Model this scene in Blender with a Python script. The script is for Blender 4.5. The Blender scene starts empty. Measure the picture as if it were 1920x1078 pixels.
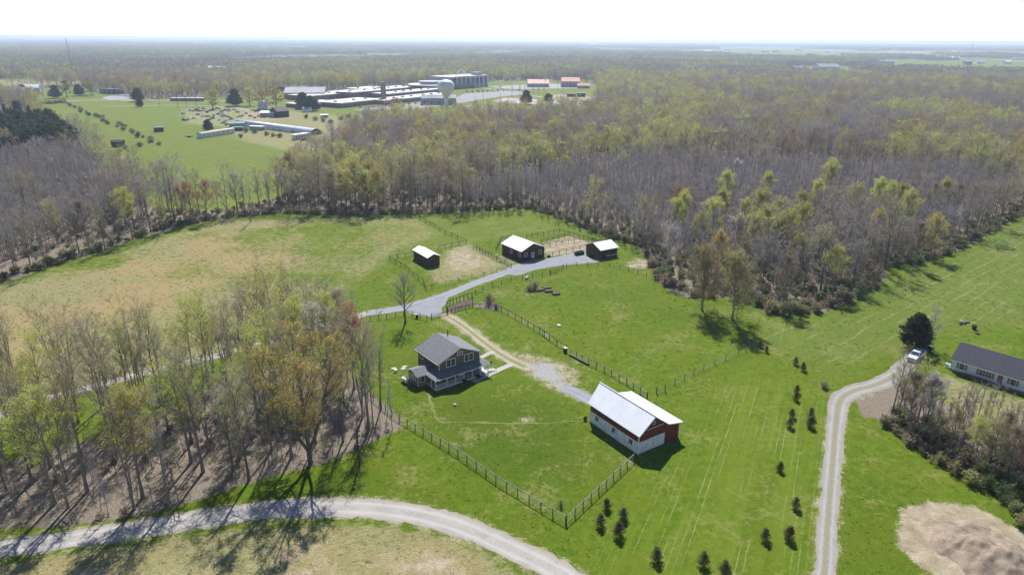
import bpy, math, random
import numpy as np
R = math.radians
scene = bpy.context.scene
# ------------------------------------------------------------------ camera, sky, sun, exposure
FPX, CAM_H, HOR_Y, ROLL = 1280.0, 65.0, 73.0, 0.0059
PITCH = math.atan((539 - HOR_Y) / FPX)
cam_d = bpy.data.cameras.new('camera'); cam = bpy.data.objects.new('camera', cam_d)
scene.collection.objects.link(cam); scene.camera = cam
cam_d.sensor_fit = 'HORIZONTAL'; cam_d.sensor_width = 36.0; cam_d.lens = 36.0 * FPX / 1920.0
cam_d.clip_start = 0.5; cam_d.clip_end = 60000
cam.location = (0, 0, CAM_H)
from mathutils import Matrix, Vector
cam.rotation_euler = (Matrix.Rotation(R(90) - PITCH, 3, 'X') @ Matrix.Rotation(ROLL, 3, 'Z')).to_euler()
SUN_EL, SUN_AZ = R(46), R(0.0)
world = bpy.data.worlds.new('World'); scene.world = world; world.use_nodes = True
wn = world.node_tree; wn.nodes.clear()
sky = wn.nodes.new('ShaderNodeTexSky'); sky.sky_type = 'NISHITA'; sky.sun_disc = False
sky.sun_elevation = SUN_EL; sky.sun_rotation = SUN_AZ; sky.altitude = 60; sky.air_density = 1.0; sky.dust_density = 0.4; sky.ozone_density = 1.0
bg = wn.nodes.new('ShaderNodeBackground'); bg.inputs['Strength'].default_value = 0.074
wo = wn.nodes.new('ShaderNodeOutputWorld')
hsv = wn.nodes.new('ShaderNodeHueSaturation'); hsv.inputs['Saturation'].default_value = 0.55
wtc = wn.nodes.new('ShaderNodeTexCoord'); wsx = wn.nodes.new('ShaderNodeSeparateXYZ'); wmr = wn.nodes.new('ShaderNodeMapRange'); wn.links.new(wtc.outputs['Generated'], wsx.inputs[0]); wn.links.new(wsx.outputs['Z'], wmr.inputs[0])
wmr.inputs[1].default_value = 0.02; wmr.inputs[2].default_value = 0.6; wmr.inputs[3].default_value = 0.02; wmr.inputs[4].default_value = 1.45; wn.links.new(wmr.outputs[0], hsv.inputs['Saturation'])
wn.links.new(sky.outputs[0], hsv.inputs['Color']); wtint = wn.nodes.new('ShaderNodeMix'); wtint.data_type = 'RGBA'; wtint.blend_type = 'MULTIPLY'; wtint.inputs[0].default_value = 1.0; wtint.inputs[7].default_value = (0.955, 0.985, 1.03, 1)
wn.links.new(hsv.outputs[0], wtint.inputs[6]); wn.links.new(wtint.outputs[2], bg.inputs['Color']); wn.links.new(bg.outputs[0], wo.inputs['Surface'])
sun_d = bpy.data.lights.new('sun', 'SUN'); sun_d.energy = 5.0; sun_d.angle = R(0.55); sun_d.color = (1.0, 0.97, 0.93)
sun = bpy.data.objects.new('sun', sun_d); scene.collection.objects.link(sun)
sd = Vector((math.sin(SUN_AZ) * math.cos(SUN_EL), math.cos(SUN_AZ) * math.cos(SUN_EL), math.sin(SUN_EL)))
sun.rotation_euler = sd.to_track_quat('Z', 'Y').to_euler()
scene.view_settings.view_transform = 'Standard'; scene.view_settings.look = 'None'
scene.view_settings.exposure = 0.66; scene.view_settings.gamma = 1.0
scene.render.engine = 'CYCLES'
cy = scene.cycles
cy.max_bounces = 5; cy.diffuse_bounces = 2; cy.glossy_bounces = 2; cy.transmission_bounces = 3; cy.volume_bounces = 0
cy.transparent_max_bounces = 6; cy.use_denoising = True; cy.use_adaptive_sampling = True; cy.adaptive_threshold = 0.025; cy.caustics_reflective = False; cy.caustics_refractive = False
try: cy.denoiser = 'OPENIMAGEDENOISE'
except Exception: pass

# ------------------------------------------------------------------ helpers
C = scene.collection
cP, sP, cR, sR = math.cos(PITCH), math.sin(PITCH), math.cos(ROLL), math.sin(ROLL)
def G(x, y, z=0.0):
    """ground position of what the photograph shows at (x, y), standing z metres up"""
    u, v = x - 960.0, y - 539.0
    u, v = cR * u + sR * v, -sR * u + cR * v
    fw = FPX * cP - v * sP; dn = FPX * sP + v * cP
    t = (CAM_H - z) / dn
    return np.array([u * t, fw * t])
def GP(pts): return np.array([G(*p) for p in pts])
def PJ(P):
    X, Y = P[:, 0], P[:, 1]
    fw = np.maximum(Y * cP + CAM_H * sP, 1e-3); dn = -Y * sP + CAM_H * cP
    u, v = FPX * X / fw, FPX * dn / fw
    return np.stack([960 + cR * u - sR * v, 539 + sR * u + cR * v], 1)
def smooth(a, b, x):
    t = np.clip((x - a) / (b - a), 0, 1); return t * t * (3 - 2 * t)
def hash2(ix, iy, s):
    h = (ix.astype(np.int64) * 374761393 + iy.astype(np.int64) * 668265263 + s * 974711) & 0xffffffff
    h = ((h ^ (h >> 13)) * 1274126177) & 0xffffffff
    return ((h ^ (h >> 16)) & 0xffff) / 65535.0
def vnoise(P, scale, seed=0, octs=3):
    out = np.zeros(len(P)); amp = 1.0; tot = 0.0
    for o in range(octs):
        x, y = P[:, 0] / scale + 31.7 * o, P[:, 1] / scale - 17.3 * o
        ix, iy = np.floor(x), np.floor(y); fx, fy = x - ix, y - iy
        fx, fy = fx * fx * (3 - 2 * fx), fy * fy * (3 - 2 * fy)
        a, b = hash2(ix, iy, seed + o), hash2(ix + 1, iy, seed + o)
        c, d = hash2(ix, iy + 1, seed + o), hash2(ix + 1, iy + 1, seed + o)
        out += amp * ((a * (1 - fx) + b * fx) * (1 - fy) + (c * (1 - fx) + d * fx) * fy)
        tot += amp; amp *= 0.5; scale *= 0.5
    return out / tot
def segdist(P, poly, closed=True):
    d = np.full(len(P), 1e9); n = len(poly)
    for i in range(n if closed else n - 1):
        a, b = poly[i], poly[(i + 1) % n]; ab = b - a
        t = np.clip(((P - a) @ ab) / max(ab @ ab, 1e-9), 0, 1)
        d = np.minimum(d, np.hypot(P[:, 0] - a[0] - t * ab[0], P[:, 1] - a[1] - t * ab[1]))
    return d
def inside(P, poly):
    r = np.zeros(len(P), bool); n = len(poly)
    for i in range(n):
        a, b = poly[i], poly[(i + 1) % n]
        if a[1] == b[1]: continue
        m = ((a[1] > P[:, 1]) != (b[1] > P[:, 1])) & (P[:, 0] < (b[0] - a[0]) * (P[:, 1] - a[1]) / (b[1] - a[1]) + a[0])
        r ^= m
    return r
def sdist(P, poly):
    d = segdist(P, poly); return np.where(inside(P, poly), d, -d)
def near(P, poly, pad):
    lo, hi = poly.min(0) - pad, poly.max(0) + pad
    return np.nonzero((P[:, 0] > lo[0]) & (P[:, 0] < hi[0]) & (P[:, 1] > lo[1]) & (P[:, 1] < hi[1]))[0]
def softpoly(P, px, w=2.0):
    poly = GP(px); i = near(P, poly, w); r = np.zeros(len(P)); r[i] = smooth(-w, w, sdist(P[i], poly)); return r
def softline(P, px, r, w=1.0):
    poly = GP(px); i = near(P, poly, r + w); o = np.zeros(len(P)); o[i] = 1 - smooth(r - w, r + w, segdist(P[i], poly, False)); return o

# ------------------------------------------------------------------ materials
MATS = {}
def new_mat(name):
    m = bpy.data.materials.new(name); m.use_nodes = True; nt = m.node_tree; nt.nodes.clear()
    out = nt.nodes.new('ShaderNodeOutputMaterial'); b = nt.nodes.new('ShaderNodeBsdfPrincipled')
    nt.links.new(b.outputs[0], out.inputs['Surface']); MATS[name] = m
    return m, nt, b, out
def N(nt, t, **kw):
    n = nt.nodes.new(t)
    for k, v in kw.items():
        if k in n.inputs: n.inputs[k].default_value = v
        else: setattr(n, k, v)
    return n
def mixc(nt, fac, a, b, blend='MIX'):
    n = nt.nodes.new('ShaderNodeMix'); n.data_type = 'RGBA'; n.blend_type = blend
    for s, v in ((n.inputs[0], fac), (n.inputs[6], a), (n.inputs[7], b)):
        if hasattr(v, 'is_output'): nt.links.new(v, s)
        else: s.default_value = v if not isinstance(v, tuple) else (*v, 1)
    return n.outputs[2]
def math_(nt, op, a, b=None, clamp=False):
    n = nt.nodes.new('ShaderNodeMath'); n.operation = op; n.use_clamp = clamp
    for s, v in ((n.inputs[0], a), (n.inputs[1], b)):
        if v is None: continue
        if hasattr(v, 'is_output'): nt.links.new(v, s)
        else: s.default_value = v
    return n.outputs[0]
def ramp(nt, x, lo, hi):
    n = nt.nodes.new('ShaderNodeMapRange'); n.interpolation_type = 'SMOOTHSTEP'
    nt.links.new(x, n.inputs[0]); n.inputs[1].default_value = lo; n.inputs[2].default_value = hi
    return n.outputs[0]
def noise_(nt, vec, scale, detail=3, rough=0.55):
    n = N(nt, 'ShaderNodeTexNoise', Scale=scale, Detail=detail, Roughness=rough)
    if vec is not None: nt.links.new(vec, n.inputs['Vector'])
    return n.outputs['Fac']
def mapped(nt, vec, scale, rotz=0.0):
    n = nt.nodes.new('ShaderNodeMapping'); n.vector_type = 'POINT'
    n.inputs['Scale'].default_value = scale; n.inputs['Rotation'].default_value = (0, 0, rotz)
    nt.links.new(vec, n.inputs['Vector']); return n.outputs[0]
def plain(name, col, rough=0.7, var=0.15, scale=1.5, metal=0.0, bump=0.0, spec=0.3, stain=None):
    m, nt, b, out = new_mat(name)
    tc = nt.nodes.new('ShaderNodeTexCoord')
    nz = noise_(nt, tc.outputs['Object'], scale, 5, 0.6)
    nz2 = noise_(nt, tc.outputs['Object'], scale * 9, 3, 0.6)
    f = math_(nt, 'ADD', math_(nt, 'MULTIPLY', nz, 0.65), math_(nt, 'MULTIPLY', nz2, 0.35))
    lo = tuple(c * (1 - 1.6 * var) for c in col); hi = tuple(min(1, c * (1 + 1.2 * var)) for c in col)
    c = mixc(nt, ramp(nt, f, 0.3, 0.7), lo, hi)
    if stain:
        sn = noise_(nt, mapped(nt, tc.outputs['Object'], (1.2, 1.2, 0.25)), 1.6, 4, 0.7)
        c = mixc(nt, math_(nt, 'MULTIPLY', ramp(nt, sn, 0.52, 0.75), stain[1]), c, stain[0])
    nt.links.new(c, b.inputs['Base Color']); b.inputs['Roughness'].default_value = rough
    b.inputs['Metallic'].default_value = metal; b.inputs['Specular IOR Level'].default_value = spec
    if bump:
        bp = N(nt, 'ShaderNodeBump', Strength=bump, Distance=0.05); nt.links.new(nz2, bp.inputs['Height']); nt.links.new(bp.outputs[0], b.inputs['Normal'])
    return m
def glass_mat(name, col=(0.02, 0.028, 0.035)):
    m, nt, b, out = new_mat(name)
    oi = nt.nodes.new('ShaderNodeObjectInfo')
    c = mixc(nt, oi.outputs['Random'], col, tuple(x * 2.2 for x in col))
    nt.links.new(c, b.inputs['Base Color']); b.inputs['Roughness'].default_value = 0.08; b.inputs['Specular IOR Level'].default_value = 0.6
    return m
def leaf_mat(name, col, var=0.35, hue=0.05):
    m, nt, b, out = new_mat(name)
    nt.nodes.remove(b)
    g = nt.nodes.new('ShaderNodeNewGeometry'); oi = nt.nodes.new('ShaderNodeObjectInfo')
    hs = nt.nodes.new('ShaderNodeHueSaturation'); hs.inputs['Color'].default_value = (*col, 1)
    v = math_(nt, 'ADD', math_(nt, 'MULTIPLY', g.outputs['Random Per Island'], var * 1.3), math_(nt, 'MULTIPLY', oi.outputs['Random'], var))
    nt.links.new(math_(nt, 'ADD', v, 1 - 1.1 * var), hs.inputs['Value'])
    nt.links.new(math_(nt, 'ADD', math_(nt, 'MULTIPLY', oi.outputs['Random'], hue), 0.5 - hue / 2), hs.inputs['Hue'])
    d = nt.nodes.new('ShaderNodeBsdfDiffuse'); t = nt.nodes.new('ShaderNodeBsdfTranslucent'); mx = nt.nodes.new('ShaderNodeMixShader')
    mx.inputs[0].default_value = 0.5
    for s in (d, t): nt.links.new(hs.outputs[0], s.inputs['Color'])
    nt.links.new(d.outputs[0], mx.inputs[1]); nt.links.new(t.outputs[0], mx.inputs[2]); nt.links.new(mx.outputs[0], out.inputs['Surface'])
    return m
def bark_mat(name, col, var=0.3):
    m, nt, b, out = new_mat(name)
    oi = nt.nodes.new('ShaderNodeObjectInfo'); tc = nt.nodes.new('ShaderNodeTexCoord')
    nz = noise_(nt, tc.outputs['Object'], 2.2, 4, 0.65)
    f = math_(nt, 'ADD', math_(nt, 'MULTIPLY', nz, 0.6), math_(nt, 'MULTIPLY', oi.outputs['Random'], 0.45))
    c = mixc(nt, f, tuple(x * (1 - var) for x in col), tuple(x * (1 + var) for x in col))
    nt.links.new(c, b.inputs['Base Color']); b.inputs['Roughness'].default_value = 0.9; b.inputs['Specular IOR Level'].default_value = 0.1
    return m

# ------------------------------------------------------------------ mesh building
def mesh_quads(name, V, F, mats, midx=None, smooth_=False):
    """V n*3, F m*4 (or m*3) arrays"""
    me = bpy.data.meshes.new(name); V = np.asarray(V, np.float32); F = np.asarray(F, np.int32); k = F.shape[1]
    me.vertices.add(len(V)); me.vertices.foreach_set('co', V.ravel())
    me.loops.add(F.size); me.loops.foreach_set('vertex_index', F.ravel())
    me.polygons.add(len(F)); me.polygons.foreach_set('loop_start', np.arange(0, F.size, k, dtype=np.int32))
    try: me.polygons.foreach_set('loop_total', np.full(len(F), k, np.int32))
    except Exception: pass
    for m in mats: me.materials.append(m)
    if midx is not None: me.polygons.foreach_set('material_index', np.asarray(midx, np.int32))
    if smooth_: me.polygons.foreach_set('use_smooth', np.ones(len(F), bool))
    me.update(calc_edges=True); me.validate()
    return me
class MB:
    def __init__(s): s.v = []; s.f = []
    def add(s, v, f):
        o = len(s.v); s.v += [tuple(map(float, p)) for p in v]; s.f += [tuple(i + o for i in q) for q in f]; return s
    def box(s, lo, hi):
        x0, y0, z0 = (min(a, b) for a, b in zip(lo, hi)); x1, y1, z1 = (max(a, b) for a, b in zip(lo, hi))
        return s.add([(x0, y0, z0), (x1, y0, z0), (x1, y1, z0), (x0, y1, z0), (x0, y0, z1), (x1, y0, z1), (x1, y1, z1), (x0, y1, z1)],
                     [(0, 3, 2, 1), (4, 5, 6, 7), (0, 1, 5, 4), (1, 2, 6, 5), (2, 3, 7, 6), (3, 0, 4, 7)])
    def obox(s, c, sx, sy, sz, rz=0.0, z0=0.0):
        co, si = math.cos(rz), math.sin(rz); v = []
        for z in (z0, z0 + sz):
            for a, b in ((-1, -1), (1, -1), (1, 1), (-1, 1)):
                x, y = a * sx / 2, b * sy / 2; v.append((c[0] + co * x - si * y, c[1] + si * x + co * y, z))
        return s.add(v, [(0, 3, 2, 1), (4, 5, 6, 7), (0, 1, 5, 4), (1, 2, 6, 5), (2, 3, 7, 6), (3, 0, 4, 7)])
    def prism(s, poly, axis, a, b):
        """polygon in the plane across axis, extruded from a to b"""
        n = len(poly)
        def pt(p, t): return {'x': (t, p[0], p[1]), 'y': (p[0], t, p[1]), 'z': (p[0], p[1], t)}[axis]
        return s.add([pt(p, a) for p in poly] + [pt(p, b) for p in poly],
                     [tuple(range(n))[::-1], tuple(range(n, 2 * n))] + [(i, (i + 1) % n, n + (i + 1) % n, n + i) for i in range(n)])
    def slab(s, quad, t):
        """quad of four 3-D points thickened downwards by t"""
        q = [tuple(p) for p in quad]; w = [(p[0], p[1], p[2] - t) for p in q]; n = len(q)
        return s.add(q + w, [tuple(range(n)), tuple(range(n, 2 * n))[::-1]] + [(i, n + i, n + (i + 1) % n, (i + 1) % n) for i in range(n)])
    def tube(s, pts, r, k=6, cap=True):
        pts = [np.array(p, float) for p in pts]; rs = r if isinstance(r, (list, tuple)) else [r] * len(pts); V = []; F = []
        for i, p in enumerate(pts):
            d = pts[min(i + 1, len(pts) - 1)] - pts[max(i - 1, 0)]; d /= max(np.linalg.norm(d), 1e-9)
            a = np.cross(d, (0, 0, 1) if abs(d[2]) < .9 else (1, 0, 0)); a /= np.linalg.norm(a); b = np.cross(d, a)
            for j in range(k):
                t = 2 * math.pi * j / k; V.append(p + rs[i] * (a * math.cos(t) + b * math.sin(t)))
        for i in range(len(pts) - 1):
            for j in range(k): F.append((i * k + j, i * k + (j + 1) % k, (i + 1) * k + (j + 1) % k, (i + 1) * k + j))
        if cap: F += [tuple(range(k))[::-1], tuple(range((len(pts) - 1) * k, len(pts) * k))]
        return s.add(V, F)
    def lathe(s, prof, k=20, c=(0, 0)):
        V = []; F = []
        for r, z in prof:
            for j in range(k): t = 2 * math.pi * j / k; V.append((c[0] + r * math.cos(t), c[1] + r * math.sin(t), z))
        for i in range(len(prof) - 1):
            for j in range(k): F.append((i * k + j, i * k + (j + 1) % k, (i + 1) * k + (j + 1) % k, (i + 1) * k + j))
        F += [tuple(range(k))[::-1], tuple(range((len(prof) - 1) * k, len(prof) * k))]
        return s.add(V, F)
    def mesh(s, name, mat):
        me = bpy.data.meshes.new(name); me.from_pydata(s.v, [], s.f); me.materials.append(MATS[mat] if isinstance(mat, str) else mat); me.update(); return me
    def build(s, name, mat, parent=None, smooth_=False, loc=None, rz=0.0):
        me = s.mesh(name, mat)
        if smooth_: me.polygons.foreach_set('use_smooth', np.ones(len(me.polygons), bool))
        return place(name, me, parent, loc, rz)
def place(name, me, parent=None, loc=None, rz=0.0, scale=None):
    o = bpy.data.objects.new(name, me); C.objects.link(o); o.parent = parent
    if loc is not None: o.location = loc
    if rz: o.rotation_euler = (0, 0, rz)
    if scale is not None: o.scale = scale
    return o
def tag(o, label=None, cat=None, group=None, kind=None):
    for k, v in (('label', label), ('category', cat), ('group', group), ('kind', kind)):
        if v: o[k] = v
    return o
def thing(name, label, cat, loc=(0, 0, 0), rz=0.0, group=None):
    return tag(place(name, None, None, (loc[0], loc[1], loc[2] if len(loc) > 2 else 0.0), rz), label, cat, group)
def copy_tree(o, parent=None):
    c = o.copy(); C.objects.link(c); c.parent = parent
    for ch in list(o.children): copy_tree(ch, c)
    return c
ORD = 'first second third fourth fifth sixth seventh eighth ninth tenth eleventh twelfth thirteenth fourteenth fifteenth sixteenth seventeenth eighteenth nineteenth twentieth'.split()
TENS = {20: 'twenty', 30: 'thirty', 40: 'forty', 50: 'fifty', 60: 'sixty', 70: 'seventy'}
def ordw(i):
    n = i + 1
    if n <= 20: return ORD[i]
    if n % 10 == 0: return {30: 'thirtieth', 40: 'fortieth', 50: 'fiftieth', 60: 'sixtieth', 70: 'seventieth'}[n]
    return TENS[n // 10 * 10] + '-' + ORD[n % 10 - 1]
# ------------------------------------------------------------------ palette
plain('roof_shingle', (0.165, 0.165, 0.178), 0.85, 0.22, 2.5, bump=0.3)
plain('roof_shingle_blue', (0.055, 0.057, 0.072), 0.85, 0.2, 2.5, bump=0.3)
plain('white_metal', (0.85, 0.855, 0.865), 0.45, 0.05, 0.5, spec=0.4, stain=((0.52, 0.5, 0.47), 0.18))
plain('white_paint', (0.72, 0.72, 0.70), 0.55, 0.06, 2.0, stain=((0.45, 0.43, 0.4), 0.25))
plain('block_white', (0.74, 0.75, 0.77), 0.8, 0.14, 1.6, bump=0.3, stain=((0.30, 0.28, 0.26), 0.6))
plain('barn_red', (0.175, 0.036, 0.024), 0.75, 0.18, 1.2, stain=((0.06, 0.02, 0.015), 0.5))
plain('siding_brown', (0.165, 0.132, 0.10), 0.8, 0.12, 1.0, stain=((0.08, 0.06, 0.045), 0.4))
plain('stable_brown', (0.075, 0.042, 0.032), 0.8, 0.2, 1.0, stain=((0.03, 0.02, 0.016), 0.5))
plain('vinyl_white', (0.66, 0.69, 0.74), 0.6, 0.06, 1.0, stain=((0.5, 0.5, 0.5), 0.2))
plain('shutter_blue', (0.16, 0.23, 0.28), 0.6, 0.1, 2.0)
plain('foundation', (0.26, 0.25, 0.24), 0.9, 0.15, 2.0)
plain('porch_floor', (0.42, 0.42, 0.43), 0.7, 0.1, 2.0)
plain('concrete', (0.46, 0.43, 0.39), 0.9, 0.12, 1.2, bump=0.2)
plain('wood_weathered', (0.17, 0.145, 0.12), 0.9, 0.3, 2.0)
plain('wood_dark', (0.06, 0.05, 0.042), 0.9, 0.3, 2.0)
plain('wood_rail', (0.30, 0.27, 0.23), 0.9, 0.25, 2.0)
plain('wire', (0.22, 0.22, 0.21), 0.5, 0.1, 2.0, metal=0.4)
plain('black_plastic', (0.014, 0.014, 0.015), 0.5, 0.2, 2.0)
plain('tyre', (0.018, 0.018, 0.019), 0.85, 0.2, 2.0)
plain('alloy', (0.5, 0.5, 0.52), 0.35, 0.1, 2.0, metal=0.8)
plain('car_white', (0.78, 0.79, 0.8), 0.25, 0.03, 1.0, spec=0.5)
plain('car_blue', (0.03, 0.07, 0.22), 0.35, 0.2, 1.0, spec=0.5)
plain('car_grey', (0.25, 0.26, 0.27), 0.35, 0.2, 1.0, spec=0.5)
plain('car_red', (0.28, 0.03, 0.025), 0.35, 0.2, 1.0, spec=0.5)
plain('car_dark', (0.03, 0.032, 0.036), 0.35, 0.2, 1.0, spec=0.5)
plain('car_tan', (0.32, 0.25, 0.18), 0.5, 0.3, 1.0)
plain('flag_blue', (0.02, 0.03, 0.12), 0.8, 0.1, 3.0)
plain('green_roof', (0.05, 0.19, 0.17), 0.5, 0.15, 1.0)
plain('greenhouse_film', (0.62, 0.65, 0.67), 0.4, 0.1, 0.2, stain=((0.42, 0.43, 0.43), 0.5))
plain('brick_wall', (0.23, 0.135, 0.11), 0.85, 0.2, 0.6)
plain('flat_roof', (0.58, 0.55, 0.54), 0.8, 0.12, 0.05)
plain('roof_gray', (0.30, 0.31, 0.33), 0.8, 0.12, 0.1)
plain('red_roof', (0.52, 0.12, 0.065), 0.6, 0.12, 0.1)
plain('gray_wall', (0.32, 0.34, 0.37), 0.7, 0.1, 0.2)
plain('asphalt', (0.22, 0.215, 0.215), 0.9, 0.12, 0.06)
plain('tennis', (0.36, 0.27, 0.28), 0.9, 0.15, 0.05)
plain('tank_white', (0.78, 0.79, 0.8), 0.4, 0.05, 0.08, stain=((0.5, 0.46, 0.4), 0.15))
plain('soil', (0.25, 0.195, 0.14), 0.95, 0.3, 0.5, bump=1.0, stain=((.17, .14, .12), .5))
plain('bed_soil', (0.16, 0.12, 0.10), 0.95, 0.3, 2.0, bump=0.6)
plain('mulch', (0.12, 0.085, 0.07), 0.95, 0.4, 2.0, bump=0.6)
glass_mat('glass'); glass_mat('glass_office', (0.03, 0.06, 0.07)); glass_mat('windscreen', (0.03, 0.045, 0.06))

# ------------------------------------------------------------------ ground cover zones (outlines read off the photograph, laid on the ground plane)
Z_HOME = [(-700, 760), (-300, 625), (0, 528), (130, 488), (230, 455), (330, 425), (430, 408), (520, 400), (640, 404), (760, 400), (870, 397), (985, 391), (1050, 408), (1140, 443), (1205, 466),
          (1222, 500), (1240, 535), (1300, 556), (1400, 566), (1440, 586), (1510, 590), (1560, 570), (1635, 545), (1660, 505), (1760, 482), (1800, 466), (1870, 426), (1930, 396), (2200, 330), (2600, 300), (2800, 1400), (-1200, 1400)]
Z_LEFT = [(252, 378), (190, 303), (120, 262), (62, 200), (0, 194), (-200, 192), (-200, 172), (0, 163), (150, 164), (200, 176), (290, 186), (480, 180), (530, 174), (700, 167), (830, 159), (910, 152),
          (1110, 152), (1118, 165), (1130, 176), (1115, 190), (1190, 195), (1200, 200), (1100, 222), (1000, 238), (850, 246), (720, 250), (665, 268), (640, 292), (620, 305), (560, 335), (530, 372), (420, 396), (330, 399)]
Z_FAR = [[(-100, 165), (-100, 151), (0, 149), (180, 145), (250, 139), (450, 135), (455, 139), (280, 143), (265, 151), (150, 158), (0, 163)],
         [(660, 101), (810, 101), (830, 106), (700, 107)], [(1475, 136), (1560, 132), (1690, 138), (1690, 143), (1560, 146), (1480, 141)], [(380, 96), (570, 95.5), (560, 98), (400, 98.5)], [(1150, 99.5), (1260, 100), (1240, 103), (1160, 102.5)],
         [(1690, 110), (1790, 111), (1780, 113), (1700, 112)]]
Z_WOODLOT = [(-200, 900), (0, 868), (60, 850), (150, 830), (230, 810), (330, 760), (440, 700), (540, 680), (640, 690), (690, 735), (745, 780), (758, 800), (690, 832), (610, 868), (500, 896), (430, 918), (310, 957), (140, 985), (0, 990), (-200, 1010)]
Z_YOUNG = [[(862, 392), (985, 388), (1140, 438), (1215, 475), (1300, 525), (1400, 540), (1560, 545), (1640, 512), (1800, 452), (1905, 392), (1905, 352), (1760, 335), (1500, 318), (1250, 305), (1060, 325), (900, 365)],
           [(-300, 600), (-60, 520), (40, 488), (140, 455), (225, 410), (236, 378), (180, 312), (150, 292), (60, 300), (-200, 330), (-400, 400)]]
Z_PINE = [(-260, 330), (60, 300), (150, 292), (126, 268), (62, 222), (0, 216), (-220, 222)]
def clear_w(P, w=3.0):
    m = np.zeros(len(P))
    for z, ww in [(Z_HOME, w), (Z_LEFT, w)] + [(z, 6.0) for z in Z_FAR]: m = np.maximum(m, softpoly(P, z, ww))
    return m
LANE = [(-120, 812), (0, 778), (100, 745), (200, 718), (300, 692), (400, 668), (500, 642), (600, 612), (690, 587), (760, 576), (830, 556), (900, 528), (960, 508), (1020, 498), (1080, 490), (1118, 486)]
ROAD = [(-160, 1062), (0, 1028), (150, 1008), (300, 985), (420, 966), (520, 955), (620, 951), (700, 953), (780, 964), (860, 986), (940, 1020), (1020, 1058), (1080, 1092), (1150, 1140)]
DRIVE = [(1530, 1130), (1545, 1078), (1552, 980), (1560, 880), (1567, 800), (1575, 752), (1600, 733), (1640, 722), (1675, 706), (1700, 685), (1720, 668)]
TRACK = [(838, 592), (870, 612), (905, 640), (945, 668), (985, 688), (1020, 705), (1060, 728), (1105, 748)]
xs = np.concatenate([np.arange(-150, 171, 1.0)]); ys = np.concatenate([np.arange(52, 286, 1.0)])
def grow_axis(a, step, g, end):
    o = []; x = a
    while abs(x) < end:
        step *= g; x += step; o.append(x)
    return o
xs = np.array(sorted(grow_axis(-150, -1.0, 1.028, 26000)) + list(xs) + grow_axis(170, 1.0, 1.028, 26000))
ys = np.array([-300, -120, -30, 20, 40] + list(ys) + grow_axis(285, 1.0, 1.022, 32000))
gx, gy = np.meshgrid(xs, ys); P = np.stack([gx.ravel(), gy.ravel()], 1); nx, ny = len(xs), len(ys)
ii = (np.arange(ny - 1)[:, None] * nx + np.arange(nx - 1)[None, :]).ravel()
F = np.stack([ii, ii + 1, ii + nx + 1, ii + nx], 1)
n1, n2, n3 = vnoise(P, 26, 1), vnoise(P, 9, 5), vnoise(P, 60, 9)
A = {}
cw = clear_w(P + (np.stack([n2, vnoise(P, 8, 77)], 1) - .5) * 7)
litter = 1 - cw
litter = np.maximum(litter, softpoly(P, Z_WOODLOT, 2.0))
litter = np.maximum(litter, .85 * softpoly(P, [(1640, 730), (1700, 715), (1800, 770), (1940, 790), (1960, 960), (1900, 940), (1800, 880), (1690, 815), (1645, 790)], 2.0))
litter = np.maximum(litter, 1.0 * softpoly(P, [(1600, 745), (1660, 735), (1680, 775), (1620, 785)], 1.5))
fieldw = smooth(.545, .575, vnoise(P * np.array([[1, .55]]), 620, 71)) * smooth(1450, 1600, P[:, 1]); litter = litter * (1 - fieldw)
A['litter'] = litter
tan = softpoly(P, [(-400, 640), (0, 532), (270, 452), (420, 414), (640, 408), (775, 405), (830, 440), (745, 470), (690, 520), (600, 585), (480, 640), (300, 690), (100, 745), (0, 772), (-300, 850)], 5)
tan *= .3 + .7 * smooth(.32, .58, .55 * n1 + .45 * vnoise(P, 40, 33) + .12 * softpoly(P, [(-300, 700), (0, 545), (300, 450), (520, 470), (430, 560), (150, 640), (0, 680)], 12))
tan *= 1 - .5 * softpoly(P, [(540, 405), (790, 400), (840, 440), (745, 475), (690, 525), (600, 590), (480, 640), (560, 540)], 14)
tan = np.maximum(tan, softpoly(P, [(-200, 1400), (-200, 1085), (0, 1062), (200, 1030), (450, 992), (600, 985), (720, 985), (830, 1012), (930, 1055), (1010, 1100), (1000, 1400)], 2.5) * (1.05 + .35 * smooth(.35, .6, n2)))
tan = np.maximum(tan, .8 * softpoly(P, [(835, 470), (880, 455), (960, 500), (930, 512), (820, 535), (800, 520)], 3))
tan = np.maximum(tan, .95 * softpoly(P, [(470, 203), (590, 212), (700, 225), (690, 262), (630, 292), (540, 285), (440, 262), (420, 240)], 8) * (.5 + n1))
tan = np.maximum(tan, .35 * softpoly(P, Z_LEFT, 5) * smooth(.45, .7, vnoise(P, 70, 12)))
tan = np.maximum(tan, .8 * softpoly(P, Z_FAR[0], 6))
tan = np.maximum(tan, .85 * softpoly(P, [(1770, 700), (1900, 745), (1960, 760), (1960, 800), (1840, 790), (1740, 735)], 3))
tan = np.maximum(tan, .5 * softpoly(P, [(1600, 560), (1930, 420), (1930, 600), (1840, 620), (1740, 600)], 8) * n1)
tan = np.maximum(tan, fieldw * smooth(.45, .6, vnoise(P, 500, 88)))
A['tan'] = np.clip(tan, 0, 1.4)
A['pink'] = np.clip((.2 + .8 * smooth(.42, .60, vnoise(P, 24, 21))) * softpoly(P, [(-300, 660), (0, 545), (300, 450), (600, 410), (820, 420), (830, 450), (600, 480), (420, 560), (150, 650), (0, 690)], 8)
                    + .8 * softpoly(P, [(-200, 1400), (-200, 1095), (0, 1075), (200, 1045), (450, 1005), (620, 995), (720, 998), (830, 1025), (1000, 1110), (1000, 1400)], 3) * smooth(.35, .6, n2)
                    + softpoly(P, [(785, 428), (815, 428), (812, 442), (780, 440)], 2.5), 0, 1)
dirt = np.zeros(len(P))
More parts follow.
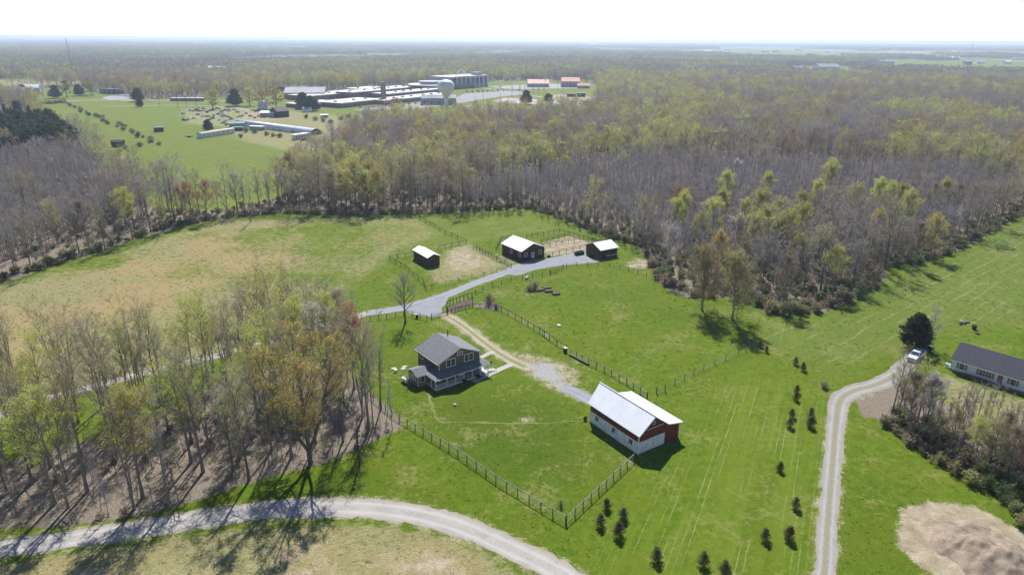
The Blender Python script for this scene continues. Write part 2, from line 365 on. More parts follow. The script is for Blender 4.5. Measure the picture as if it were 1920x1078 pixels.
for z, w, a in [([(1022, 482), (1016, 456), (1068, 442), (1122, 458), (1100, 474)], 1.0, 1.0), ([(822, 490), (836, 470), (876, 454), (890, 467), (935, 496), (880, 514), (832, 510)], 7, .80), ([(1165, 500), (1190, 482), (1222, 486), (1230, 503), (1190, 506)], 4.0, .85),
                ([(900, 515), (950, 500), (962, 506), (930, 520), (850, 535)], 2.0, .6), ([(1008, 470), (1020, 488), (960, 505), (930, 484), (920, 470), (940, 476), (978, 494)], 1.5, .6), ([(955, 652), (1010, 662), (1060, 674), (1095, 692), (1098, 742), (1040, 740), (992, 716), (966, 690)], 3.5, .72), ([(920, 632), (1000, 645), (1100, 690), (1135, 722), (1090, 748), (1000, 700), (940, 668)], 4, .47),
                ([(1075, 668), (1095, 672), (1085, 690), (1065, 682)], 2.5, .65), ([(1690, 950), (1740, 940), (1820, 945), (1880, 975), (1940, 1010), (2000, 1100), (2000, 1200), (1800, 1120), (1720, 1060), (1680, 1020)], 2.0, 1.15),
                ([(845, 828), (875, 826), (892, 835), (868, 842)], 2.4, .85), ([(970, 780), (1005, 776), (1010, 790), (975, 797)], 2.0, .82), ([(953, 757), (974, 746), (970, 762)], 1.6, .8), ([(765, 475), (778, 482), (770, 492)], 3, .5),
                ([(840, 592), (870, 602), (860, 612)], 2, .5), ([(200, 297), (240, 290), (232, 300), (205, 302)], 3, .8), ([(200, 182), (250, 178), (300, 186), (230, 192)], 4, .7), ([(1020, 183), (1045, 176), (1120, 182), (1100, 196), (1050, 198), (1030, 190)], 4, .85),
                ([(1600, 738), (1640, 728), (1650, 745), (1610, 752)], 2, .7), ([(520, 268), (640, 272), (620, 290), (560, 290)], 5, .55), ([(328, 204), (440, 199), (520, 208), (540, 224), (430, 240), (336, 234)], 12, .62), ([(560, 226), (660, 232), (650, 262), (590, 264)], 10, .45)]:
    dirt = np.maximum(dirt, a * softpoly(P, z, w))
dirt = np.maximum(dirt, (.42 + .38 * smooth(.4, .65, n2)) * softpoly(P, [(-200, 1400), (-200, 1105), (0, 1085), (200, 1050), (450, 1010), (620, 998), (720, 1002), (830, 1030), (1000, 1120), (1000, 1400)], 3))
dirt = np.maximum(dirt, .8 * softline(P, TRACK, 2.4, 1.4)); dirt = np.maximum(dirt, .62 * softline(P, DRIVE, 2.3, 1.0)); dirt = np.maximum(dirt, .6 * softline(P, ROAD, 3.4, 1.2))
dirt = np.maximum(dirt, .42 * softline(P, LANE, 3.9, 1.2))
dirt = np.maximum(dirt, .60 * softline(P, [(802, 735), (820, 785), (840, 791), (900, 791), (980, 792), (1050, 790), (1108, 790)], .35, .5))
dirt = np.maximum(dirt, .55 * softline(P, [(752, 781), (858, 841), (930, 900), (1060, 980)], .2, .5))
A['dirt'] = dirt
A['gravel'] = np.maximum(.88 * softpoly(P, [(984, 688), (1010, 672), (1042, 680), (1058, 698), (1070, 722), (1054, 736), (1028, 720), (1000, 708)], 3.6), .55 * softline(P, TRACK[4:], 1.5, 1.3))
A['hay'] = softpoly(P, [(1400, 640), (1470, 600), (1560, 590), (1660, 540), (1800, 480), (1940, 400), (2200, 380), (1960, 590), (1790, 620), (1660, 660), (1565, 697)], 5)
A['mow'] = softpoly(P, [(1130, 1090), (1220, 900), (1290, 800), (1400, 700), (1440, 690), (1545, 760), (1540, 1090)], 6) + .8 * softpoly(P, [(1420, 590), (1500, 600), (1545, 640), (1470, 660)], 5)
dk = softpoly(P, [(740, 640), (800, 650), (990, 740), (1100, 790), (1180, 850), (1060, 975), (860, 850), (700, 720)], 8)
A['lush'] = np.clip(.55 * dk + .5 * softpoly(P, [(560, 930), (700, 860), (1000, 1000), (1100, 1078), (980, 1078)], 8) + .45 * smooth(.5, .75, n1) + .6 * softpoly(P, [(300, 985), (600, 900), (700, 900), (640, 945), (400, 965)], 5), 0, 1) * cw
A['pale'] = np.clip(softpoly(P, Z_LEFT, 5) * .9 + softpoly(P, [(640, 410), (980, 395), (1200, 470), (960, 440), (760, 470)], 6) * .6 + fieldw, 0, 1)
gm = mesh_quads('ground', np.column_stack([P, np.zeros(len(P))]), F, [])
for k, v in A.items():
    at = gm.attributes.new(k, 'FLOAT', 'POINT'); at.data.foreach_set('value', np.asarray(v, np.float32))
ground = tag(place('ground', gm), kind='structure')
def ground_material():
    m, nt, b, out = new_mat('ground_cover')
    geo = nt.nodes.new('ShaderNodeNewGeometry'); pos = geo.outputs['Position']
    def at(n):
        a = nt.nodes.new('ShaderNodeAttribute'); a.attribute_name = n; return a.outputs['Fac']
    f_fine = noise_(nt, pos, 2.6, 4, .7); f_1 = noise_(nt, pos, 1.0, 3, .7); f_mid = noise_(nt, pos, .45, 5, .65); f_big = noise_(nt, pos, .06, 4, .6); f_micro = noise_(nt, pos, 7.0, 2, .6)
    def fac(attr, n, amp, lo, hi):
        return ramp(nt, math_(nt, 'ADD', at(attr), math_(nt, 'MULTIPLY', math_(nt, 'SUBTRACT', n, .5), amp)), lo, hi)
    c = mixc(nt, ramp(nt, math_(nt, 'ADD', math_(nt, 'MULTIPLY', f_mid, .55), math_(nt, 'MULTIPLY', f_1, .45)), .36, .64), (.062, .118, .004), (.118, .176, .007))
    c = mixc(nt, math_(nt, 'MULTIPLY', ramp(nt, f_big, .42, .72), .65), c, (.130, .155, .012))
    c = mixc(nt, math_(nt, 'MULTIPLY', at('lush'), .6), c, (.040, .082, .003))
    c = mixc(nt, math_(nt, 'MULTIPLY', at('pale'), .7), c, (.160, .195, .042))
    tuft = ramp(nt, f_fine, .42, .62)
    c = mixc(nt, math_(nt, 'MULTIPLY', tuft, .30), c, (.15, .18, .03))
    dry = math_(nt, 'MULTIPLY', ramp(nt, math_(nt, 'ADD', math_(nt, 'MULTIPLY', f_1, .40), math_(nt, 'MULTIPLY', noise_(nt, pos, .09, 5, .68), .60)), .51, .64), .8)
    c = mixc(nt, dry, c, (.23, .215, .07))
    c = mixc(nt, math_(nt, 'MULTIPLY', ramp(nt, f_fine, .58, .75), .35), c, (.27, .26, .10))
    # hay rows and mowing streaks: long thin litter lines along the working direction
    hv = mapped(nt, pos, (1, 1, 1), R(-39.8)); hw = N(nt, 'ShaderNodeTexWave', Scale=.105, Distortion=2.2, Detail=2.0); hw.bands_direction = 'Y'; hw.inputs['Detail Scale'].default_value = .6; nt.links.new(hv, hw.inputs['Vector'])
    haym = math_(nt, 'MULTIPLY', ramp(nt, math_(nt, 'ADD', hw.outputs['Fac'], math_(nt, 'MULTIPLY', math_(nt, 'SUBTRACT', f_1, .5), .7)), .82, 1.1), ramp(nt, noise_(nt, mapped(nt, hv, (.07, .35, 1)), 1.0, 4, .75), .42, .62))
    c = mixc(nt, math_(nt, 'MULTIPLY', at('hay'), .40), c, (.135, .175, .045))
    c = mixc(nt, math_(nt, 'MULTIPLY', math_(nt, 'MULTIPLY', haym, at('hay')), .62), c, (.31, .30, .13))
    mv = mapped(nt, pos, (1, 1, 1), R(-64.5))
    wv = N(nt, 'ShaderNodeTexWave', Scale=.34, Distortion=.8, Detail=2.0); wv.bands_direction = 'Y'; nt.links.new(mv, wv.inputs['Vector'])
    line = math_(nt, 'MULTIPLY', ramp(nt, math_(nt, 'ADD', wv.outputs['Fac'], math_(nt, 'MULTIPLY', math_(nt, 'SUBTRACT', f_fine, .5), .6)), .78, 1.05), math_(nt, 'MULTIPLY', ramp(nt, noise_(nt, mapped(nt, mv, (.03, .42, 1)), 1.0, 2, .6), .48, .60), ramp(nt, noise_(nt, mapped(nt, mv, (.12, 1.2, 1)), 1.0, 3, .8), .36, .56)))
    c = mixc(nt, math_(nt, 'MULTIPLY', math_(nt, 'MULTIPLY', line, at('mow')), .55), c, (.29, .36, .15))
    band = noise_(nt, mapped(nt, mv, (.015, .45, 1)), 1.0, 3, .6)
    c = mixc(nt, math_(nt, 'MULTIPLY', math_(nt, 'MULTIPLY', ramp(nt, band, .44, .6), at('mow')), .45), c, (.150, .20, .022))
    f_an = noise_(nt, mapped(nt, mapped(nt, pos, (1, 1, 1), R(-12)), (.55, 1.9, 1)), 1.0, 4, .75)
    straw = mixc(nt, ramp(nt, math_(nt, 'ADD', math_(nt, 'MULTIPLY', f_fine, .4), math_(nt, 'MULTIPLY', f_an, .6)), .38, .6), (.20, .18, .075), (.32, .285, .15))
    straw = mixc(nt, math_(nt, 'MULTIPLY', at('pink'), .65), straw, (.37, .255, .13))
    c = mixc(nt, math_(nt, 'MULTIPLY', fac('tan', math_(nt, 'ADD', math_(nt, 'MULTIPLY', f_mid, .55), math_(nt, 'MULTIPLY', f_an, .45)), 2.4, .22, .85), .9), c, straw)
    lit = mixc(nt, ramp(nt, f_fine, .3, .7), (.145, .115, .088), (.295, .24, .19))
    c = mixc(nt, fac('litter', f_mid, .8, .35, .65), c, lit)
    drt = mixc(nt, ramp(nt, f_mid, .3, .7), (.29, .225, .15), (.47, .39, .29))
    c = mixc(nt, math_(nt, 'MULTIPLY', fac('dirt', math_(nt, 'ADD', math_(nt, 'MULTIPLY', f_mid, .5), math_(nt, 'MULTIPLY', f_fine, .5)), 1.9, .42, .86), .93), c, drt)
    grv = mixc(nt, ramp(nt, f_fine, .3, .7), (.27, .265, .255), (.42, .41, .395))
    c = mixc(nt, fac('gravel', math_(nt, 'ADD', math_(nt, 'MULTIPLY', f_mid, .4), math_(nt, 'MULTIPLY', f_fine, .6)), 1.7, .40, .80), c, grv)
    c = mixc(nt, math_(nt, 'MULTIPLY', ramp(nt, f_micro, .48, .62), .38), c, (.035, .06, .006))
    nt.links.new(c, b.inputs['Base Color']); b.inputs['Roughness'].default_value = .95; b.inputs['Specular IOR Level'].default_value = .05
    bp = N(nt, 'ShaderNodeBump', Strength=.55, Distance=.25); nt.links.new(math_(nt, 'ADD', f_fine, f_micro), bp.inputs['Height']); nt.links.new(bp.outputs[0], b.inputs['Normal'])
    return m
gm.materials.append(ground_material())

# ------------------------------------------------------------------ roads and paths: strips with ragged edges and wheel tracks
def gravel(name, a, b_, centre=None, cw_=.3):
    m, nt, b, out = new_mat(name)
    geo = nt.nodes.new('ShaderNodeNewGeometry'); pos = geo.outputs['Position']
    at = nt.nodes.new('ShaderNodeAttribute'); at.attribute_name = 'across'
    n1_, n2_, n3_ = noise_(nt, pos, 3.2, 4, .75), noise_(nt, pos, .35, 4, .6), noise_(nt, pos, 11, 2, .6)
    c = mixc(nt, ramp(nt, math_(nt, 'ADD', math_(nt, 'MULTIPLY', n1_, .6), math_(nt, 'MULTIPLY', n3_, .4)), .3, .72), a, b_)
    c = mixc(nt, math_(nt, 'MULTIPLY', ramp(nt, n2_, .42, .7), .35), c, tuple(x * .72 for x in a))
    ed = math_(nt, 'ABSOLUTE', at.outputs['Fac'])
    rut = math_(nt, 'SUBTRACT', 1.0, ramp(nt, math_(nt, 'ABSOLUTE', math_(nt, 'SUBTRACT', math_(nt, 'ADD', ed, math_(nt, 'MULTIPLY', math_(nt, 'SUBTRACT', n2_, .5), .25)), .45)), .04, .24))
    c = mixc(nt, math_(nt, 'MULTIPLY', rut, .45), c, tuple(min(.7, x * 1.12) for x in b_))
    c = mixc(nt, math_(nt, 'MULTIPLY', ramp(nt, math_(nt, 'ADD', ed, math_(nt, 'MULTIPLY', math_(nt, 'SUBTRACT', n1_, .5), .9)), .70, 1.05), .8), c, (.27, .22, .14))
    if centre:
        c = mixc(nt, math_(nt, 'MULTIPLY', math_(nt, 'SUBTRACT', 1.0, ramp(nt, math_(nt, 'ADD', ed, math_(nt, 'MULTIPLY', math_(nt, 'SUBTRACT', n1_, .5), 1.3)), cw_ * .3, cw_)), .75), c, centre)
    nt.links.new(c, b.inputs['Base Color']); b.inputs['Roughness'].default_value = .95; b.inputs['Specular IOR Level'].default_value = .1
    bp = N(nt, 'ShaderNodeBump', Strength=.35, Distance=.06); nt.links.new(n1_, bp.inputs['Height']); nt.links.new(bp.outputs[0], b.inputs['Normal'])
gravel('gravel_grey', (.19, .20, .215), (.30, .312, .33)); gravel('gravel_pale', (.27, .25, .225), (.41, .385, .35)); gravel('gravel_drive', (.225, .215, .20), (.335, .322, .305), (.21, .19, .105), .45)
gravel('dirt_track', (.27, .23, .16), (.42, .37, .29), (.16, .18, .04), .6); gravel('worn_grass', (.115, .145, .02), (.20, .205, .075)); gravel('path_concrete', (.33, .31, .28), (.42, .40, .37)); gravel('far_paving', (.25, .247, .243), (.36, .355, .35))
def catmull(pts, step):
    pts = np.asarray(pts, float); out = []
    for i in range(len(pts) - 1):
        p0, p1, p2, p3 = pts[max(i - 1, 0)], pts[i], pts[i + 1], pts[min(i + 2, len(pts) - 1)]
        n = max(2, int(np.linalg.norm(p2 - p1) / step))
        for k in range(n):
            t = k / n; out.append(.5 * (2 * p1 + (p2 - p0) * t + (2 * p0 - 5 * p1 + 4 * p2 - p3) * t * t + (3 * p1 - p0 - 3 * p2 + p3) * t ** 3))
    out.append(pts[-1]); return np.array(out)
def strip(name, px, width, mat, z, step=.8, rag=.22, seed=0):
    c = catmull(GP(px), step); rng = np.random.default_rng(seed)
    d = np.gradient(c, axis=0); d /= np.linalg.norm(d, axis=1)[:, None]; nrm = np.stack([-d[:, 1], d[:, 0]], 1)
    s = np.linspace(0, 1, len(c)); w = np.interp(s, np.linspace(0, 1, len(width)), width) if isinstance(width, (list, tuple)) else np.full(len(c), width)
    k = 9; t = np.linspace(-1, 1, k); V = []
    jl = vnoise(np.stack([np.arange(len(c)) * step, np.zeros(len(c))], 1), 3.5, seed + 3) - .5; jr = vnoise(np.stack([np.arange(len(c)) * step, np.ones(len(c)) * 50], 1), 3.5, seed + 4) - .5
    for j in range(k):
        off = w / 2 * t[j] + (jl * rag * 2.4 + rng.normal(0, rag * .3, len(c)) if j == 0 else jr * rag * 2.4 + rng.normal(0, rag * .3, len(c)) if j == k - 1 else 0)
        V.append(np.column_stack([c + nrm * np.reshape(off, (-1, 1)), np.full(len(c), z)]))
    V = np.stack(V, 1).reshape(-1, 3); i0 = (np.arange(len(c) - 1)[:, None] * k + np.arange(k - 1)[None]).ravel()
    me = mesh_quads(name, V, np.stack([i0 + 1, i0, i0 + k, i0 + k + 1], 1), [MATS[mat]])
    a = me.attributes.new('across', 'FLOAT', 'POINT'); a.data.foreach_set('value', np.tile(t, len(c)).astype(np.float32))
    return tag(place(name, me), kind='structure')
def sheet(name, px, mat, z, jit=0.0, seed=0):
    poly = catmull(np.vstack([GP(px), GP(px[:1])]), 2.0)[:-1] if jit else GP(px)
    if jit: poly = poly + np.random.default_rng(seed).normal(0, jit, poly.shape)
    b = MB(); b.add([(x, y, z) for x, y in poly], [tuple(range(len(poly)))])
    o = b.build(name, mat); bpy_fix_up(o); return tag(o, kind='structure')
def bpy_fix_up(o):
    me = o.data
    if me.polygons[0].normal.z < 0: me.flip_normals()
strip('gravel_lane', LANE[:9], [2.9, 2.9, 2.9, 3.0, 3.1, 3.3], 'gravel_pale', .012, seed=1); strip('gravel_lane', LANE[8:11], [3.3, 4.2, 4.0], 'gravel_grey', .014, seed=12)
strip('gravel_lane', LANE[10:14], [3.9, 3.6, 3.9, 4.6], 'gravel_grey', .016, seed=11)
strip('gravel_road', ROAD, [4.0, 4.1, 4.2, 4.4, 4.5, 4.3, 4.1, 4.0], 'gravel_pale', .012, rag=.5, seed=2)
strip('driveway', DRIVE, [2.6, 2.6, 2.7, 3.0, 3.8, 4.2, 3.8], 'gravel_drive', .012, rag=.3, seed=3)
strip('dirt_track', TRACK[:5], [2.6, 2.6, 3.0, 3.6], 'dirt_track', .012, rag=.4, seed=4)
strip('worn_path', [(802, 735), (806, 750), (812, 768), (820, 785), (840, 791), (900, 791.5), (980, 793), (1050, 791), (1106, 790)], .36, 'worn_grass', .010, .5, .22, 21)
strip('barn_apron', [(1056, 727), (1080, 736), (1112, 752)], [3.4, 3.3, 3.6], 'gravel_grey', .020, rag=.2, seed=5)
sheet('gravel_yard', [(772, 588), (762, 580), (800, 568), (835, 556), (838, 566), (828, 578), (826, 590), (806, 594)], 'gravel_grey', .020, .12, 3)
sheet('gravel_yard', [(940, 508), (965, 497), (985, 492), (1015, 487), (1060, 478), (1098, 474), (1106, 484), (1128, 490), (1100, 494), (1060, 497), (1010, 505), (965, 517)], 'gravel_grey', .021, .12, 4)
strip('far_road', [(-60, 205), (130, 190), (250, 188), (420, 190), (520, 190)], 7.0, 'far_paving', .05, 6, .2, 6)
strip('far_road', [(190, 200), (300, 198), (420, 200), (470, 208)], 4.0, 'far_paving', .06, 6, .2, 7)
strip('far_road', [(820, 222), (760, 219), (700, 217), (640, 224)], 4.5, 'far_paving', .05, 6, .2, 8)
strip('far_road', [(905, 165), (1000, 180), (1080, 193), (1190, 197)], 5.0, 'far_paving', .05, 6, .2, 9)
strip('far_road', [(665, 258), (690, 262), (720, 270)], 4.0, 'far_paving', .05, 4, .3, 10)
sheet('parking_lot', [(660, 206), (720, 200), (850, 186), (870, 176), (960, 170), (1000, 175), (930, 183), (850, 196), (790, 203), (700, 208)], 'asphalt', .06)
sheet('parking_lot', [(915, 163), (1020, 157), (1110, 160), (1080, 166), (960, 168)], 'far_paving', .07)
sheet('tennis_court', [(925, 190), (945, 184), (1085, 190), (1110, 196), (1100, 200), (950, 194)], 'tennis', .08)
sheet('parking_lot', [(190, 184), (215, 178), (258, 176), (262, 180), (235, 186), (205, 188)], 'far_paving', .07)
sheet('driveway_yard', [(835, 205), (880, 198), (940, 204), (900, 225), (850, 228)], 'asphalt', .06)
# ------------------------------------------------------------------ trees
bark_mat('bark_grey', (.212, .194, .174)); bark_mat('bark_dark', (.13, .115, .10)); bark_mat('bark_pale', (.38, .34, .30), .2)
def twig_mat(name, col): leaf_mat(name, col, .22, .01); MATS[name].node_tree.nodes['Mix Shader'].inputs[0].default_value = .5
twig_mat('twig_grey', (.261, .241, .227)); twig_mat('twig_purple', (.242, .224, .255)); twig_mat('twig_brown', (.255, .217, .182)); twig_mat('twig_pale', (.46, .41, .37))
leaf_mat('leaf_yellow', (.491, .491, .113)); leaf_mat('leaf_lime', (.47, .465, .12), .38, .03); leaf_mat('leaf_amber', (.430, .314, .094)); leaf_mat('leaf_russet', (.374, .204, .128)); leaf_mat('leaf_olive', (.340, .316, .132)); leaf_mat('leaf_brown', (.288, .232, .160))
leaf_mat('leaf_cream', (.50, .49, .36), .2); leaf_mat('leaf_green', (.11, .16, .05)); leaf_mat('leaf_sage', (.26, .275, .13)); leaf_mat('leaf_white', (.62, .60, .52), .15)
leaf_mat('needle_dark', (.05, .072, .032), .5, .03); leaf_mat('needle_pine', (.05, .08, .042), .45, .03); leaf_mat('needle_cedar', (.20, .19, .08), .45, .05)
def unit(v): return v / np.maximum(np.linalg.norm(v, axis=-1, keepdims=True), 1e-9)
def prisms(p0, p1, r0, r1, k):
    d = unit(p1 - p0); ref = np.where(np.abs(d[:, 2:3]) < .9, np.array([[0, 0, 1.]]), np.array([[1., 0, 0]]))
    a = unit(np.cross(d, ref)); b = np.cross(d, a); t = 2 * np.pi * np.arange(k) / k
    ring = a[:, None] * np.cos(t)[None, :, None] + b[:, None] * np.sin(t)[None, :, None]
    V = np.concatenate([p0[:, None] + ring * r0[:, None, None], p1[:, None] + ring * r1[:, None, None]], 1)
    n = len(p0); j = np.arange(k); jn = (j + 1) % k; base = (np.arange(n) * 2 * k)[:, None]
    F = np.stack([base + j, base + jn, base + k + jn, base + k + j], -1).reshape(-1, 4)
    return V.reshape(-1, 3), F
def ribbons(p0, p1, w, rng):
    d = unit(p1 - p0); s = unit(np.cross(d, rng.normal(size=d.shape))) * (w / 2)[:, None]
    V = np.stack([p0 - s, p0 + s, p1 + s * .35, p1 - s * .35], 1).reshape(-1, 3); n = len(p0)
    return V, np.arange(4 * n).reshape(-1, 4)
def leafquads(c, size, rng, flat=0.0):
    n = len(c); a = unit(rng.normal(size=(n, 3)) * np.array([1, 1, 1 - flat])); b = unit(np.cross(a, rng.normal(size=(n, 3))))
    s = (size * rng.uniform(.6, 1.3, n))[:, None]
    V = np.stack([c - a * s, c - b * s * .55, c + a * s, c + b * s * .55], 1).reshape(-1, 3)
    return V, np.arange(4 * n).reshape(-1, 4)
def join(parts):
    V, F, M, o = [], [], [], 0
    for v, f, m in parts:
        if len(v) == 0: continue
        V.append(v); F.append(f + o); M.append(np.full(len(f), m)); o += len(v)
    return np.concatenate(V), np.concatenate(F), np.concatenate(M)
def skeleton(rng, H, tr, lo=.35, n1=16, ang=(55, 22), L1=.34, n2=6, n3=8, twig=.9, leaders=1, lean=.03, shape='oval', l2=.42, leadspread=.16, up=.5):
    """limb, branch and twig segments of a broadleaved tree: arrays (p0, p1, r0, r1)"""
    T, L, B, W, tips = [], [], [], [], []
    az0 = rng.uniform(0, 6.28)
    for ld in range(leaders):
        az = az0 + rng.normal(0, .2) + ld * 6.28 / leaders; off = np.array([math.cos(az), math.sin(az), 0]) * (leadspread * H if leaders > 1 else 0)
        hh = H * (rng.uniform(.82, .97) if ld else .92); k = 8; pts = []
        wob = rng.normal(0, 1, 2) * lean * H
        for i in range(k + 1):
            t = i / k; ft = max(0, (t - .12) / .88)
            pts.append(np.array([wob[0] * t * t + rng.normal(0, .006 * H) * t, wob[1] * t * t + rng.normal(0, .006 * H) * t, hh * t]) + off * ft ** .8)
        pts = np.array(pts); r = tr * (1 if leaders == 1 else .72) * (1 - np.linspace(0, 1, k + 1)) ** .8 * .96 + .02; r[0] *= 1.35
        for i in range(k): T.append((pts[i], pts[i + 1], r[i], r[i + 1]))
        m = max(3, n1 // leaders)
        for j in range(m):
            t = lo + (1 - lo) * ((j + rng.uniform(0, .9)) / m) * .97; i = min(int(t * k), k - 1); ft = t * k - i
            p = pts[i] * (1 - ft) + pts[i + 1] * ft; rr = (r[i] * (1 - ft) + r[i + 1] * ft)
            q = (t - lo) / (1 - lo); a_ = R(ang[0] * (1 - q) + ang[1] * q + rng.normal(0, 7)); az2 = j * 2.4 + rng.normal(0, .5) + ld
            sh = {'oval': .55 + .9 * math.sin(math.pi * min(1, q * .8 + .18)), 'cone': 1.25 - .95 * q, 'vase': .75 + .6 * q, 'flat': 1.0, 'slim': .8}[shape]
            ln = L1 * H * sh * rng.uniform(.75, 1.15) * .72
            if leaders > 1: az2 = az + rng.normal(0, 1.25)
            d = np.array([math.sin(a_) * math.cos(az2), math.sin(a_) * math.sin(az2), math.cos(a_)]); r0 = min(rr * .62, .045 * ln + .03); ks = 4; c = p.copy(); lp = [c.copy()]
            for s in range(ks):
                d = unit(d + np.array([0, 0, .12 * up]) + rng.normal(0, .10, 3)); c = c + d * ln / ks; lp.append(c.copy())
            for s in range(ks): L.append((lp[s], lp[s + 1], r0 * (1 - s / ks * .8), r0 * (1 - (s + 1) / ks * .8)))
            for b in range(n2):
                tb = rng.uniform(.25, 1.0); s = min(int(tb * ks), ks - 1); fb = tb * ks - s; bp = lp[s] * (1 - fb) + lp[s + 1] * fb
                bd = unit(unit(lp[s + 1] - lp[s]) * .8 + rng.normal(0, .55, 3) + np.array([0, 0, .35 * up])); bl = ln * l2 * rng.uniform(.6, 1.2) * (1.15 - .4 * tb); br = max(r0 * .34, .016)
                mid = bp + bd * bl * .5 + rng.normal(0, .05 * bl, 3); end = mid + unit(bd + np.array([0, 0, .3 * up]) + rng.normal(0, .25, 3)) * bl * .5
                B.append((bp, mid, br, br * .7)); B.append((mid, end, br * .7, br * .3))
                tt = rng.uniform(.2, 1, n3)[:, None]; ps = np.where(tt < .5, bp + (mid - bp) * tt * 2, mid + (end - mid) * (tt * 2 - 1))
                td = unit(bd[None] * .7 + rng.normal(0, .55, (n3, 3)) + np.array([[0, 0, .35 * up]])); te = ps + td * (twig * rng.uniform(.5, 1.25, n3))[:, None]
                W.append((ps, te)); tips.append(te)
    seg = lambda S: tuple(np.array(x) for x in zip(*S))
    return seg(T), seg(L), seg(B), (np.concatenate([a for a, b in W]), np.concatenate([b for a, b in W])), np.concatenate(tips)
TREES = {}
def make_tree(key, seed, H, tr, bark, twigm, leafm=None, nleaf=0, lsize=.16, tw=.035, kt=7, kl=5, kb=3, merged=False, leafspread=.35, **kw):
    """meshes (trunk, crown) of one tree prototype; merged: one mesh for scattering"""
    rng = np.random.default_rng(seed); T, L, B, (w0, w1), tips = skeleton(rng, H, tr, **kw)
    parts_t = [(*prisms(*T, kt), 0), (*prisms(*L, kl), 0)]
    if kb == 2: cr = [(*ribbons(B[0], B[1], (B[2] + B[3]) * 1.2, rng), 0)]
    else: cr = [(*prisms(*B, kb), 0)]
    cr.append((*ribbons(w0, w1, np.full(len(w0), tw), rng), 0))
    if leafm and nleaf:
        i = rng.integers(0, len(tips), nleaf); t = rng.uniform(.25, 1.08, nleaf)[:, None]
        c = w0[i] + (w1[i] - w0[i]) * t + rng.normal(0, leafspread * .5, (nleaf, 3)); cr.append((*leafquads(c, lsize, rng), 1))
    mats = [MATS[bark], MATS[twigm]]; lm = MATS[leafm] if leafm else MATS[twigm]
    if merged:
        V, F, M = join([(v, f, 0) for v, f, m in parts_t] + [(v, f, 1 + m) for v, f, m in cr])
        TREES[key] = mesh_quads(key, V, F, [MATS[bark], MATS[twigm], lm], M)
    else:
        V, F, M = join(parts_t); a = mesh_quads('trunk', V, F, [MATS[bark]], None, True)
        V, F, M = join(cr); b = mesh_quads('crown', V, F, [MATS[twigm], lm], M)
        TREES[key] = (a, b, H)
def conifer(key, seed, H, r, leafm, layers=14, per=9, nq=26, size=.12, lo=.04, merged=False, droop=.25, shape=1.0, trunk_r=None, bark='bark_dark', rnd=False):
    rng = np.random.default_rng(seed); tr = trunk_r or H * .014 + .02
    pts = np.array([[rng.normal(0, .01 * H) * (i > 0), rng.normal(0, .01 * H) * (i > 0), H * i / 5] for i in range(6)]); rr = np.linspace(tr, .015, 6)
    tv = prisms(pts[:-1], pts[1:], rr[:-1], rr[1:], 6); p0, p1, Q = [], [], []
    for l in range(layers):
        t = lo + (1 - lo) * (l + rng.uniform(0, .6)) / layers
        rad = r * ((1 - t) ** shape if not rnd else math.sqrt(max(.03, 1 - (2 * ((t - lo) / (1 - lo)) - 1) ** 2 * .92))) * rng.uniform(.8, 1.15) + .05
        for j in range(per):
            az = rng.uniform(0, 6.28); a = np.array([0, 0, H * t]); rl = rad * rng.uniform(.7, 1.1); e = a + np.array([math.cos(az) * rl, math.sin(az) * rl, -droop * rl + rng.normal(0, .05 * H / layers) + (.35 * rl if droop < 0 else 0)])
            p0.append(a); p1.append(e); s = rng.uniform(.12, 1.02, nq)[:, None] ** .7; Q.append(a + (e - a) * s + rng.normal(0, size * .9, (nq, 3)))
    p0, p1 = np.array(p0), np.array(p1); bv = prisms(p0, p1, np.full(len(p0), tr * .22 + .006), np.full(len(p0), .006), 3); lv = leafquads(np.concatenate(Q), size, rng)
    if merged:
        V, F, M = join([(*tv, 0), (*bv, 0), (*lv, 1)]); TREES[key] = mesh_quads(key, V, F, [MATS[bark], MATS[leafm]], M)
    else:
        a = mesh_quads('trunk', *tv, [MATS[bark]], None, True); V, F, M = join([(*bv, 0), (*lv, 1)]); TREES[key] = (a, mesh_quads('crown', V, F, [MATS[bark], MATS[leafm]], M), H)
def bush(key, seed, H, r, leafm, n=900, size=.13, stems=14, twigm='twig_grey', merged=False, tw=.03):
    rng = np.random.default_rng(seed); az = rng.uniform(0, 6.28, stems); el = rng.uniform(.0, 1.0, stems); p0 = np.stack([np.cos(az) * r * .15, np.sin(az) * r * .15, np.zeros(stems)], 1)
    p1 = np.stack([np.cos(az) * r * el, np.sin(az) * r * el, H * np.sqrt(1 - .8 * el ** 2) * rng.uniform(.8, 1.05, stems)], 1)
    sv = prisms(p0, p1, np.full(stems, .035), np.full(stems, .012), 4); k = 14; i = rng.integers(0, stems, stems * k); t = rng.uniform(.25, 1, stems * k)[:, None]
    w0 = p0[i] + (p1[i] - p0[i]) * t; w1 = w0 + unit(rng.normal(0, 1, w0.shape) + np.array([0, 0, .5])) * (r * .38 * rng.uniform(.4, 1.2, len(w0)))[:, None]
    wv = ribbons(w0, w1, np.full(len(w0), tw), rng); parts = [(*sv, 0), (*wv, 0)]
    if n:
        j = rng.integers(0, len(w0), n); tt = rng.uniform(.2, 1.1, n)[:, None]; parts.append((*leafquads(w0[j] + (w1[j] - w0[j]) * tt + rng.normal(0, .06 * r, (n, 3)), size, rng), 1))
    V, F, M = join(parts); V[:, 2] = np.maximum(V[:, 2], .01); TREES[key] = mesh_quads(key, V, F, [MATS[twigm], MATS[leafm]], M)
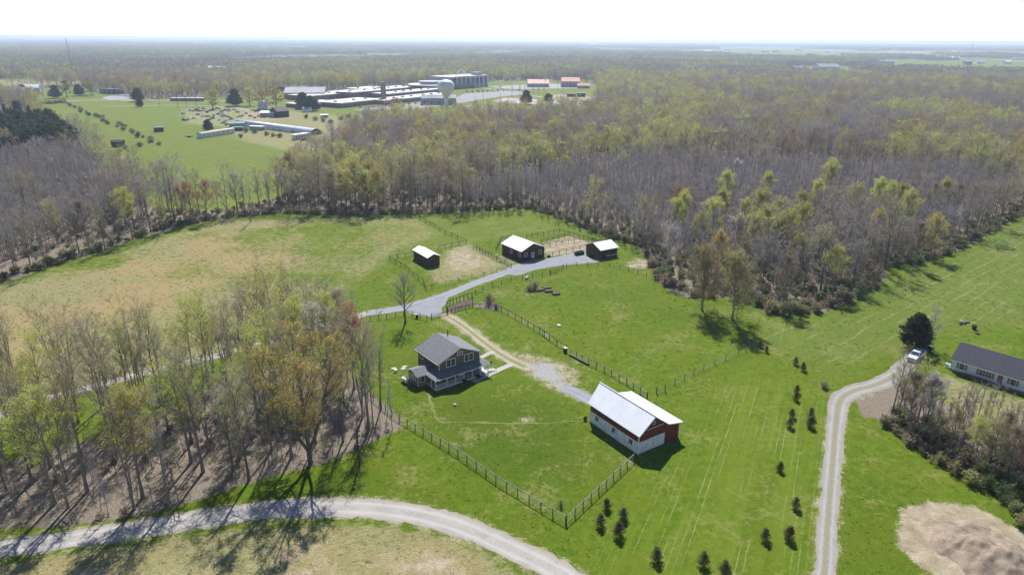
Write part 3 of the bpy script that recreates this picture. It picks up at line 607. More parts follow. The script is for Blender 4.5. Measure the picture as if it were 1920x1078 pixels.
# near kinds, with trunk and crown apart
big = dict(n1=26, n2=8, n3=12, ang=(62, 18), L1=.36, tw=.032)
tall = dict(n1=19, n2=7, n3=11, ang=(50, 18), L1=.33, tw=.027, lo=.38, shape='vase', up=.42)
make_tree('bare0', 11, 19, .24, 'bark_grey', 'twig_grey', 'leaf_olive', 2200, .085, **tall); make_tree('bare1', 12, 17, .20, 'bark_dark', 'twig_grey', 'leaf_olive', 2000, .085, **tall)
make_tree('bare2', 13, 20, .26, 'bark_grey', 'twig_brown', 'leaf_olive', 1800, .09, **{**tall, 'lo': .5, 'leaders': 2, 'n1': 20, 'leadspread': .07}); make_tree('bare3', 14, 13, .13, 'bark_grey', 'twig_grey', None, 0, .1, **{**tall, 'n1': 11, 'lo': .35})
make_tree('yellow0', 15, 19, .26, 'bark_grey', 'twig_brown', 'leaf_yellow', 5600, .10, **tall); make_tree('yellow1', 16, 18, .24, 'bark_grey', 'twig_grey', 'leaf_yellow', 9500, .105, **{**tall, 'n1': 22, 'L1': .32, 'shape': 'oval', 'lo': .4})
make_tree('lime0', 17, 13, .16, 'bark_grey', 'twig_grey', 'leaf_lime', 12000, .12, **{**tall, 'n1': 24, 'L1': .44, 'shape': 'oval', 'lo': .25}); make_tree('lime1', 18, 18, .22, 'bark_grey', 'twig_brown', 'leaf_lime', 6500, .11, **{**tall, 'n1': 24, 'L1': .38})
make_tree('amber0', 19, 21, .42, 'bark_dark', 'twig_brown', 'leaf_amber', 17000, .105, **{**big, 'leaders': 4, 'n1': 44, 'lo': .34, 'ang': (60, 14), 'L1': .30, 'leadspread': .27, 'n3': 15}); make_tree('amber1', 20, 15, .2, 'bark_grey', 'twig_brown', 'leaf_amber', 10000, .115, **{**big, 'lo': .25})
make_tree('russet0', 21, 14, .18, 'bark_grey', 'twig_brown', 'leaf_russet', 6000, .105, **{**tall, 'n1': 22, 'L1': .4, 'lo': .28, 'shape': 'oval'}); make_tree('olive0', 22, 16, .22, 'bark_grey', 'twig_grey', 'leaf_olive', 9000, .105, **{**big, 'lo': .3, 'n1': 22})
make_tree('cream0', 23, 16, .20, 'bark_grey', 'twig_pale', 'leaf_cream', 4200, .11, **{**big, 'lo': .3, 'ang': (38, 10), 'shape': 'oval', 'L1': .33}); make_tree('white0', 24, 10, .13, 'bark_dark', 'twig_grey', 'leaf_white', 5200, .12, **{**big, 'lo': .25, 'n1': 18, 'ang': (40, 12)})
make_tree('pear0', 25, 15.5, .24, 'bark_grey', 'twig_brown', 'leaf_olive', 15000, .115, **{**big, 'lo': .2, 'n1': 38, 'ang': (74, 16), 'L1': .42, 'n2': 8, 'up': .35}); make_tree('pale0', 26, 14, .22, 'bark_pale', 'twig_pale', None, 0, .1, **{**big, 'lo': .3, 'n1': 18})
make_tree('bigbare0', 27, 16, .30, 'bark_dark', 'twig_grey', 'leaf_olive', 500, .1, **{**big, 'lo': .3, 'n1': 24}); make_tree('brown0', 28, 16, .22, 'bark_grey', 'twig_brown', 'leaf_brown', 4500, .13, **{**big, 'lo': .28})
make_tree('stem0', 29, 11, .085, 'bark_grey', 'twig_purple', None, 0, .1, n1=12, n2=4, n3=9, ang=(34, 14), L1=.17, tw=.032, lo=.3, shape='slim', kt=5, kl=3); make_tree('stem1', 30, 12.5, .10, 'bark_grey', 'twig_brown', None, 0, .1, n1=12, n2=4, n3=9, ang=(34, 14), L1=.16, tw=.032, lo=.4, shape='slim', kt=5, kl=3)
conifer('spruce0', 31, 1.75, .82, 'needle_cedar', 13, 9, 26, .06, shape=.7, droop=-.1); conifer('spruce1', 32, 1.75, .75, 'needle_cedar', 13, 8, 24, .06, shape=.6, droop=-.1); conifer('pine0', 33, 15, 3.4, 'needle_pine', 17, 9, 34, .30, lo=.25, droop=-.1, shape=.75); conifer('pine1', 34, 14, 3.6, 'needle_pine', 16, 9, 36, .30, lo=.2, droop=-.1, rnd=True)
conifer('cedar0', 35, 8.0, 3.7, 'needle_dark', 26, 15, 60, .20, lo=.03, droop=-.15, shape=.5); conifer('cedar1', 36, 13, 5.8, 'needle_dark', 22, 12, 40, .36, lo=.03, shape=.5, droop=-.1)
for i, (lm, tm) in enumerate([('leaf_sage', 'twig_grey'), ('leaf_green', 'twig_grey'), ('leaf_brown', 'twig_brown'), ('leaf_olive', 'twig_grey'), ('leaf_green', 'twig_brown')]): bush('bush%d' % i, 40 + i, 1.6, 1.5, lm, 1500, .10, 16, tm)
bush('bush_bare', 48, 1.6, 1.4, 'leaf_brown', 120, .08, 30, 'twig_brown'); bush('bush_dark', 49, 1.2, 1.0, 'needle_dark', 1600, .09, 14, 'bark_dark')
for k_, l_, s_ in (('fyellow', 'leaf_yellow', 50), ('famber', 'leaf_amber', 51), ('folive', 'leaf_olive', 52), ('frusset', 'leaf_russet', 53), ('flime', 'leaf_lime', 54)): make_tree(k_, s_, 15, .4, 'bark_dark', 'twig_brown', l_, 4200, .27, n1=22, n2=6, n3=8, ang=(75, 20), L1=.5, tw=.07, lo=.22, shape='oval', up=.3)
def plant_tree(key, name, label, cat, xy, s=1.0, group=None, rz=None, sz=1.0):
    a, b, H = TREES[key]; rz = random.uniform(0, 6.28) if rz is None else rz
    t = thing(name, label, cat, (xy[0], xy[1], 0), rz, group); t.scale = (s, s, s * sz)
    place('trunk', a, t); place('crown', b, t); return t
leaf_mat('blade_green', (.115, .16, .012), .4, .04); leaf_mat('blade_straw', (.42, .37, .20), .3, .03); leaf_mat('blade_olive', (.17, .185, .045), .45, .05)
def tuft(key, seed, r, h, mat, n=11):
    rg = np.random.default_rng(seed); a = rg.uniform(0, 6.28, n); q = r * .5 * np.sqrt(rg.uniform(0, 1, n)); p0 = np.stack([np.cos(a) * q, np.sin(a) * q, np.zeros(n)], 1); p1 = p0 + np.stack([np.cos(a) * r * .6, np.sin(a) * r * .6, h * rg.uniform(.5, 1.1, n)], 1) + rg.normal(0, r * .15, (n, 3)) * [1, 1, 0]
    V, F = ribbons(p0, p1, np.full(n, r * .3), rg); TREES[key] = mesh_quads(key, V, F, [MATS[mat]])
tuft('t_0', 1, .24, .035, 'blade_green'); tuft('t_1', 2, .20, .05, 'blade_green'); tuft('t_2', 3, .26, .045, 'blade_olive'); tuft('t_3', 4, .28, .07, 'blade_straw'); tuft('t_4', 5, .26, .06, 'blade_straw'); tuft('t_5', 6, .22, .06, 'blade_straw')
def plant_bush(key, name, label, cat, xy, s=1.0, group=None, sz=1.0):
    o = place(name, TREES[key], None, (xy[0], xy[1], 0), random.uniform(0, 6.28), (s, s, s * sz)); return tag(o, label, cat, group)
# ------------------------------------------------------------------ scattering of uncountable woods
def proto_coll(name, keys):
    col = bpy.data.collections.new(name)
    for i, k in enumerate(keys):
        o = bpy.data.objects.new('%s_%02d' % (name, i), TREES[k]); col.objects.link(o)
    return col
def scatter(name, label, cat, pts, scale, idx, col, tilt=0.0, seed=0):
    rng = np.random.default_rng(seed); n = len(pts); me = bpy.data.meshes.new(name); me.vertices.add(n); me.vertices.foreach_set('co', np.column_stack([pts, np.zeros(n)]).astype(np.float32).ravel())
    rot = np.column_stack([rng.normal(0, tilt, n), rng.normal(0, tilt, n), rng.uniform(0, 6.28, n)]).astype(np.float32)
    sc = np.asarray(scale, np.float32); sc = np.column_stack([sc, sc, sc * rng.uniform(.88, 1.12, n)]).astype(np.float32) if sc.ndim == 1 else sc
    for nm, ty, d, pr in (('rot', 'FLOAT_VECTOR', rot, 'vector'), ('scl', 'FLOAT_VECTOR', sc, 'vector'), ('idx', 'INT', np.asarray(idx, np.int32), 'value')):
        a = me.attributes.new(nm, ty, 'POINT'); a.data.foreach_set(pr, d.ravel())
    o = tag(place(name, me), label, cat, None, 'stuff')
    ng = bpy.data.node_groups.new(name, 'GeometryNodeTree'); ng.interface.new_socket('Geometry', in_out='INPUT', socket_type='NodeSocketGeometry'); ng.interface.new_socket('Geometry', in_out='OUTPUT', socket_type='NodeSocketGeometry')
    gi, go = ng.nodes.new('NodeGroupInput'), ng.nodes.new('NodeGroupOutput'); ip = ng.nodes.new('GeometryNodeInstanceOnPoints'); ci = ng.nodes.new('GeometryNodeCollectionInfo')
    ci.inputs['Collection'].default_value = col; ci.inputs['Separate Children'].default_value = True; ci.inputs['Reset Children'].default_value = True
    def named(nm, ty):
        x = ng.nodes.new('GeometryNodeInputNamedAttribute'); x.data_type = ty; x.inputs['Name'].default_value = nm; return x.outputs['Attribute']
    e2r = ng.nodes.new('FunctionNodeEulerToRotation'); L = ng.links.new
    L(named('rot', 'FLOAT_VECTOR'), e2r.inputs[0]); L(gi.outputs[0], ip.inputs['Points']); L(ci.outputs[0], ip.inputs['Instance']); ip.inputs['Pick Instance'].default_value = True
    L(named('idx', 'INT'), ip.inputs['Instance Index']); L(e2r.outputs[0], ip.inputs['Rotation']); L(named('scl', 'FLOAT_VECTOR'), ip.inputs['Scale']); L(ip.outputs[0], go.inputs[0])
    md = o.modifiers.new('scatter', 'NODES'); md.node_group = ng; return o
def jgrid(x0, x1, y0, y1, sp, seed, jit=.9):
    rng = np.random.default_rng(seed); X, Y = np.meshgrid(np.arange(x0, x1, sp), np.arange(y0, y1, sp)); Q = np.stack([X.ravel(), Y.ravel()], 1)
    return Q + rng.uniform(-jit / 2, jit / 2, Q.shape) * sp
def in_view(Q, margin=160):
    p = PJ(Q); return (Q[:, 1] > 30) & (p[:, 0] > -margin) & (p[:, 0] < 1920 + margin)
# scattered kinds: lighter meshes
mid = dict(kt=5, kl=3, kb=2, merged=True)
def midtree(key, seed, H, tr, bark, twm, lf, nl, ls, **kw): make_tree(key, seed, H, tr, bark, twm, lf, nl, ls, **{**mid, **kw})
mv = dict(n1=16, n2=5, n3=8, ang=(62, 20), L1=.42, tw=.05, lo=.34, up=.35, shape='oval', twig=1.1)
midtree('m_bare0', 61, 17, .2, 'bark_grey', 'twig_grey', 'leaf_brown', 300, .2, **mv); midtree('m_bare1', 62, 16, .24, 'bark_dark', 'twig_brown', 'leaf_brown', 500, .2, **mv); midtree('m_bare2', 63, 18, .2, 'bark_dark', 'twig_purple', None, 0, .2, **mv)
midtree('m_yellow0', 64, 17, .24, 'bark_dark', 'twig_brown', 'leaf_yellow', 1300, .16, **mv); midtree('m_yellow1', 65, 16, .2, 'bark_grey', 'twig_grey', 'leaf_yellow', 1900, .16, **mv); midtree('m_lime', 66, 15, .2, 'bark_grey', 'twig_grey', 'leaf_lime', 2300, .16, **{**mv, 'lo': .25})
midtree('m_amber', 67, 16, .2, 'bark_grey', 'twig_brown', 'leaf_amber', 1600, .16, **mv); midtree('m_olive', 68, 16, .24, 'bark_dark', 'twig_grey', 'leaf_olive', 1500, .16, **mv); midtree('m_russet', 69, 15, .2, 'bark_grey', 'twig_brown', 'leaf_russet', 1800, .17, **mv); midtree('m_brown', 70, 16, .2, 'bark_grey', 'twig_brown', 'leaf_brown', 1500, .16, **mv)
yv = dict(n1=11, n2=3, n3=8, ang=(34, 14), L1=.17, tw=.05, lo=.3, shape='slim', twig=.8)
for i in range(4): midtree('y_%d' % i, 80 + i, 10.5 + .6 * i, .075, 'bark_grey', ['twig_purple', 'twig_grey', 'twig_purple', 'twig_brown'][i], None, 0, .1, **yv)
bush('u_0', 90, 1.8, 1.6, 'leaf_sage', 350, .2, 10, 'twig_grey', tw=.05); bush('u_1', 91, 1.6, 1.6, 'leaf_brown', 160, .18, 14, 'twig_brown', tw=.05); bush('u_2', 92, 1.5, 1.5, 'leaf_green', 380, .2, 10, 'twig_brown', tw=.05)
conifer('p_0', 93, 15, 3.4, 'needle_pine', 14, 7, 16, .5, lo=.25, merged=True, droop=-.1, shape=.75); conifer('p_1', 94, 16, 3.6, 'needle_pine', 14, 7, 16, .5, lo=.25, merged=True, droop=-.1, rnd=True)
def clump(key, seed, n, rad, kinds):
    """a patch of canopy for woods far away"""
    rng = np.random.default_rng(seed); parts = []; mats = [MATS['twig_purple']] + [MATS[k] for k in kinds]
    for i in range(n):
        a, q = rng.uniform(0, 6.28), rad * math.sqrt(rng.uniform(0, 1)); c = np.array([math.cos(a) * q, math.sin(a) * q, 0]); h = rng.uniform(12.5, 18)
        parts.append((*prisms(c[None], c[None] + [[0, 0, h * .8]], np.array([.25]), np.array([.1]), 3), 0)); m = 34
        v = rng.normal(size=(m, 3)); v = unit(v) * rng.uniform(.3, 1, (m, 1)) ** .5 * np.array([3.4, 3.4, h * .36]); parts.append((*leafquads(c + [0, 0, h * .66] + v, .95, rng), 1 + int(rng.integers(0, len(kinds)))))
        w0 = c + rng.normal(0, 1.2, (10, 3)) + [0, 0, h * .35]; parts.append((*ribbons(w0, w0 + unit(rng.normal(0, .5, (10, 3)) + [0, 0, 1]) * h * .4, np.full(10, .3), rng), 0))
    V, F, M = join(parts); V[:, 2] = np.maximum(V[:, 2], 0); TREES[key] = mesh_quads(key, V, F, mats, M)
plainleaf = dict()
for nm, c in (('can_grey', (.192, .177, .180)), ('can_brown', (.197, .165, .139)), ('can_yellow', (.317, .324, .094)), ('can_olive', (.219, .225, .100)), ('can_pine', (.045, .07, .045))): leaf_mat(nm, c, .3, .03)
clump('c_0', 101, 12, 17, ['can_grey', 'can_grey', 'can_brown', 'can_olive']); clump('c_1', 102, 12, 17, ['can_grey', 'can_yellow', 'can_olive']); clump('c_2', 103, 12, 17, ['can_yellow', 'can_yellow', 'can_olive']); clump('c_3', 104, 12, 17, ['can_brown', 'can_grey']); clump('c_4', 105, 12, 17, ['can_pine', 'can_olive', 'can_grey'])
# ------------------------------------------------------------------ the woods as masses
rng = np.random.default_rng(7)
taken = []          # ground positions of trees that stand as objects of their own, filled below before scattering
def woods():
    tk = np.array(taken) if taken else np.zeros((0, 2))
    def clear_of(Q, r):
        ok = np.ones(len(Q), bool)
        for t in tk: ok &= (np.abs(Q[:, 0] - t[0]) > r) | (np.abs(Q[:, 1] - t[1]) > r)
        return ok
    # hardwood near and middle distance
    Q = np.vstack([jgrid(-520, 560, 235, 520, 6.4, 1), jgrid(-1000, 1000, 520, 1150, 7.6, 2)]); Q = Q[in_view(Q)]
    w = clear_w(Q, 1.0); yz = np.maximum(softpoly(Q, Z_YOUNG[0], 1.0), softpoly(Q, Z_YOUNG[1], 1.0)); pz = softpoly(Q, Z_PINE, 1.0)
    Q = Q[(w < .4) & (yz < .5) & (pz < .5)]; Q = Q[clear_of(Q, 2.4)]
    keys = ['m_bare0', 'm_bare1', 'm_bare2', 'm_yellow0', 'm_yellow1', 'm_lime', 'm_amber', 'm_olive', 'm_russet', 'm_brown']
    nz = vnoise(Q, 48, 41) * .65 + vnoise(Q, 16, 44) * .35; nz = .5 + (nz - .5) * 1.9 + rng.normal(0, .06, len(Q)); am = vnoise(Q, 30, 47) + rng.normal(0, .1, len(Q))
    idx = np.where(nz > .575, rng.choice([3, 4, 5, 7], len(Q), p=[.3, .35, .15, .2]), np.where(nz > .47, rng.choice([3, 7, 9, 1, 0], len(Q), p=[.22, .25, .25, .14, .14]), rng.choice([0, 1, 2, 9, 7], len(Q), p=[.28, .26, .3, .1, .06])))
    idx = np.where((am > .74), rng.choice([6, 8, 9], len(Q), p=[.4, .12, .48]), idx)
    scatter('hardwood_forest', 'mixed budding and bare hardwood forest stretching behind the farm', 'forest', Q, rng.uniform(.70, 1.2, len(Q)), idx, proto_coll('proto_hardwood', keys), .02, 3)
    # young dense stands
    Q = np.vstack([jgrid(-60, 480, 150, 420, 2.7, 4), jgrid(-420, -80, 150, 400, 2.7, 5)]); Q = Q[in_view(Q)]
    yz = np.maximum(softpoly(Q, Z_YOUNG[0], 1.0), softpoly(Q, Z_YOUNG[1], 1.0)); Q = Q[(yz > .5) & (vnoise(Q, 12, 55) > .3)]; Q = Q[clear_of(Q, 1.5)]
    scatter('young_plantation', 'dense stand of thin bare grey young trees', 'forest', Q, rng.uniform(.72, 1.15, len(Q)) * (.85 + .3 * vnoise(Q, 18, 58)), np.where(rng.uniform(0, 1, len(Q)) < .012, rng.choice([4, 5, 6], len(Q)), rng.choice([0, 1, 2, 3], len(Q))), proto_coll('proto_young', ['y_0', 'y_1', 'y_2', 'y_3', 'm_bare0', 'm_brown', 'm_olive']), .025, 6)
    Q = jgrid(-460, -120, 280, 480, 4.6, 7); Q = Q[in_view(Q)]; Q = Q[softpoly(Q, Z_PINE, 1.0) > .5]; Q = Q[clear_of(Q, 2.2)]
    scatter('pine_plantation', 'dark green pine plantation beside the far field', 'forest', Q, rng.uniform(.8, 1.1, len(Q)), rng.choice([0, 1], len(Q)), proto_coll('proto_pine', ['p_0', 'p_1']), .02, 8)
    # undergrowth along wood edges and in the woodlot
    E_ = []
    for z in (Z_HOME, Z_LEFT):
        poly = catmull(np.vstack([GP(z), GP(z[:1])]), 1.6)
        if z is Z_LEFT: poly = poly[::2]
        E_.append(poly + rng.normal(0, 1.6, poly.shape))
    E_ = np.vstack(E_ + [E_[0] + rng.normal(0, 2.2, E_[0].shape)]); w = clear_w(E_, 1.0); E_ = E_[(w < .75) & in_view(E_) & (E_[:, 1] < 700)]
    Wl = jgrid(-110, -10, 60, 150, 2.6, 9); Wl = Wl[(softpoly(Wl, Z_WOODLOT, .5) > .5) & (vnoise(Wl, 8, 60) > .5)]
    Fl = np.vstack([jgrid(-400, 480, 200, 330, 4.2, 10), jgrid(20, 220, 150, 240, 2.6, 13)]); Fl = Fl[in_view(Fl)]; Fl = Fl[clear_w(Fl, 1.0) < .3]
    U = np.vstack([E_, Wl, Fl]); s = np.concatenate([rng.uniform(.6, 1.5, len(E_)), rng.uniform(.3, .8, len(Wl)), rng.uniform(.6, 1.2, len(Fl))])
    ix = np.concatenate([rng.choice([0, 1, 2], len(E_), p=[.3, .5, .2]), np.ones(len(Wl), int), rng.choice([0, 1, 2], len(Fl), p=[.25, .6, .15])])
    scatter('undergrowth', 'low brush and saplings along the wood edges', 'undergrowth', U, s, ix, proto_coll('proto_under', ['u_0', 'u_1', 'u_2']), .05, 11)
    Sp = jgrid(-120, -10, 62, 150, 3.0, 14); Sp = Sp[(softpoly(Sp, Z_WOODLOT, .5) > .5) & (vnoise(Sp, 10, 62) > .42)]; Sp = Sp[clear_of(Sp, .8)]
    Rt = jgrid(55, 110, 85, 125, 2.2, 15); Rt = Rt[softpoly(Rt, [(1655, 790), (1690, 765), (1800, 790), (1930, 800), (1930, 930), (1850, 905), (1760, 860), (1690, 815)], .4) > .5]; Sp = np.vstack([Sp, Rt])
    scatter('saplings', 'thin bare saplings crowding the woodlot and thicket floor', 'undergrowth', Sp, np.concatenate([rng.uniform(.25, .75, len(Sp) - len(Rt)), rng.uniform(.25, .6, len(Rt))]), rng.choice([0, 1, 2, 3], len(Sp)), proto_coll('proto_sapling', ['y_0', 'y_1', 'y_2', 'y_3']), .08, 16)
    Br = jgrid(55, 115, 80, 128, 1.5, 17); Br = Br[(softpoly(Br, [(1655, 795), (1690, 770), (1800, 800), (1930, 810), (1930, 945), (1850, 912), (1760, 866), (1690, 820)], .4) > .5)]; Br = Br[vnoise(Br, 5, 19) > .38]
    scatter('brush', 'dense grey brown brush filling the thicket below the ranch house', 'brush', Br, rng.uniform(.5, 1.25, len(Br)), rng.choice([0, 1, 2], len(Br), p=[.35, .5, .15]), proto_coll('proto_brush', ['u_0', 'u_1', 'u_2']), .05, 18)
    # tufts in the lawns and pastures
    def cover(Q, k): return A[k][np.clip(np.searchsorted(ys, Q[:, 1]), 0, ny - 1) * nx + np.clip(np.searchsorted(xs, Q[:, 0]), 0, nx - 1)]
    Q = np.vstack([jgrid(-75, 110, 58, 135, .62, 20), jgrid(-150, 165, 135, 215, 1.05, 21), jgrid(-185, 100, 215, 290, 1.5, 22)]); Q = Q[in_view(Q, 60)]; ok = (cover(Q, 'litter') < .3) & (rng.uniform(0, 1, len(Q)) > cover(Q, 'dirt') * 1.2) & (cover(Q, 'gravel') < .3)
    for rd, wd in ((LANE, 2.3), (ROAD, 3.2), (DRIVE, 2.1), (TRACK, 1.6)): ok &= softline(Q, rd, wd, .3) < .5
    for c_, rr in (((-9.5, 127.5), 8.5), ((21, 105.5), 7.0), ((4, 208), 7.5), ((-24, 203), 5), ((27, 210), 6)): ok &= np.hypot(Q[:, 0] - c_[0], Q[:, 1] - c_[1]) > rr
    ok &= softpoly(Q, [(940, 508), (965, 497), (1015, 487), (1098, 474), (1128, 490), (1060, 497), (965, 517)], .5) < .5; ok &= softpoly(Q, [(762, 592), (762, 578), (838, 554), (832, 590), (806, 598)], .5) < .5
    ok &= rng.uniform(0, 1, len(Q)) < np.maximum(.18 * (1 - cover(Q, 'mow')), .5 * np.clip(cover(Q, 'tan'), 0, 1)); Q = Q[ok & (vnoise(Q, 2.2, 23) > .33)]; tn = cover(Q, 'tan'); dry = rng.uniform(0, 1, len(Q)) < tn * .85; ix = np.where(dry, rng.choice([3, 4, 5], len(Q), p=[.45, .2, .35]), rng.choice([0, 1, 2], len(Q), p=[.42, .38, .2]))
    scatter('grass', 'short spring grass tufts over the lawns and pastures', 'grass', Q, rng.uniform(.6, 1.35, len(Q)) * np.where(Q[:, 1] > 135, 1.5, 1.0), ix, proto_coll('proto_grass', ['t_0', 't_1', 't_2', 't_3', 't_4', 't_5']), .1, 24)
    # distant canopy
    D = []
    y = 1120.0
    while y < 15000:
        sp = max(24.0, y * .011) if y > 2600 else 21.0
        hw = .86 * y + 200; xx = np.arange(-hw, hw, sp); D.append(np.stack([xx + rng.uniform(-.5, .5, len(xx)) * sp, y + rng.uniform(-.5, .5, len(xx)) * sp], 1)); y += sp * (1.0 if y < 2600 else 1.5)
    D = np.vstack(D); D = D[in_view(D, 120)]; w = clear_w(D, 8.0); fld = vnoise(D * np.array([[1, .55]]), 620, 71)
    keep = (w < .3) & ((fld < .56) | (D[:, 1] < 1550)); D = D[keep]
    nz = vnoise(D, 240, 72) * .6 + vnoise(D, 70, 73) * .4 + rng.normal(0, .08, len(D)); ix = np.where(nz > .62, 2, np.where(nz > .52, 1, np.where(nz > .44, 0, 3))); ix = np.where((vnoise(D, 180, 75) > .74) & (D[:, 1] > 1700), 4, ix)
    ds = np.where(D[:, 1] > 2600, D[:, 1] * .011 / 24, 1.0); sc = np.maximum(1, ds) * rng.uniform(.85, 1.15, len(D)); sc = np.column_stack([sc, sc, rng.uniform(.8, 1.15, len(D))])
    scatter('distant_woods', 'hazy spring woods reaching to the horizon', 'forest', D, sc, ix, proto_coll('proto_canopy', ['c_0', 'c_1', 'c_2', 'c_3', 'c_4']), 0.0, 12)
# ------------------------------------------------------------------ the air
def haze(density=1.35e-4):
    b = MB(); b.box((-29000, -320, -1.5), (29000, 36000, 66.5)); o = b.build('haze', MATS.get('haze_air') or haze_mat(density)); tag(o, 'thin pale haze over the whole landscape', 'haze', None, 'stuff')
def haze_mat(density):
    m = bpy.data.materials.new('haze_air'); m.use_nodes = True; nt = m.node_tree; nt.nodes.clear(); out = nt.nodes.new('ShaderNodeOutputMaterial'); v = nt.nodes.new('ShaderNodeVolumePrincipled')
    v.inputs['Color'].default_value = (.68, .81, 1.0, 1); v.inputs['Density'].default_value = density; v.inputs['Anisotropy'].default_value = .35
    nt.links.new(v.outputs[0], out.inputs['Volume']); MATS['haze_air'] = m; return m
# ------------------------------------------------------------------ trees that stand as things of their own
random.seed(5)
def T(key, top, h, label, name='broadleaf_tree', cat='tree', group=None, base=None, sz=1.0, wide=1.0):
    """a tree whose crown top shows at top in the photograph and that is h metres tall"""
    H = TREES[key][2]; xy = G(*base) if base else G(top[0], top[1], h * .96)
    taken.append(xy); return plant_tree(key, name, label, cat, xy, h * wide / H, group, sz=sz / wide)
# named single trees
T('amber0', None, 21.5, 'big amber leafed tree with several stems beside the curved gravel road', base=(582, 869))
T('pear0', (1316, 477), 15.5, 'upright olive tree standing in the paddock, nearer the stable of the two', base=(1316, 581))
T('pear0', (1378, 490), 15.8, 'upright brown olive tree at the paddock edge, nearer the evergreens of the two', base=(1373, 599))
T('bigbare0', None, 12.0, 'nearly bare tree with a dark base by the entrance gate', base=(760, 606))
T('cedar0', None, 8.0, 'broad dark evergreen tree behind the white pickup truck', 'evergreen_tree', base=(1713, 653))
T('pale0', None, 9.0, 'pale grey bare tree leaning against the broad dark evergreen', base=(1740, 650))
T('pale0', (1256, 430), 15, 'pale barked bare tree at the wood edge near the red pen shed')
T('white0', (1384, 412), 12, 'white blossoming tree among the lime green trees of the thicket')
T('white0', (1384, 304), 10, 'slender cream blossoming tree standing alone in the grey young stand')
T('white0', (236, 336), 8, 'white flowering tree at the corner of the far field', base=(234, 372))
T('white0', (1738, 712), 9.5, 'cream blossoming tree in the thicket below the white ranch house', base=(1735, 800))
# thicket edge: crowns standing out from the young grey stand on the far side of the paddock
LIME = [(1365, 332), (1440, 334), (1357, 366), (1339, 389), (1417, 415), (1440, 400), (1429, 370), (1464, 385), (1479, 411), (1459, 419), (1506, 370), (1506, 396), (1534, 348), (1560, 308), (1650, 347), (1672, 351), (1695, 355), (1706, 370), (1607, 357), (1777, 347), (1560, 318), (1398, 385), (1285, 372), (1270, 385)]
for i, p in enumerate(sorted(LIME)): T('lime0', p, 11.5 + (i * 7 % 5) * .5, '%s lime green leafing tree, counted from the paddock side, rising from the grey young stand' % ordw(i), group='lime green trees in the young stand')
AMB = [(1349, 445, 'amber1'), (1652, 402, 'amber1'), (1759, 411, 'amber1'), (1757, 350, 'brown0'), (1800, 352, 'brown0'), (1858, 310, 'olive0'), (1890, 305, 'olive0'), (1270, 360, 'russet0'), (1500, 445, 'olive0'), (1541, 432, 'olive0'), (1575, 470, 'yellow1'), (1612, 460, 'bigbare0'), (1728, 425, 'brown0'), (1480, 490, 'brown0'), (1440, 455, 'bare1'), (1690, 420, 'bare0'), (1640, 440, 'bare1'),
       (1400, 460, 'olive0'), (1315, 405, 'olive0'), (1830, 350, 'bare1'), (1905, 330, 'bare0'), (1880, 345, 'bigbare0')]
KN = {'fyellow': 'yellow green tree', 'flime': 'lime green tree', 'famber': 'amber leafed tree', 'folive': 'olive budding tree', 'frusset': 'reddish tree', 'amber1': 'amber leafed tree', 'brown0': 'brown budding tree', 'olive0': 'olive budding tree', 'russet0': 'rusty red budding tree', 'yellow1': 'yellow green tree', 'bigbare0': 'bare spreading tree', 'bare1': 'bare grey tree', 'bare0': 'bare grey tree', 'bare2': 'bare forked tree', 'yellow0': 'sparse yellow green tree', 'lime1': 'lime green tree', 'cream0': 'cream grey budding tree', 'bare3': 'thin bare tree', 'stem0': 'thin bare stem', 'stem1': 'thin bare stem'}
cnt = {}
def numbered(kind, where):
    k = (kind, where); cnt[k] = cnt.get(k, -1) + 1; return '%s %s %s' % (ordw(cnt[k]), KN[kind] if kind in KN else kind, where)
for x, y, k in sorted(AMB): T(k, (x, y), 13, numbered(KN[k], 'counted from the paddock along the hay field thicket'), group='thicket trees along the hay field')
# row along the left pasture edge
ROW = [(6, 415, 'bare0', 15), (35, 400, 'bare1', 16), (62, 395, 'bare2', 17), (95, 380, 'lime1', 12), (128, 372, 'bare0', 17), (150, 378, 'brown0', 15), (182, 385, 'bare1', 14), (208, 365, 'bare2', 15), (232, 352, 'yellow1', 17), (262, 385, 'bare3', 11), (298, 375, 'lime1', 10), (318, 338, 'bare0', 14), (336, 352, 'russet0', 12.5), (352, 344, 'russet0', 13), (380, 342, 'russet0', 13.5), (437, 324, 'bigbare0', 15), (418, 350, 'bare3', 11), (462, 352, 'bare3', 12), (480, 330, 'bare0', 13), (500, 325, 'bare1', 13),
       (528, 300, 'bare0', 16), (546, 292, 'russet0', 17), (566, 280, 'bare2', 19), (590, 285, 'bare0', 18), (610, 290, 'bare1', 17), (636, 318, 'amber1', 14), (660, 302, 'amber1', 17), (686, 304, 'amber1', 17), (705, 320, 'amber1', 15), (620, 322, 'brown0', 14)]
for x, y, k, h in ROW: T(k, (x, y + 8), h, numbered(KN[k], 'counted from the pines end along the far pasture edge'), group='tree row along the far pasture edge')
x = 722
while x < 985:
    k = ['bare1', 'stem1', 'stem0', 'bare3', 'stem1'][int(x) % 5]; T(k, None, random.uniform(11, 15), numbered(KN[k], 'at the straight wood edge behind the stable, counted from the pasture'), base=(x, 399 - (x - 722) * .03 - random.uniform(0, 5)), group='straight wood edge behind the stable'); x += random.uniform(8, 14)
x = 1000
while x < 1235:
    y = 391 + (x - 985) * .335 - random.uniform(2, 10); k = ['stem1', 'stem0', 'bare3'][int(x) % 3]; T(k, None, random.uniform(10, 13), numbered(KN[k], 'at the slanting wood edge above the horse pens'), base=(x, y), group='slanting wood edge above the pens'); x += random.uniform(9, 15)
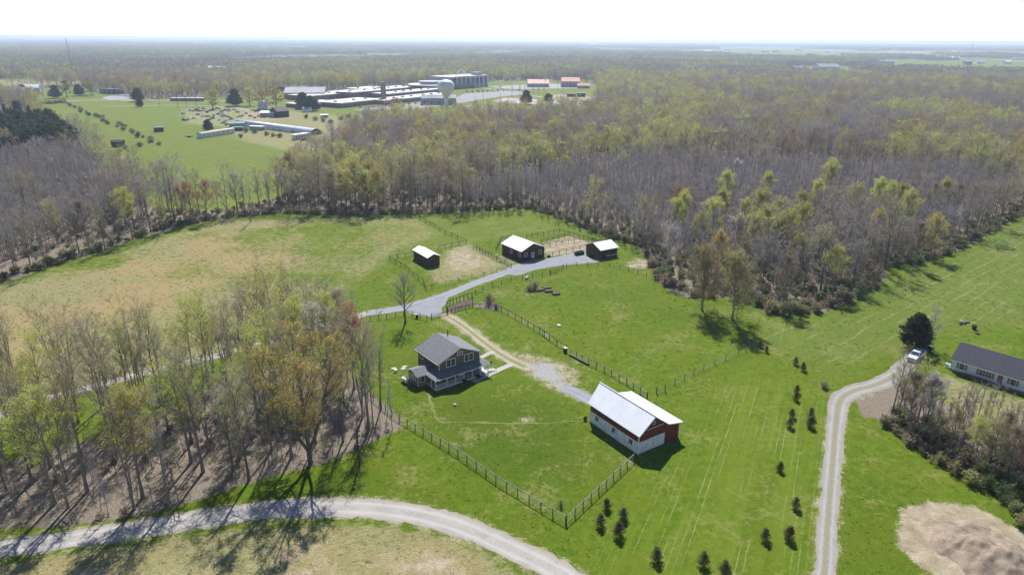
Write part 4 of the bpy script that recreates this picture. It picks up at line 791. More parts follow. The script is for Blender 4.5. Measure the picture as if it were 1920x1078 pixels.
# crowns that stand out of the hardwood behind the farm
for x, y, k, h in [(745, 225, 'fyellow', 17), (790, 235, 'fyellow', 17), (700, 240, 'fyellow', 17), (918, 240, 'flime', 15), (885, 236, 'famber', 15), (990, 225, 'fyellow', 17), (1040, 235, 'fyellow', 17), (1130, 232, 'flime', 16), (1125, 200, 'flime', 16), (1165, 205, 'fyellow', 16), (1180, 232, 'flime', 15), (802, 305, 'flime', 12), (850, 310, 'fyellow', 11), (880, 322, 'fyellow', 11), (1030, 290, 'flime', 11), (1060, 300, 'famber', 10),
                   (1240, 185, 'flime', 16), (1290, 190, 'flime', 16), (1420, 180, 'flime', 16), (1460, 190, 'fyellow', 16), (1580, 212, 'flime', 13), (1690, 240, 'flime', 17), (1720, 235, 'flime', 17), (1640, 200, 'flime', 16), (1790, 225, 'flime', 15), (1850, 205, 'flime', 16), (1820, 255, 'flime', 14), (1560, 240, 'folive', 16), (1480, 232, 'folive', 16), (1360, 222, 'folive', 16), (1430, 230, 'fyellow', 16), (1900, 210, 'flime', 16), (1240, 215, 'fyellow', 16), (1310, 215, 'folive', 16), (1745, 240, 'folive', 15), (1600, 232, 'bare2', 17)]:
    T(k, (x, y), h, numbered(KN[k], 'counted in the hardwood forest skyline from the water tower'), group='tall crowns in the hardwood forest')
# the woodlot beside the curved road
kinds = [('bare0', .30), ('bare1', .25), ('bare2', .22), ('yellow0', .13), ('stem1', .10)]
for x, y, k, h, lab in [(128, 951, 'bare2', 19, 'forked bare tree at the woodlot edge beside the curved road, nearest its shaded end'), (103, 944, 'yellow1', 18, 'thick stemmed yellow green tree near the shaded end of the curved road'), (252, 955, 'bare2', 18, 'bare forked tree with a bushy foot at the woodlot edge by the curved road'), (268, 932, 'yellow1', 17.5, 'golden budding tree with a clear straight stem in the middle of the woodlot'),
                        (316, 943, 'bare0', 17, 'bare grey tree at the grassy verge of the woodlot, next to the golden one'), (467, 900, 'bare1', 17, 'bare tree at the woodlot verge, next towards the barn after the shrubs'), (14, 925, 'bare2', 19, 'dark bare tree at the outer end of the woodlot'), (60, 905, 'bare0', 18, 'bare grey tree behind the thick stemmed yellow green one'), (692, 806, 'bare0', 18, 'bare tall tree at the yard fence corner of the woodlot'), (700, 800, 'stem1', 15, 'thin bare tree beside the yard fence corner of the woodlot'),
                        (560, 726, 'yellow1', 18, 'yellow green tree at the lane end of the woodlot'), (592, 738, 'cream0', 17, 'round cream grey budding tree behind the big amber tree'), (620, 700, 'yellow1', 17, 'yellow green tree nearest the entrance gate side of the woodlot'), (520, 742, 'lime1', 16, 'lime green tree in the upper half of the woodlot'), (652, 716, 'russet0', 15, 'reddish budding tree at the house side of the woodlot'), (664, 730, 'russet0', 14, 'small reddish tree close to the yard fence beside the house'),
                        (545, 690, 'lime1', 17, 'tall lime green tree beside the lane'), (350, 770, 'lime1', 14, 'small lime green tree halfway down the lane'), (500, 690, 'bare2', 17, 'bare forked tree beside the lane bend'), (470, 700, 'bare0', 18, 'bare grey tree along the lane, next to the forked one'), (300, 760, 'bare1', 18, 'bare tree leaning over the lane at the pasture side'), (395, 740, 'yellow0', 18, 'sparse yellow green tree by the lane in the middle of the woodlot'),
                        (674, 640, 'bare3', 11, 'thin bare tree just outside the entrance fence'), (640, 655, 'brown0', 13, 'brown budding tree near the entrance fence')]:
    T(k, None, h, lab, base=(x, y), group='woodlot trees')
WZ = GP([(-140, 860), (0, 800), (120, 752), (220, 730), (330, 705), (450, 672), (560, 640), (650, 640), (690, 715), (735, 778), (690, 822), (610, 850), (480, 890), (400, 915), (260, 950), (120, 978), (0, 985), (-140, 1005)])
rw = np.random.default_rng(3); wl_ = []
while len(wl_) < 84:
    q = np.array([rw.uniform(-120, -18), rw.uniform(68, 150)])
    if not inside(q[None], WZ)[0] or min([np.hypot(*(q - t)) for t in taken]) < 3.1: continue
    if softline(q[None], LANE, 2.6, .3)[0] > .1: continue
    floor = softpoly(q[None], Z_WOODLOT, 1.0)[0] > .5; taken.append(q)
    k = str(rw.choice(['bare0', 'bare1', 'bare2', 'yellow0', 'stem1', 'bare3'], p=[.24, .24, .14, .08, .16, .14] if floor else [.2, .12, .12, .34, .06, .16])); wl_.append((PJ(q[None])[0, 0], k, q, floor, rw.uniform(.74, 1.02)))
for px_, k, q, floor, s_ in sorted(wl_, key=lambda e: e[0]):
    plant_tree(k, 'broadleaf_tree', numbered(KN[k], 'from the frame edge on the brown woodlot floor' if floor else 'from the frame edge on the grassy strip along the lane'), 'tree', q, s_, 'crowded woodlot stems' if floor else 'lane side trees')
# thicket below the ranch house
for x, y, k, h in [(1672, 778, 'bare1', 12), (1680, 790, 'bare0', 11), (1692, 770, 'bare3', 10), (1700, 800, 'brown0', 10), (1720, 790, 'yellow0', 11), (1755, 805, 'stem1', 7.2), (1770, 820, 'stem0', 7.9), (1785, 806, 'stem1', 8.6), (1798, 800, 'stem1', 8.6), (1806, 792, 'stem0', 8.6), (1818, 800, 'stem1', 9.0), (1830, 795, 'stem0', 8.6), (1842, 800, 'stem1', 8.6), (1852, 794, 'stem0', 8.6), (1864, 800, 'stem1', 8.6), (1812, 812, 'stem0', 7.9), (1836, 812, 'stem1', 7.9),
                   (1905, 830, 'stem0', 8.6), (1915, 822, 'stem1', 8.6), (1895, 828, 'stem1', 7.9), (1780, 850, 'olive0', 7.5), (1815, 868, 'yellow1', 8.5), (1850, 880, 'olive0', 8.5), (1885, 895, 'brown0', 8.5), (1915, 900, 'russet0', 8), (1745, 838, 'brown0', 7), (1830, 850, 'yellow0', 8), (1725, 826, 'bare3', 8), (1870, 860, 'brown0', 8)]:
    T(k, None, h, numbered(KN[k], 'counted from the driveway in the thicket below the ranch house'), base=(x, y), group='thicket below the ranch house')
# young evergreens planted on the mown lawn
EV = [(1137, 953, 1.0), (1126, 985, 1.15), (1168, 972, 1.1), (1160, 1004, 1.3), (1230, 1050, 1.2), (1318, 1060, 1.25), (1358, 1076, 1.2), (1434, 1012, 1.1), (1479, 1010, 1.2), (1491, 952, 1.05), (1462, 882, .95), (1480, 800, 1.1), (1519, 800, 1.2), (1520, 783, 1.15), (1484, 782, 1.0), (1492, 750, 1.0), (1494, 736, .9), (1491, 683, .95), (1505, 694, 1.0), (1437, 660, .85), (1425, 650, .95)]
EVL = ['upper left one of the cluster by the fence corner', 'lower left one of the cluster by the fence corner', 'right one of the cluster by the fence corner', 'lowest and fullest one of the cluster by the fence corner', 'standing alone at the bottom of the mown lawn', 'left of the pair at the bottom edge of the lawn', 'right of the pair at the bottom edge of the lawn', 'left of the lowest pair beside the driveway', 'right of the lowest pair beside the driveway', 'alone beside the driveway above the lowest pair', 'alone on the lawn halfway up the driveway',
       'lower left one of the four in two pairs', 'lower right one of the four in two pairs', 'upper right one of the four in two pairs', 'upper left one of the four in two pairs', 'front one of the pair by the driveway bend', 'back one of the pair by the driveway bend', 'left of the pair nearest the hay field', 'right of the pair nearest the hay field', 'right of the pair by the paddock fence end', 'left of the pair by the paddock fence end']
for i, ((x, y, s), l) in enumerate(zip(EV, EVL)): plant_tree('spruce%d' % (i % 2), 'young_evergreen', 'young evergreen, ' + l, 'evergreen', G(x, y), s * 1.02, 'young evergreens planted on the lawn')
# pines along the front of the plantation
for i, (x, y) in enumerate([(6, 205), (30, 200), (52, 208), (70, 216), (85, 222), (98, 232), (106, 240), (112, 247), (90, 244), (70, 236), (48, 226), (24, 218), (8, 224), (30, 236), (54, 246), (76, 252), (14, 245), (38, 254), (98, 255)]):
    T('pine%d' % (i % 2), (x, y - 8), 15, '%s dark pine in the front of the plantation beside the far green field' % ordw(i), 'pine_tree', group='dark pines beside the far field')
# far single trees round the junkyard and the farmsteads
FT = [((438, 170), 14, 'cedar1', 'tall dark evergreen behind the junkyard, left of the golden oaks'), ((566, 176), 13, 'cedar1', 'broad dark evergreen in front of the school'), ((580, 182), 12, 'cedar1', 'dark evergreen next to the broad one in front of the school'), ((590, 188), 9, 'cedar1', 'rounded dark evergreen beside the pale blue shed'), ((388, 226), 7, 'cedar1', 'small dark evergreen at the end of the long white trailer'), ((255, 167), 12, 'cedar1', 'dark evergreen beside the highway lot'), ((260, 186), 7, 'cedar1', 'small dark evergreen along the far field track'),
      ((395, 175), 14, 'fyellow', 'olive tree with a thick dark trunk over the junkyard'), ((465, 170), 14, 'fyellow', 'yellow green tree left in the group behind the junkyard'), ((490, 172), 15, 'famber', 'golden oak in the middle of the group behind the junkyard'), ((515, 172), 15, 'famber', 'golden oak at the school side of the group behind the junkyard'), ((120, 155), 15, 'folive', 'big round olive tree behind the far hedge'), ((165, 153), 14, 'folive', 'olive tree beside the farther end of the far hedge'), ((100, 162), 12, 'cedar1', 'dark evergreen left of the big round olive tree'), ((78, 163), 13, 'pale0', 'bare pale tree beside the orange budding one'), ((55, 168), 11, 'famber', 'orange budding tree by the far farmstead'), ((40, 160), 9, 'cedar1', 'dark evergreen in front of the far farmhouse'), ((145, 160), 11, 'cedar1', 'dark evergreen between two olive trees'), ((10, 170), 12, 'fyellow', 'yellow green tree above the pine plantation'), ((170, 158), 12, 'folive', 'olive tree nearest the highway lot'),
      ((987, 172), 12, 'cedar1', 'left dark evergreen beside the tennis court'), ((1028, 178), 12, 'cedar1', 'right dark evergreen beside the tennis court'), ((740, 190), 13, 'frusset', 'reddish tree in front of the school lawn'), ((708, 205), 16, 'stem1', 'dark ivy clad stem at the forest corner by the school lawn')]
for p, h, k, l in FT: T(k, p, h * 1.12, l, 'evergreen_tree' if k.startswith('cedar') else 'broadleaf_tree', wide=1.25)
for i, (x, y) in enumerate([(1010, 166), (1000, 163), (985, 165), (975, 166), (960, 168), (1020, 164)]): T('bare1', (x, y - 4), 11, '%s bare tree in the little group behind the ball field' % ordw(i), group='little group behind the ball field')
# bushes
HB = catmull(GP([(118, 192), (135, 200), (165, 214), (195, 226), (222, 238), (245, 250), (270, 260), (285, 266), (298, 271)]), 1.0); HB = HB[np.linspace(0, len(HB) - 1, 34).astype(int)]
for i, q in enumerate(HB): plant_bush('bush%d' % (i % 5), 'bush', '%s bush from the far end of the hedgerow across the far field' % ordw(i), 'bush', q + np.array([random.uniform(-2, 2), random.uniform(-3, 3)]), random.uniform(1.2, 2.2), 'hedgerow across the far field')
HB = catmull(GP([(58, 196), (80, 196), (100, 195), (116, 193)]), 1.0); HB = HB[np.linspace(0, len(HB) - 1, 14).astype(int)]
for i, q in enumerate(HB): plant_bush('bush%d' % (i % 5), 'bush', '%s bush from the pines in the hedge at the back of the far field' % ordw(i), 'bush', q, random.uniform(1.5, 2.2), 'back hedge of the far field')
for i, (x, y) in enumerate([(128, 268), (138, 276), (146, 283), (155, 288), (163, 293), (172, 297), (180, 300), (200, 291), (210, 287), (222, 285), (235, 280), (262, 275), (205, 296), (120, 262)]): plant_bush('bush%d' % (i % 5), 'bush', '%s bush along the near edge of the far field beside the young stand' % ordw(i), 'bush', G(x, y), random.uniform(1.2, 1.9), 'bushes on the near edge of the far field')
for i, (x, y, s) in enumerate([(462, 248, 2.2), (478, 250, 1.8), (500, 254, 1.8), (512, 256, 1.7), (525, 258, 1.7), (452, 258, 1.6), (600, 252, 1.7), (632, 262, 1.6), (640, 225, 2.0), (655, 222, 2.2), (668, 226, 2.0), (620, 232, 2.0), (606, 228, 2.2), (592, 226, 2.0), (575, 222, 2), (690, 230, 2), (628, 265, 1.2)]):
    plant_bush('bush%d' % (i % 5), 'bush', '%s rough bush in the weedy ground round the long greenhouse' % ordw(i), 'bush', G(x, y), s, 'rough bushes round the greenhouse')
for i, (x, y, s, k) in enumerate([(1500, 588, 1.5, 0), (1470, 590, 1.6, 0), (1445, 582, 1.7, 3), (1530, 584, 1.4, 2), (1560, 574, 1.5, 0), (1590, 566, 1.6, 0), (1610, 558, 1.3, 1), (1425, 572, 1.5, 1), (1250, 528, 1.5, 3), (1262, 536, 1.3, 0), (1242, 516, 1.4, 1), (1640, 540, 1.2, 2), (1400, 566, 1.2, 2), (1720, 495, 1.5, 1), (1775, 478, 1.4, 1)]):
    plant_bush('bush%d' % k, 'bush', '%s bush from the stable side at the foot of the thicket by the hay field' % ordw(i), 'bush', G(x, y), s, 'bushes at the foot of the hay field thicket')
for i, (x, y, s, k) in enumerate([(1668, 800, 1.2, 2), (1700, 830, 1.0, 2), (1760, 868, 1.1, 3), (1790, 885, 1.2, 3), (1820, 905, 1.3, 3), (1850, 915, 1.3, 1), (1880, 930, 1.3, 1), (1905, 925, 1.4, 1), (1905, 960, 1.1, 0), (1890, 945, 1.0, 1), (1915, 985, 1.1, 3), (1735, 850, 1.0, 2), (1870, 905, 1.3, 4), (1840, 890, 1.2, 3)]):
    plant_bush('bush%d' % k, 'bush', '%s bush from the driveway along the lower edge of the ranch house thicket' % ordw(i), 'bush', G(x, y), s, 'bushes along the ranch house thicket')
plant_bush('bush_dark', 'bush', 'dark round bush at the far corner of the barn wall', 'bush', G(1098, 787), .55); plant_bush('bush1', 'bush', 'small dark evergreen by the slanting wood edge', 'bush', G(1198, 452), 1.8)
plant_bush('bush_bare', 'bush', 'bare brown shrub by the garden fence', 'bush', G(917, 570), 1.5, sz=1.2); plant_bush('bush_bare', 'bush', 'low spreading bare shrub next to the garden shrub', 'bush', G(930, 578), 1.3, sz=.7); plant_bush('bush_bare', 'bush', 'wide bare shrub behind the raised garden beds', 'bush', G(1003, 542), 1.9, sz=.7); plant_bush('bush_bare', 'bush', 'bare shrub at the hedge end behind the raised beds', 'bush', G(993, 545), 1.4, sz=.7)
plant_bush('bush0', 'bush', 'small pale shrub on the lawn by the driveway bend', 'bush', G(1545, 727), .8); plant_bush('bush_bare', 'bush', 'leafless sapling inside the yard fence corner', 'bush', G(1052, 948), .5, sz=1.5)
plant_bush('bush_dark', 'bush', 'dark shrub in front of the porch, near the middle posts', 'bush', G(872, 718), .7); plant_bush('bush_dark', 'bush', 'dark shrub in front of the porch, near the steps', 'bush', G(897, 709), .75)
# ------------------------------------------------------------------ building helpers (local axes: x along the front, y to the back, z up)
def fmap(face, plane):
    return {'F': lambda a, z, d: (a, plane - d, z), 'B': lambda a, z, d: (a, plane + d, z), 'L': lambda a, z, d: (plane - d, a, z), 'R': lambda a, z, d: (plane + d, a, z)}[face]
def fbox(mb, m, a0, a1, z0, z1, d0, d1): mb.box(m(a0, z0, d0), m(a1, z1, d1)); return mb
def window(parent, face, plane, a, z, w, h, nx=1, nz=1, fr=.09, mat='white_paint', glass='glass', shutter=None, proud=.06, name='window', bars=False):
    m = fmap(face, plane); b = MB(); a0, a1, z0, z1 = a - w / 2, a + w / 2, z - h / 2, z + h / 2
    fbox(b, m, a0 - fr, a1 + fr, z1, z1 + fr * 1.2, 0, proud); fbox(b, m, a0 - fr - .04, a1 + fr + .04, z0 - fr * 1.1, z0, 0, proud + .04); fbox(b, m, a0 - fr, a0, z0, z1, 0, proud); fbox(b, m, a1, a1 + fr, z0, z1, 0, proud)
    bw = fr * (.9 if not bars else .45)
    for i in range(1, nx): x = a0 + w * i / nx; fbox(b, m, x - bw / 2, x + bw / 2, z0, z1, .004, proud - .005)
    if bars:
        for i in range(1, nz): y = z0 + h * i / nz; fbox(b, m, a0, a1, y - bw / 2, y + bw / 2, .006, proud - .007)
    o = b.build(name, mat, parent)
    for i in range(nx):
        xa, xb = a0 + w * i / nx, a0 + w * (i + 1) / nx
        if bars:
            for j in range(nz): fbox(MB(), m, xa, xb, z0, z1, 0, 0); pb = MB(); fbox(pb, m, xa + bw / 2, xb - bw / 2, z0 + h * j / nz + bw / 2, z0 + h * (j + 1) / nz - bw / 2, .003, .02); pb.build('pane', glass, o)
        else:
            hz_ = z0 + h * .5; p = MB(); fbox(p, m, xa, xb, hz_ + .02, z1, .003, .025); p.build('pane', glass, o); p = MB(); fbox(p, m, xa, xb, z0, hz_ - .02, .003, .018); p.build('pane', glass, o); r = MB(); fbox(r, m, xa + .01, xb - .01, hz_ - .02, hz_ + .02, .003, .03); r.build('meeting_rail', mat, o)
    if shutter:
        for s in (-1, 1):
            sb = MB(); c = a + s * (w / 2 + fr + .27); fbox(sb, m, c - .22, c + .22, z0 - .03, z1 + .05, .002, .05)
            for k in range(6): y = z0 + h * (k + .5) / 6; fbox(sb, m, c - .17, c + .17, y - .04, y + .04, .05, .065)
            sb.build('shutter', shutter, parent)
    return o
def door(parent, face, plane, a, w, h, z0=0.0, mat='white_paint', trim='white_paint', knob=True, glass=False):
    m = fmap(face, plane); b = MB(); fbox(b, m, a - w / 2, a + w / 2, z0, z0 + h, .002, .05)
    for k in range(2): fbox(b, m, a - w * .36, a + w * .36, z0 + h * (.08 + .46 * k), z0 + h * (.44 + .46 * k), .05, .065)
    o = b.build('door', mat, parent); t = MB(); fbox(t, m, a - w / 2 - .1, a - w / 2, z0, z0 + h, .002, .07); fbox(t, m, a + w / 2, a + w / 2 + .1, z0, z0 + h, .002, .07); fbox(t, m, a - w / 2 - .1, a + w / 2 + .1, z0 + h, z0 + h + .1, .002, .07); t.build('door_frame', trim, o)
    if knob: k = MB(); fbox(k, m, a + w * .36, a + w * .44, z0 + h * .45, z0 + h * .5, .05, .12); k.build('handle', 'alloy', o)
    if glass: g = MB(); fbox(g, m, a - w * .3, a + w * .3, z0 + h * .55, z0 + h * .9, .066, .072); g.build('pane', 'glass', o)
    return o
def seams(mb, q, n, r=.010):
    """standing seams from the eave edge to the ridge edge of a roof quad (eave0, eave1, ridge1, ridge0)"""
    e0, e1, r1, r0 = (np.array(p, float) for p in q)
    for i in range(n + 1):
        t = i / n; a, b = e0 + (e1 - e0) * t, r0 + (r1 - r0) * t; mb.tube([a + [0, 0, r], b + [0, 0, r]], r, 4)
    return mb
def gable(t, W, D, ez, rz, wall, roof, axis='y', oh=.3, th=.1, base=0.0, seam=0, trim=None):
    """walls with gables and two roof slopes; ridge along axis"""
    b = MB()
    if axis == 'y': b.prism([(0, base), (W, base), (W, ez), (W / 2, rz), (0, ez)], 'y', 0, D)
    else: b.prism([(0, base), (D, base), (D, ez), (D / 2, rz), (0, ez)], 'x', 0, W)
    b.build('wall', wall, t); half = (W if axis == 'y' else D) / 2; sl = (rz - ez) / half; e = oh; lift = th + .012
    for s in (0, 1):
        if axis == 'y':
            xe = -e if s == 0 else W + e; q = [(xe, -e, ez - sl * e + lift), (xe, D + e, ez - sl * e + lift), (W / 2, D + e, rz + lift), (W / 2, -e, rz + lift)]
        else:
            ye = -e if s == 0 else D + e; q = [(-e, ye, ez - sl * e + lift), (W + e, ye, ez - sl * e + lift), (W + e, D / 2, rz + lift), (-e, D / 2, rz + lift)]
        p = MB(); p.slab(q, th); ro = p.build('roof_slope', roof, t)
        if seam: seams(MB(), q, seam).build('seams', roof, ro)
    if trim:
        c = MB()
        for x, y in ((0, 0), (W, 0), (0, D), (W, D)): c.box((x - .05, y - .05, base), (x + .05, y + .05, ez - .02))
        c.build('corner_trim', trim, t)
# ------------------------------------------------------------------ the farmhouse
house = thing('farmhouse', 'brown two storey farmhouse with grey shingle roof and wraparound white porch', 'house', (-14.33, 121.79, 0), .6458)
W_, D_, EZ, RZ = 9.62, 8.52, 4.62, 6.75
MB().box((-.1, -.1, 0), (W_ + .1, D_ + .1, .32)).build('foundation', 'foundation', house)
gable(house, W_, D_, EZ, RZ, 'siding_brown', 'roof_shingle', 'y', .38, .12, .3)
b = MB()
for i in range(16): z = .45 + i * .26; b.box((-.018, 0.02, z), (0, D_ - .02, z + .03)); b.box((0.02, -.018, z), (W_ - .02, 0, z + .03))
o = b.build('siding_laps', 'siding_brown', house); o['kind'] = 'stuff'
for x, y in ((0, 0), (W_, 0), (0, D_), (W_, D_)): MB().box((x - .07, y - .07, .3), (x + .07, y + .07, EZ + .02)).build('corner_board', 'white_paint', house)
for s in (0, 1):
    x0, x1 = (-.42, W_ / 2) if s == 0 else (W_ + .42, W_ / 2); z0 = EZ - .38 * (RZ - EZ) / (W_ / 2) - .02
    MB().add([(x0, -.45, z0 - .1), (x1, -.45, RZ), (x1, -.45, RZ + .12), (x0, -.45, z0 + .05), (x0, -.385, z0 - .1), (x1, -.385, RZ), (x1, -.385, RZ + .12), (x0, -.385, z0 + .05)], [(0, 1, 2, 3), (7, 6, 5, 4), (0, 4, 5, 1), (3, 2, 6, 7), (0, 3, 7, 4), (1, 5, 6, 2)]).build('barge_board', 'white_paint', house)
MB().box((-.52, -.4, EZ - .28), (-.40, D_ + .4, EZ - .16)).build('gutter', 'white_paint', house)
window(house, 'F', 0, 2.7, 3.98, 2.0, 1.35, 2, 1, .13); window(house, 'F', 0, 7.0, 3.98, 2.0, 1.35, 2, 1, .13); window(house, 'F', 0, 4.9, 5.45, 1.1, .55, 2, 1, .12)
window(house, 'F', 0, 2.2, 1.45, 1.6, 1.3, 2); window(house, 'F', 0, 7.9, 1.45, 1.4, 1.3, 2); door(house, 'F', 0, 5.0, .95, 2.0, .35, 'white_paint'); window(house, 'L', 0, 6.9, 3.6, .9, 1.2); window(house, 'R', W_, 4.0, 3.6, .9, 1.2)
MB().tube([(6.9, D_ - .7, 5.6), (6.9, D_ - .7, 7.2)], .11, 10).lathe([(.16, 7.2), (.16, 7.32)], 10, (6.9, D_ - .7)).build('stove_pipe', 'black_plastic', house)
# porch: floor, skirt, posts, rails, hipped roof round three sides
PX0, PX1, PY0 = -2.15, 10.55, -2.0
pf = MB(); pf.box((PX0, PY0, .22), (PX1, -.02, .34)); pf.box((PX0, -.02, .22), (-.02, 1.5, .34)); pf.box((W_ + .02, -.02, .22), (PX1 + .3, 4.4, .34)); pf.build('porch_floor', 'porch_floor', house)
sk = MB(); sk.box((PX0 + .04, PY0 + .03, 0), (PX1 - .04, PY0 + .07, .22)); sk.box((PX0 + .03, PY0 + .07, 0), (PX0 + .07, 1.5, .22)); sk.build('porch_skirt', 'white_paint', house)
posts = [(PX0 + .1, PY0 + .1), (.55, PY0 + .1), (2.55, PY0 + .1), (4.55, PY0 + .1), (6.55, PY0 + .1), (8.5, PY0 + .1), (PX1 - .1, PY0 + .1), (PX0 + .1, -.2), (PX1 - .1, .6), (PX1 - .1, 3.0)]
for x, y in posts:
    p = MB(); p.box((x - .07, y - .07, .34), (x + .07, y + .07, 2.16)); p.box((x - .1, y - .1, .34), (x + .1, y + .1, .46)); p.box((x - .1, y - .1, 2.06), (x + .1, y + .1, 2.16)); p.build('porch_post', 'white_paint', house)
bm = MB(); bm.box((PX0, PY0, 2.16), (PX1, PY0 + .2, 2.32)); bm.box((PX0, PY0 + .2, 2.16), (PX0 + .2, 1.5, 2.32)); bm.box((PX1 - .2, PY0 + .2, 2.16), (PX1, 4.4, 2.32)); bm.build('porch_beam', 'white_paint', house)
for (xa, xb) in ((PX0 + .2, .45), (.65, 2.45), (2.65, 4.4)):
    r = MB(); r.box((xa, PY0 + .07, 1.05), (xb, PY0 + .13, 1.12)); r.box((xa, PY0 + .075, .46), (xb, PY0 + .125, .52)); n = int((xb - xa) / .16)
    for i in range(n + 1): x = xa + (xb - xa) * i / n; r.box((x - .015, PY0 + .085, .52), (x + .015, PY0 + .115, 1.05))
    r.build('porch_railing', 'white_paint', house)
e, zt, zb = .32, 3.02, 2.36
pr = [[(PX0 - e, PY0 - e, zb), (PX1 + e, PY0 - e, zb), (W_ + .01, -.02, zt), (-.01, -.02, zt)], [(PX0 - e, 1.75, zb), (PX0 - e, PY0 - e, zb), (-.01, -.02, zt), (-.01, 1.75, zt)], [(PX1 + e, PY0 - e, zb), (PX1 + e, 4.7, zb), (W_ + .01, 4.7, zt), (W_ + .01, -.02, zt)]]
for q in pr: MB().slab(q, .1).build('porch_roof', 'roof_shingle', house)
g_ = MB(); g_.box((PX0 - e, PY0 - e - .07, zb - .16), (PX1 + e, PY0 - e, zb - .04)); g_.build('porch_gutter', 'white_paint', house)
st = MB()
for k in range(2): st.box((8.75, PY0 - .3 * (k + 1), 0), (PX1 - .3, PY0 - .3 * k, .22 - .1 * k))
st.build('porch_steps', 'concrete', house)
rp = MB(); rp.slab([(PX1 + .05, -1.7, .34), (PX1 + .05, -.6, .34), (PX1 + 2.2, -.6, .06), (PX1 + 2.2, -1.7, .06)], .06); rp.build('ramp', 'porch_floor', house)
rr = MB()
for y in (-1.7, -.6):
    rr.tube([(PX1 + .1, y, 1.25), (PX1 + 2.2, y, .95)], .035, 4)
    for k in range(6): x = PX1 + .1 + 2.1 * k / 5; rr.tube([(x, y, .3 - .05 * k), (x, y, 1.25 - .06 * k)], .03, 4)
rr.build('ramp_railing', 'white_paint', house)
# sunroom
sun_ = MB(); SX0, SX1, SY0, SY1 = -4.05, -.02, 1.55, 5.35
sun_.prism([(SY0, .22), (SY1, .22), (SY1, 2.3), ((SY0 + SY1) / 2, 3.0), (SY0, 2.3)], 'x', SX0, SX1); sun_.build('sunroom_wall', 'siding_brown', house)
MB().box((SX0 - .06, SY0 - .06, 0), (SX1, SY1 + .06, .22)).build('sunroom_base', 'foundation', house)
for s in (0, 1):
    ye = SY0 - .35 if s == 0 else SY1 + .35; ym = (SY0 + SY1) / 2; MB().slab([(SX0 - .4, ye, 2.28), (SX1, ye, 2.28), (SX1, ym, 3.12), (SX0 - .4, ym, 3.12)], .1).build('sunroom_roof', 'roof_shingle', house)
for i in range(4): window(house, 'L', SX0, 2.0 + i * .97, 1.45, .68, 1.05, 1, 1, .09)
window(house, 'F', SY0, -3.0, 1.45, .85, 1.1, 1, 1, .11)
for x, y in ((SX0, SY0), (SX0, SY1)): MB().box((x - .06, y - .06, .2), (x + .06, y + .06, 2.28)).build('corner_board', 'white_paint', house)
def hloc(u, v): c, s = math.cos(.6458), math.sin(.6458); return (-14.33 + c * u - s * v, 121.79 + s * u + c * v)
ds = MB(); x, y = -.5, D_ + .1
ds.add([(x + .32 * math.cos(a) * (1 if k else 0), y + .12 * (0 if k else 1) - .1, EZ + .55 + .32 * math.sin(a) * (1 if k else 0)) for k, a in [(0, 0)] + [(1, i * 6.283 / 12) for i in range(12)]], [(0, i + 1, (i + 1) % 12 + 1) for i in range(12)]); ds.tube([(x, y - .05, EZ), (x, y, EZ + .55)], .03, 5); ds.build('satellite_dish', 'white_paint', house)
def slabpath(name, pts, w, mat, z=.03):
    return strip(name, pts, w, mat, z, .6, .02, 9)
strip('walkway', [(888, 716), (908, 706), (925, 698), (940, 691), (962, 682)], 1.5, 'path_concrete', .030, .6, .03, 9); strip('walkway', [(902, 670), (914, 664), (926, 659)], 1.3, 'path_concrete', .026, .6, .03, 10)
tk = thing('stoop_as_tank', 'white rounded tank shape in place of a stoop beside the sunroom', 'gas tank', (*hloc(-5.3, 4.8), 0), .6458 + 1.57)  # tank form standing in for a concrete stoop with white items
tb = MB(); tb.tube([(-.95, 0, .62), (-.88, 0, .62), (-.7, 0, .62), (.7, 0, .62), (.88, 0, .62), (.95, 0, .62)], [.12, .3, .42, .42, .3, .12], 16); tb.build('tank_shell', 'white_paint', tk, True); d_ = MB(); d_.lathe([(.14, 1.0), (.14, 1.16), (.05, 1.22)], 12); d_.build('valve_dome', 'white_paint', tk)
for x in (-.5, .5): MB().box((x - .06, -.25, 0), (x + .06, .25, .24)).build('foot', 'concrete', tk)
fl = thing('house_flag', 'dark blue flag on a short pole at the porch corner', 'flag', (*hloc(10.75, -2.35), 0), .6458)
MB().tube([(0, .2, 1.6), (.15, -.5, 3.1)], .018, 6).build('pole', 'white_paint', fl)
fb_ = MB(); n = 8; V = []; Fq = []
for i in range(n + 1):
    for j in range(2): V.append((.12 + .02 * math.sin(i * 1.3) - .12 * j * .3, -.42 + .05 * math.sin(i * 1.1) * (1 - j) + .1 * j, 2.95 - i * .11))
V = [(.15 - .06 * j + .03 * math.sin(i * 1.2 + j), -.45 + .62 * j * .9 + .02 * i, 3.02 - i * .10 - j * .28) for i in range(n + 1) for j in range(2)]
fb_.add(V, [(2 * i, 2 * i + 1, 2 * i + 3, 2 * i + 2) for i in range(n)]); fb_.build('cloth', 'flag_blue', fl)
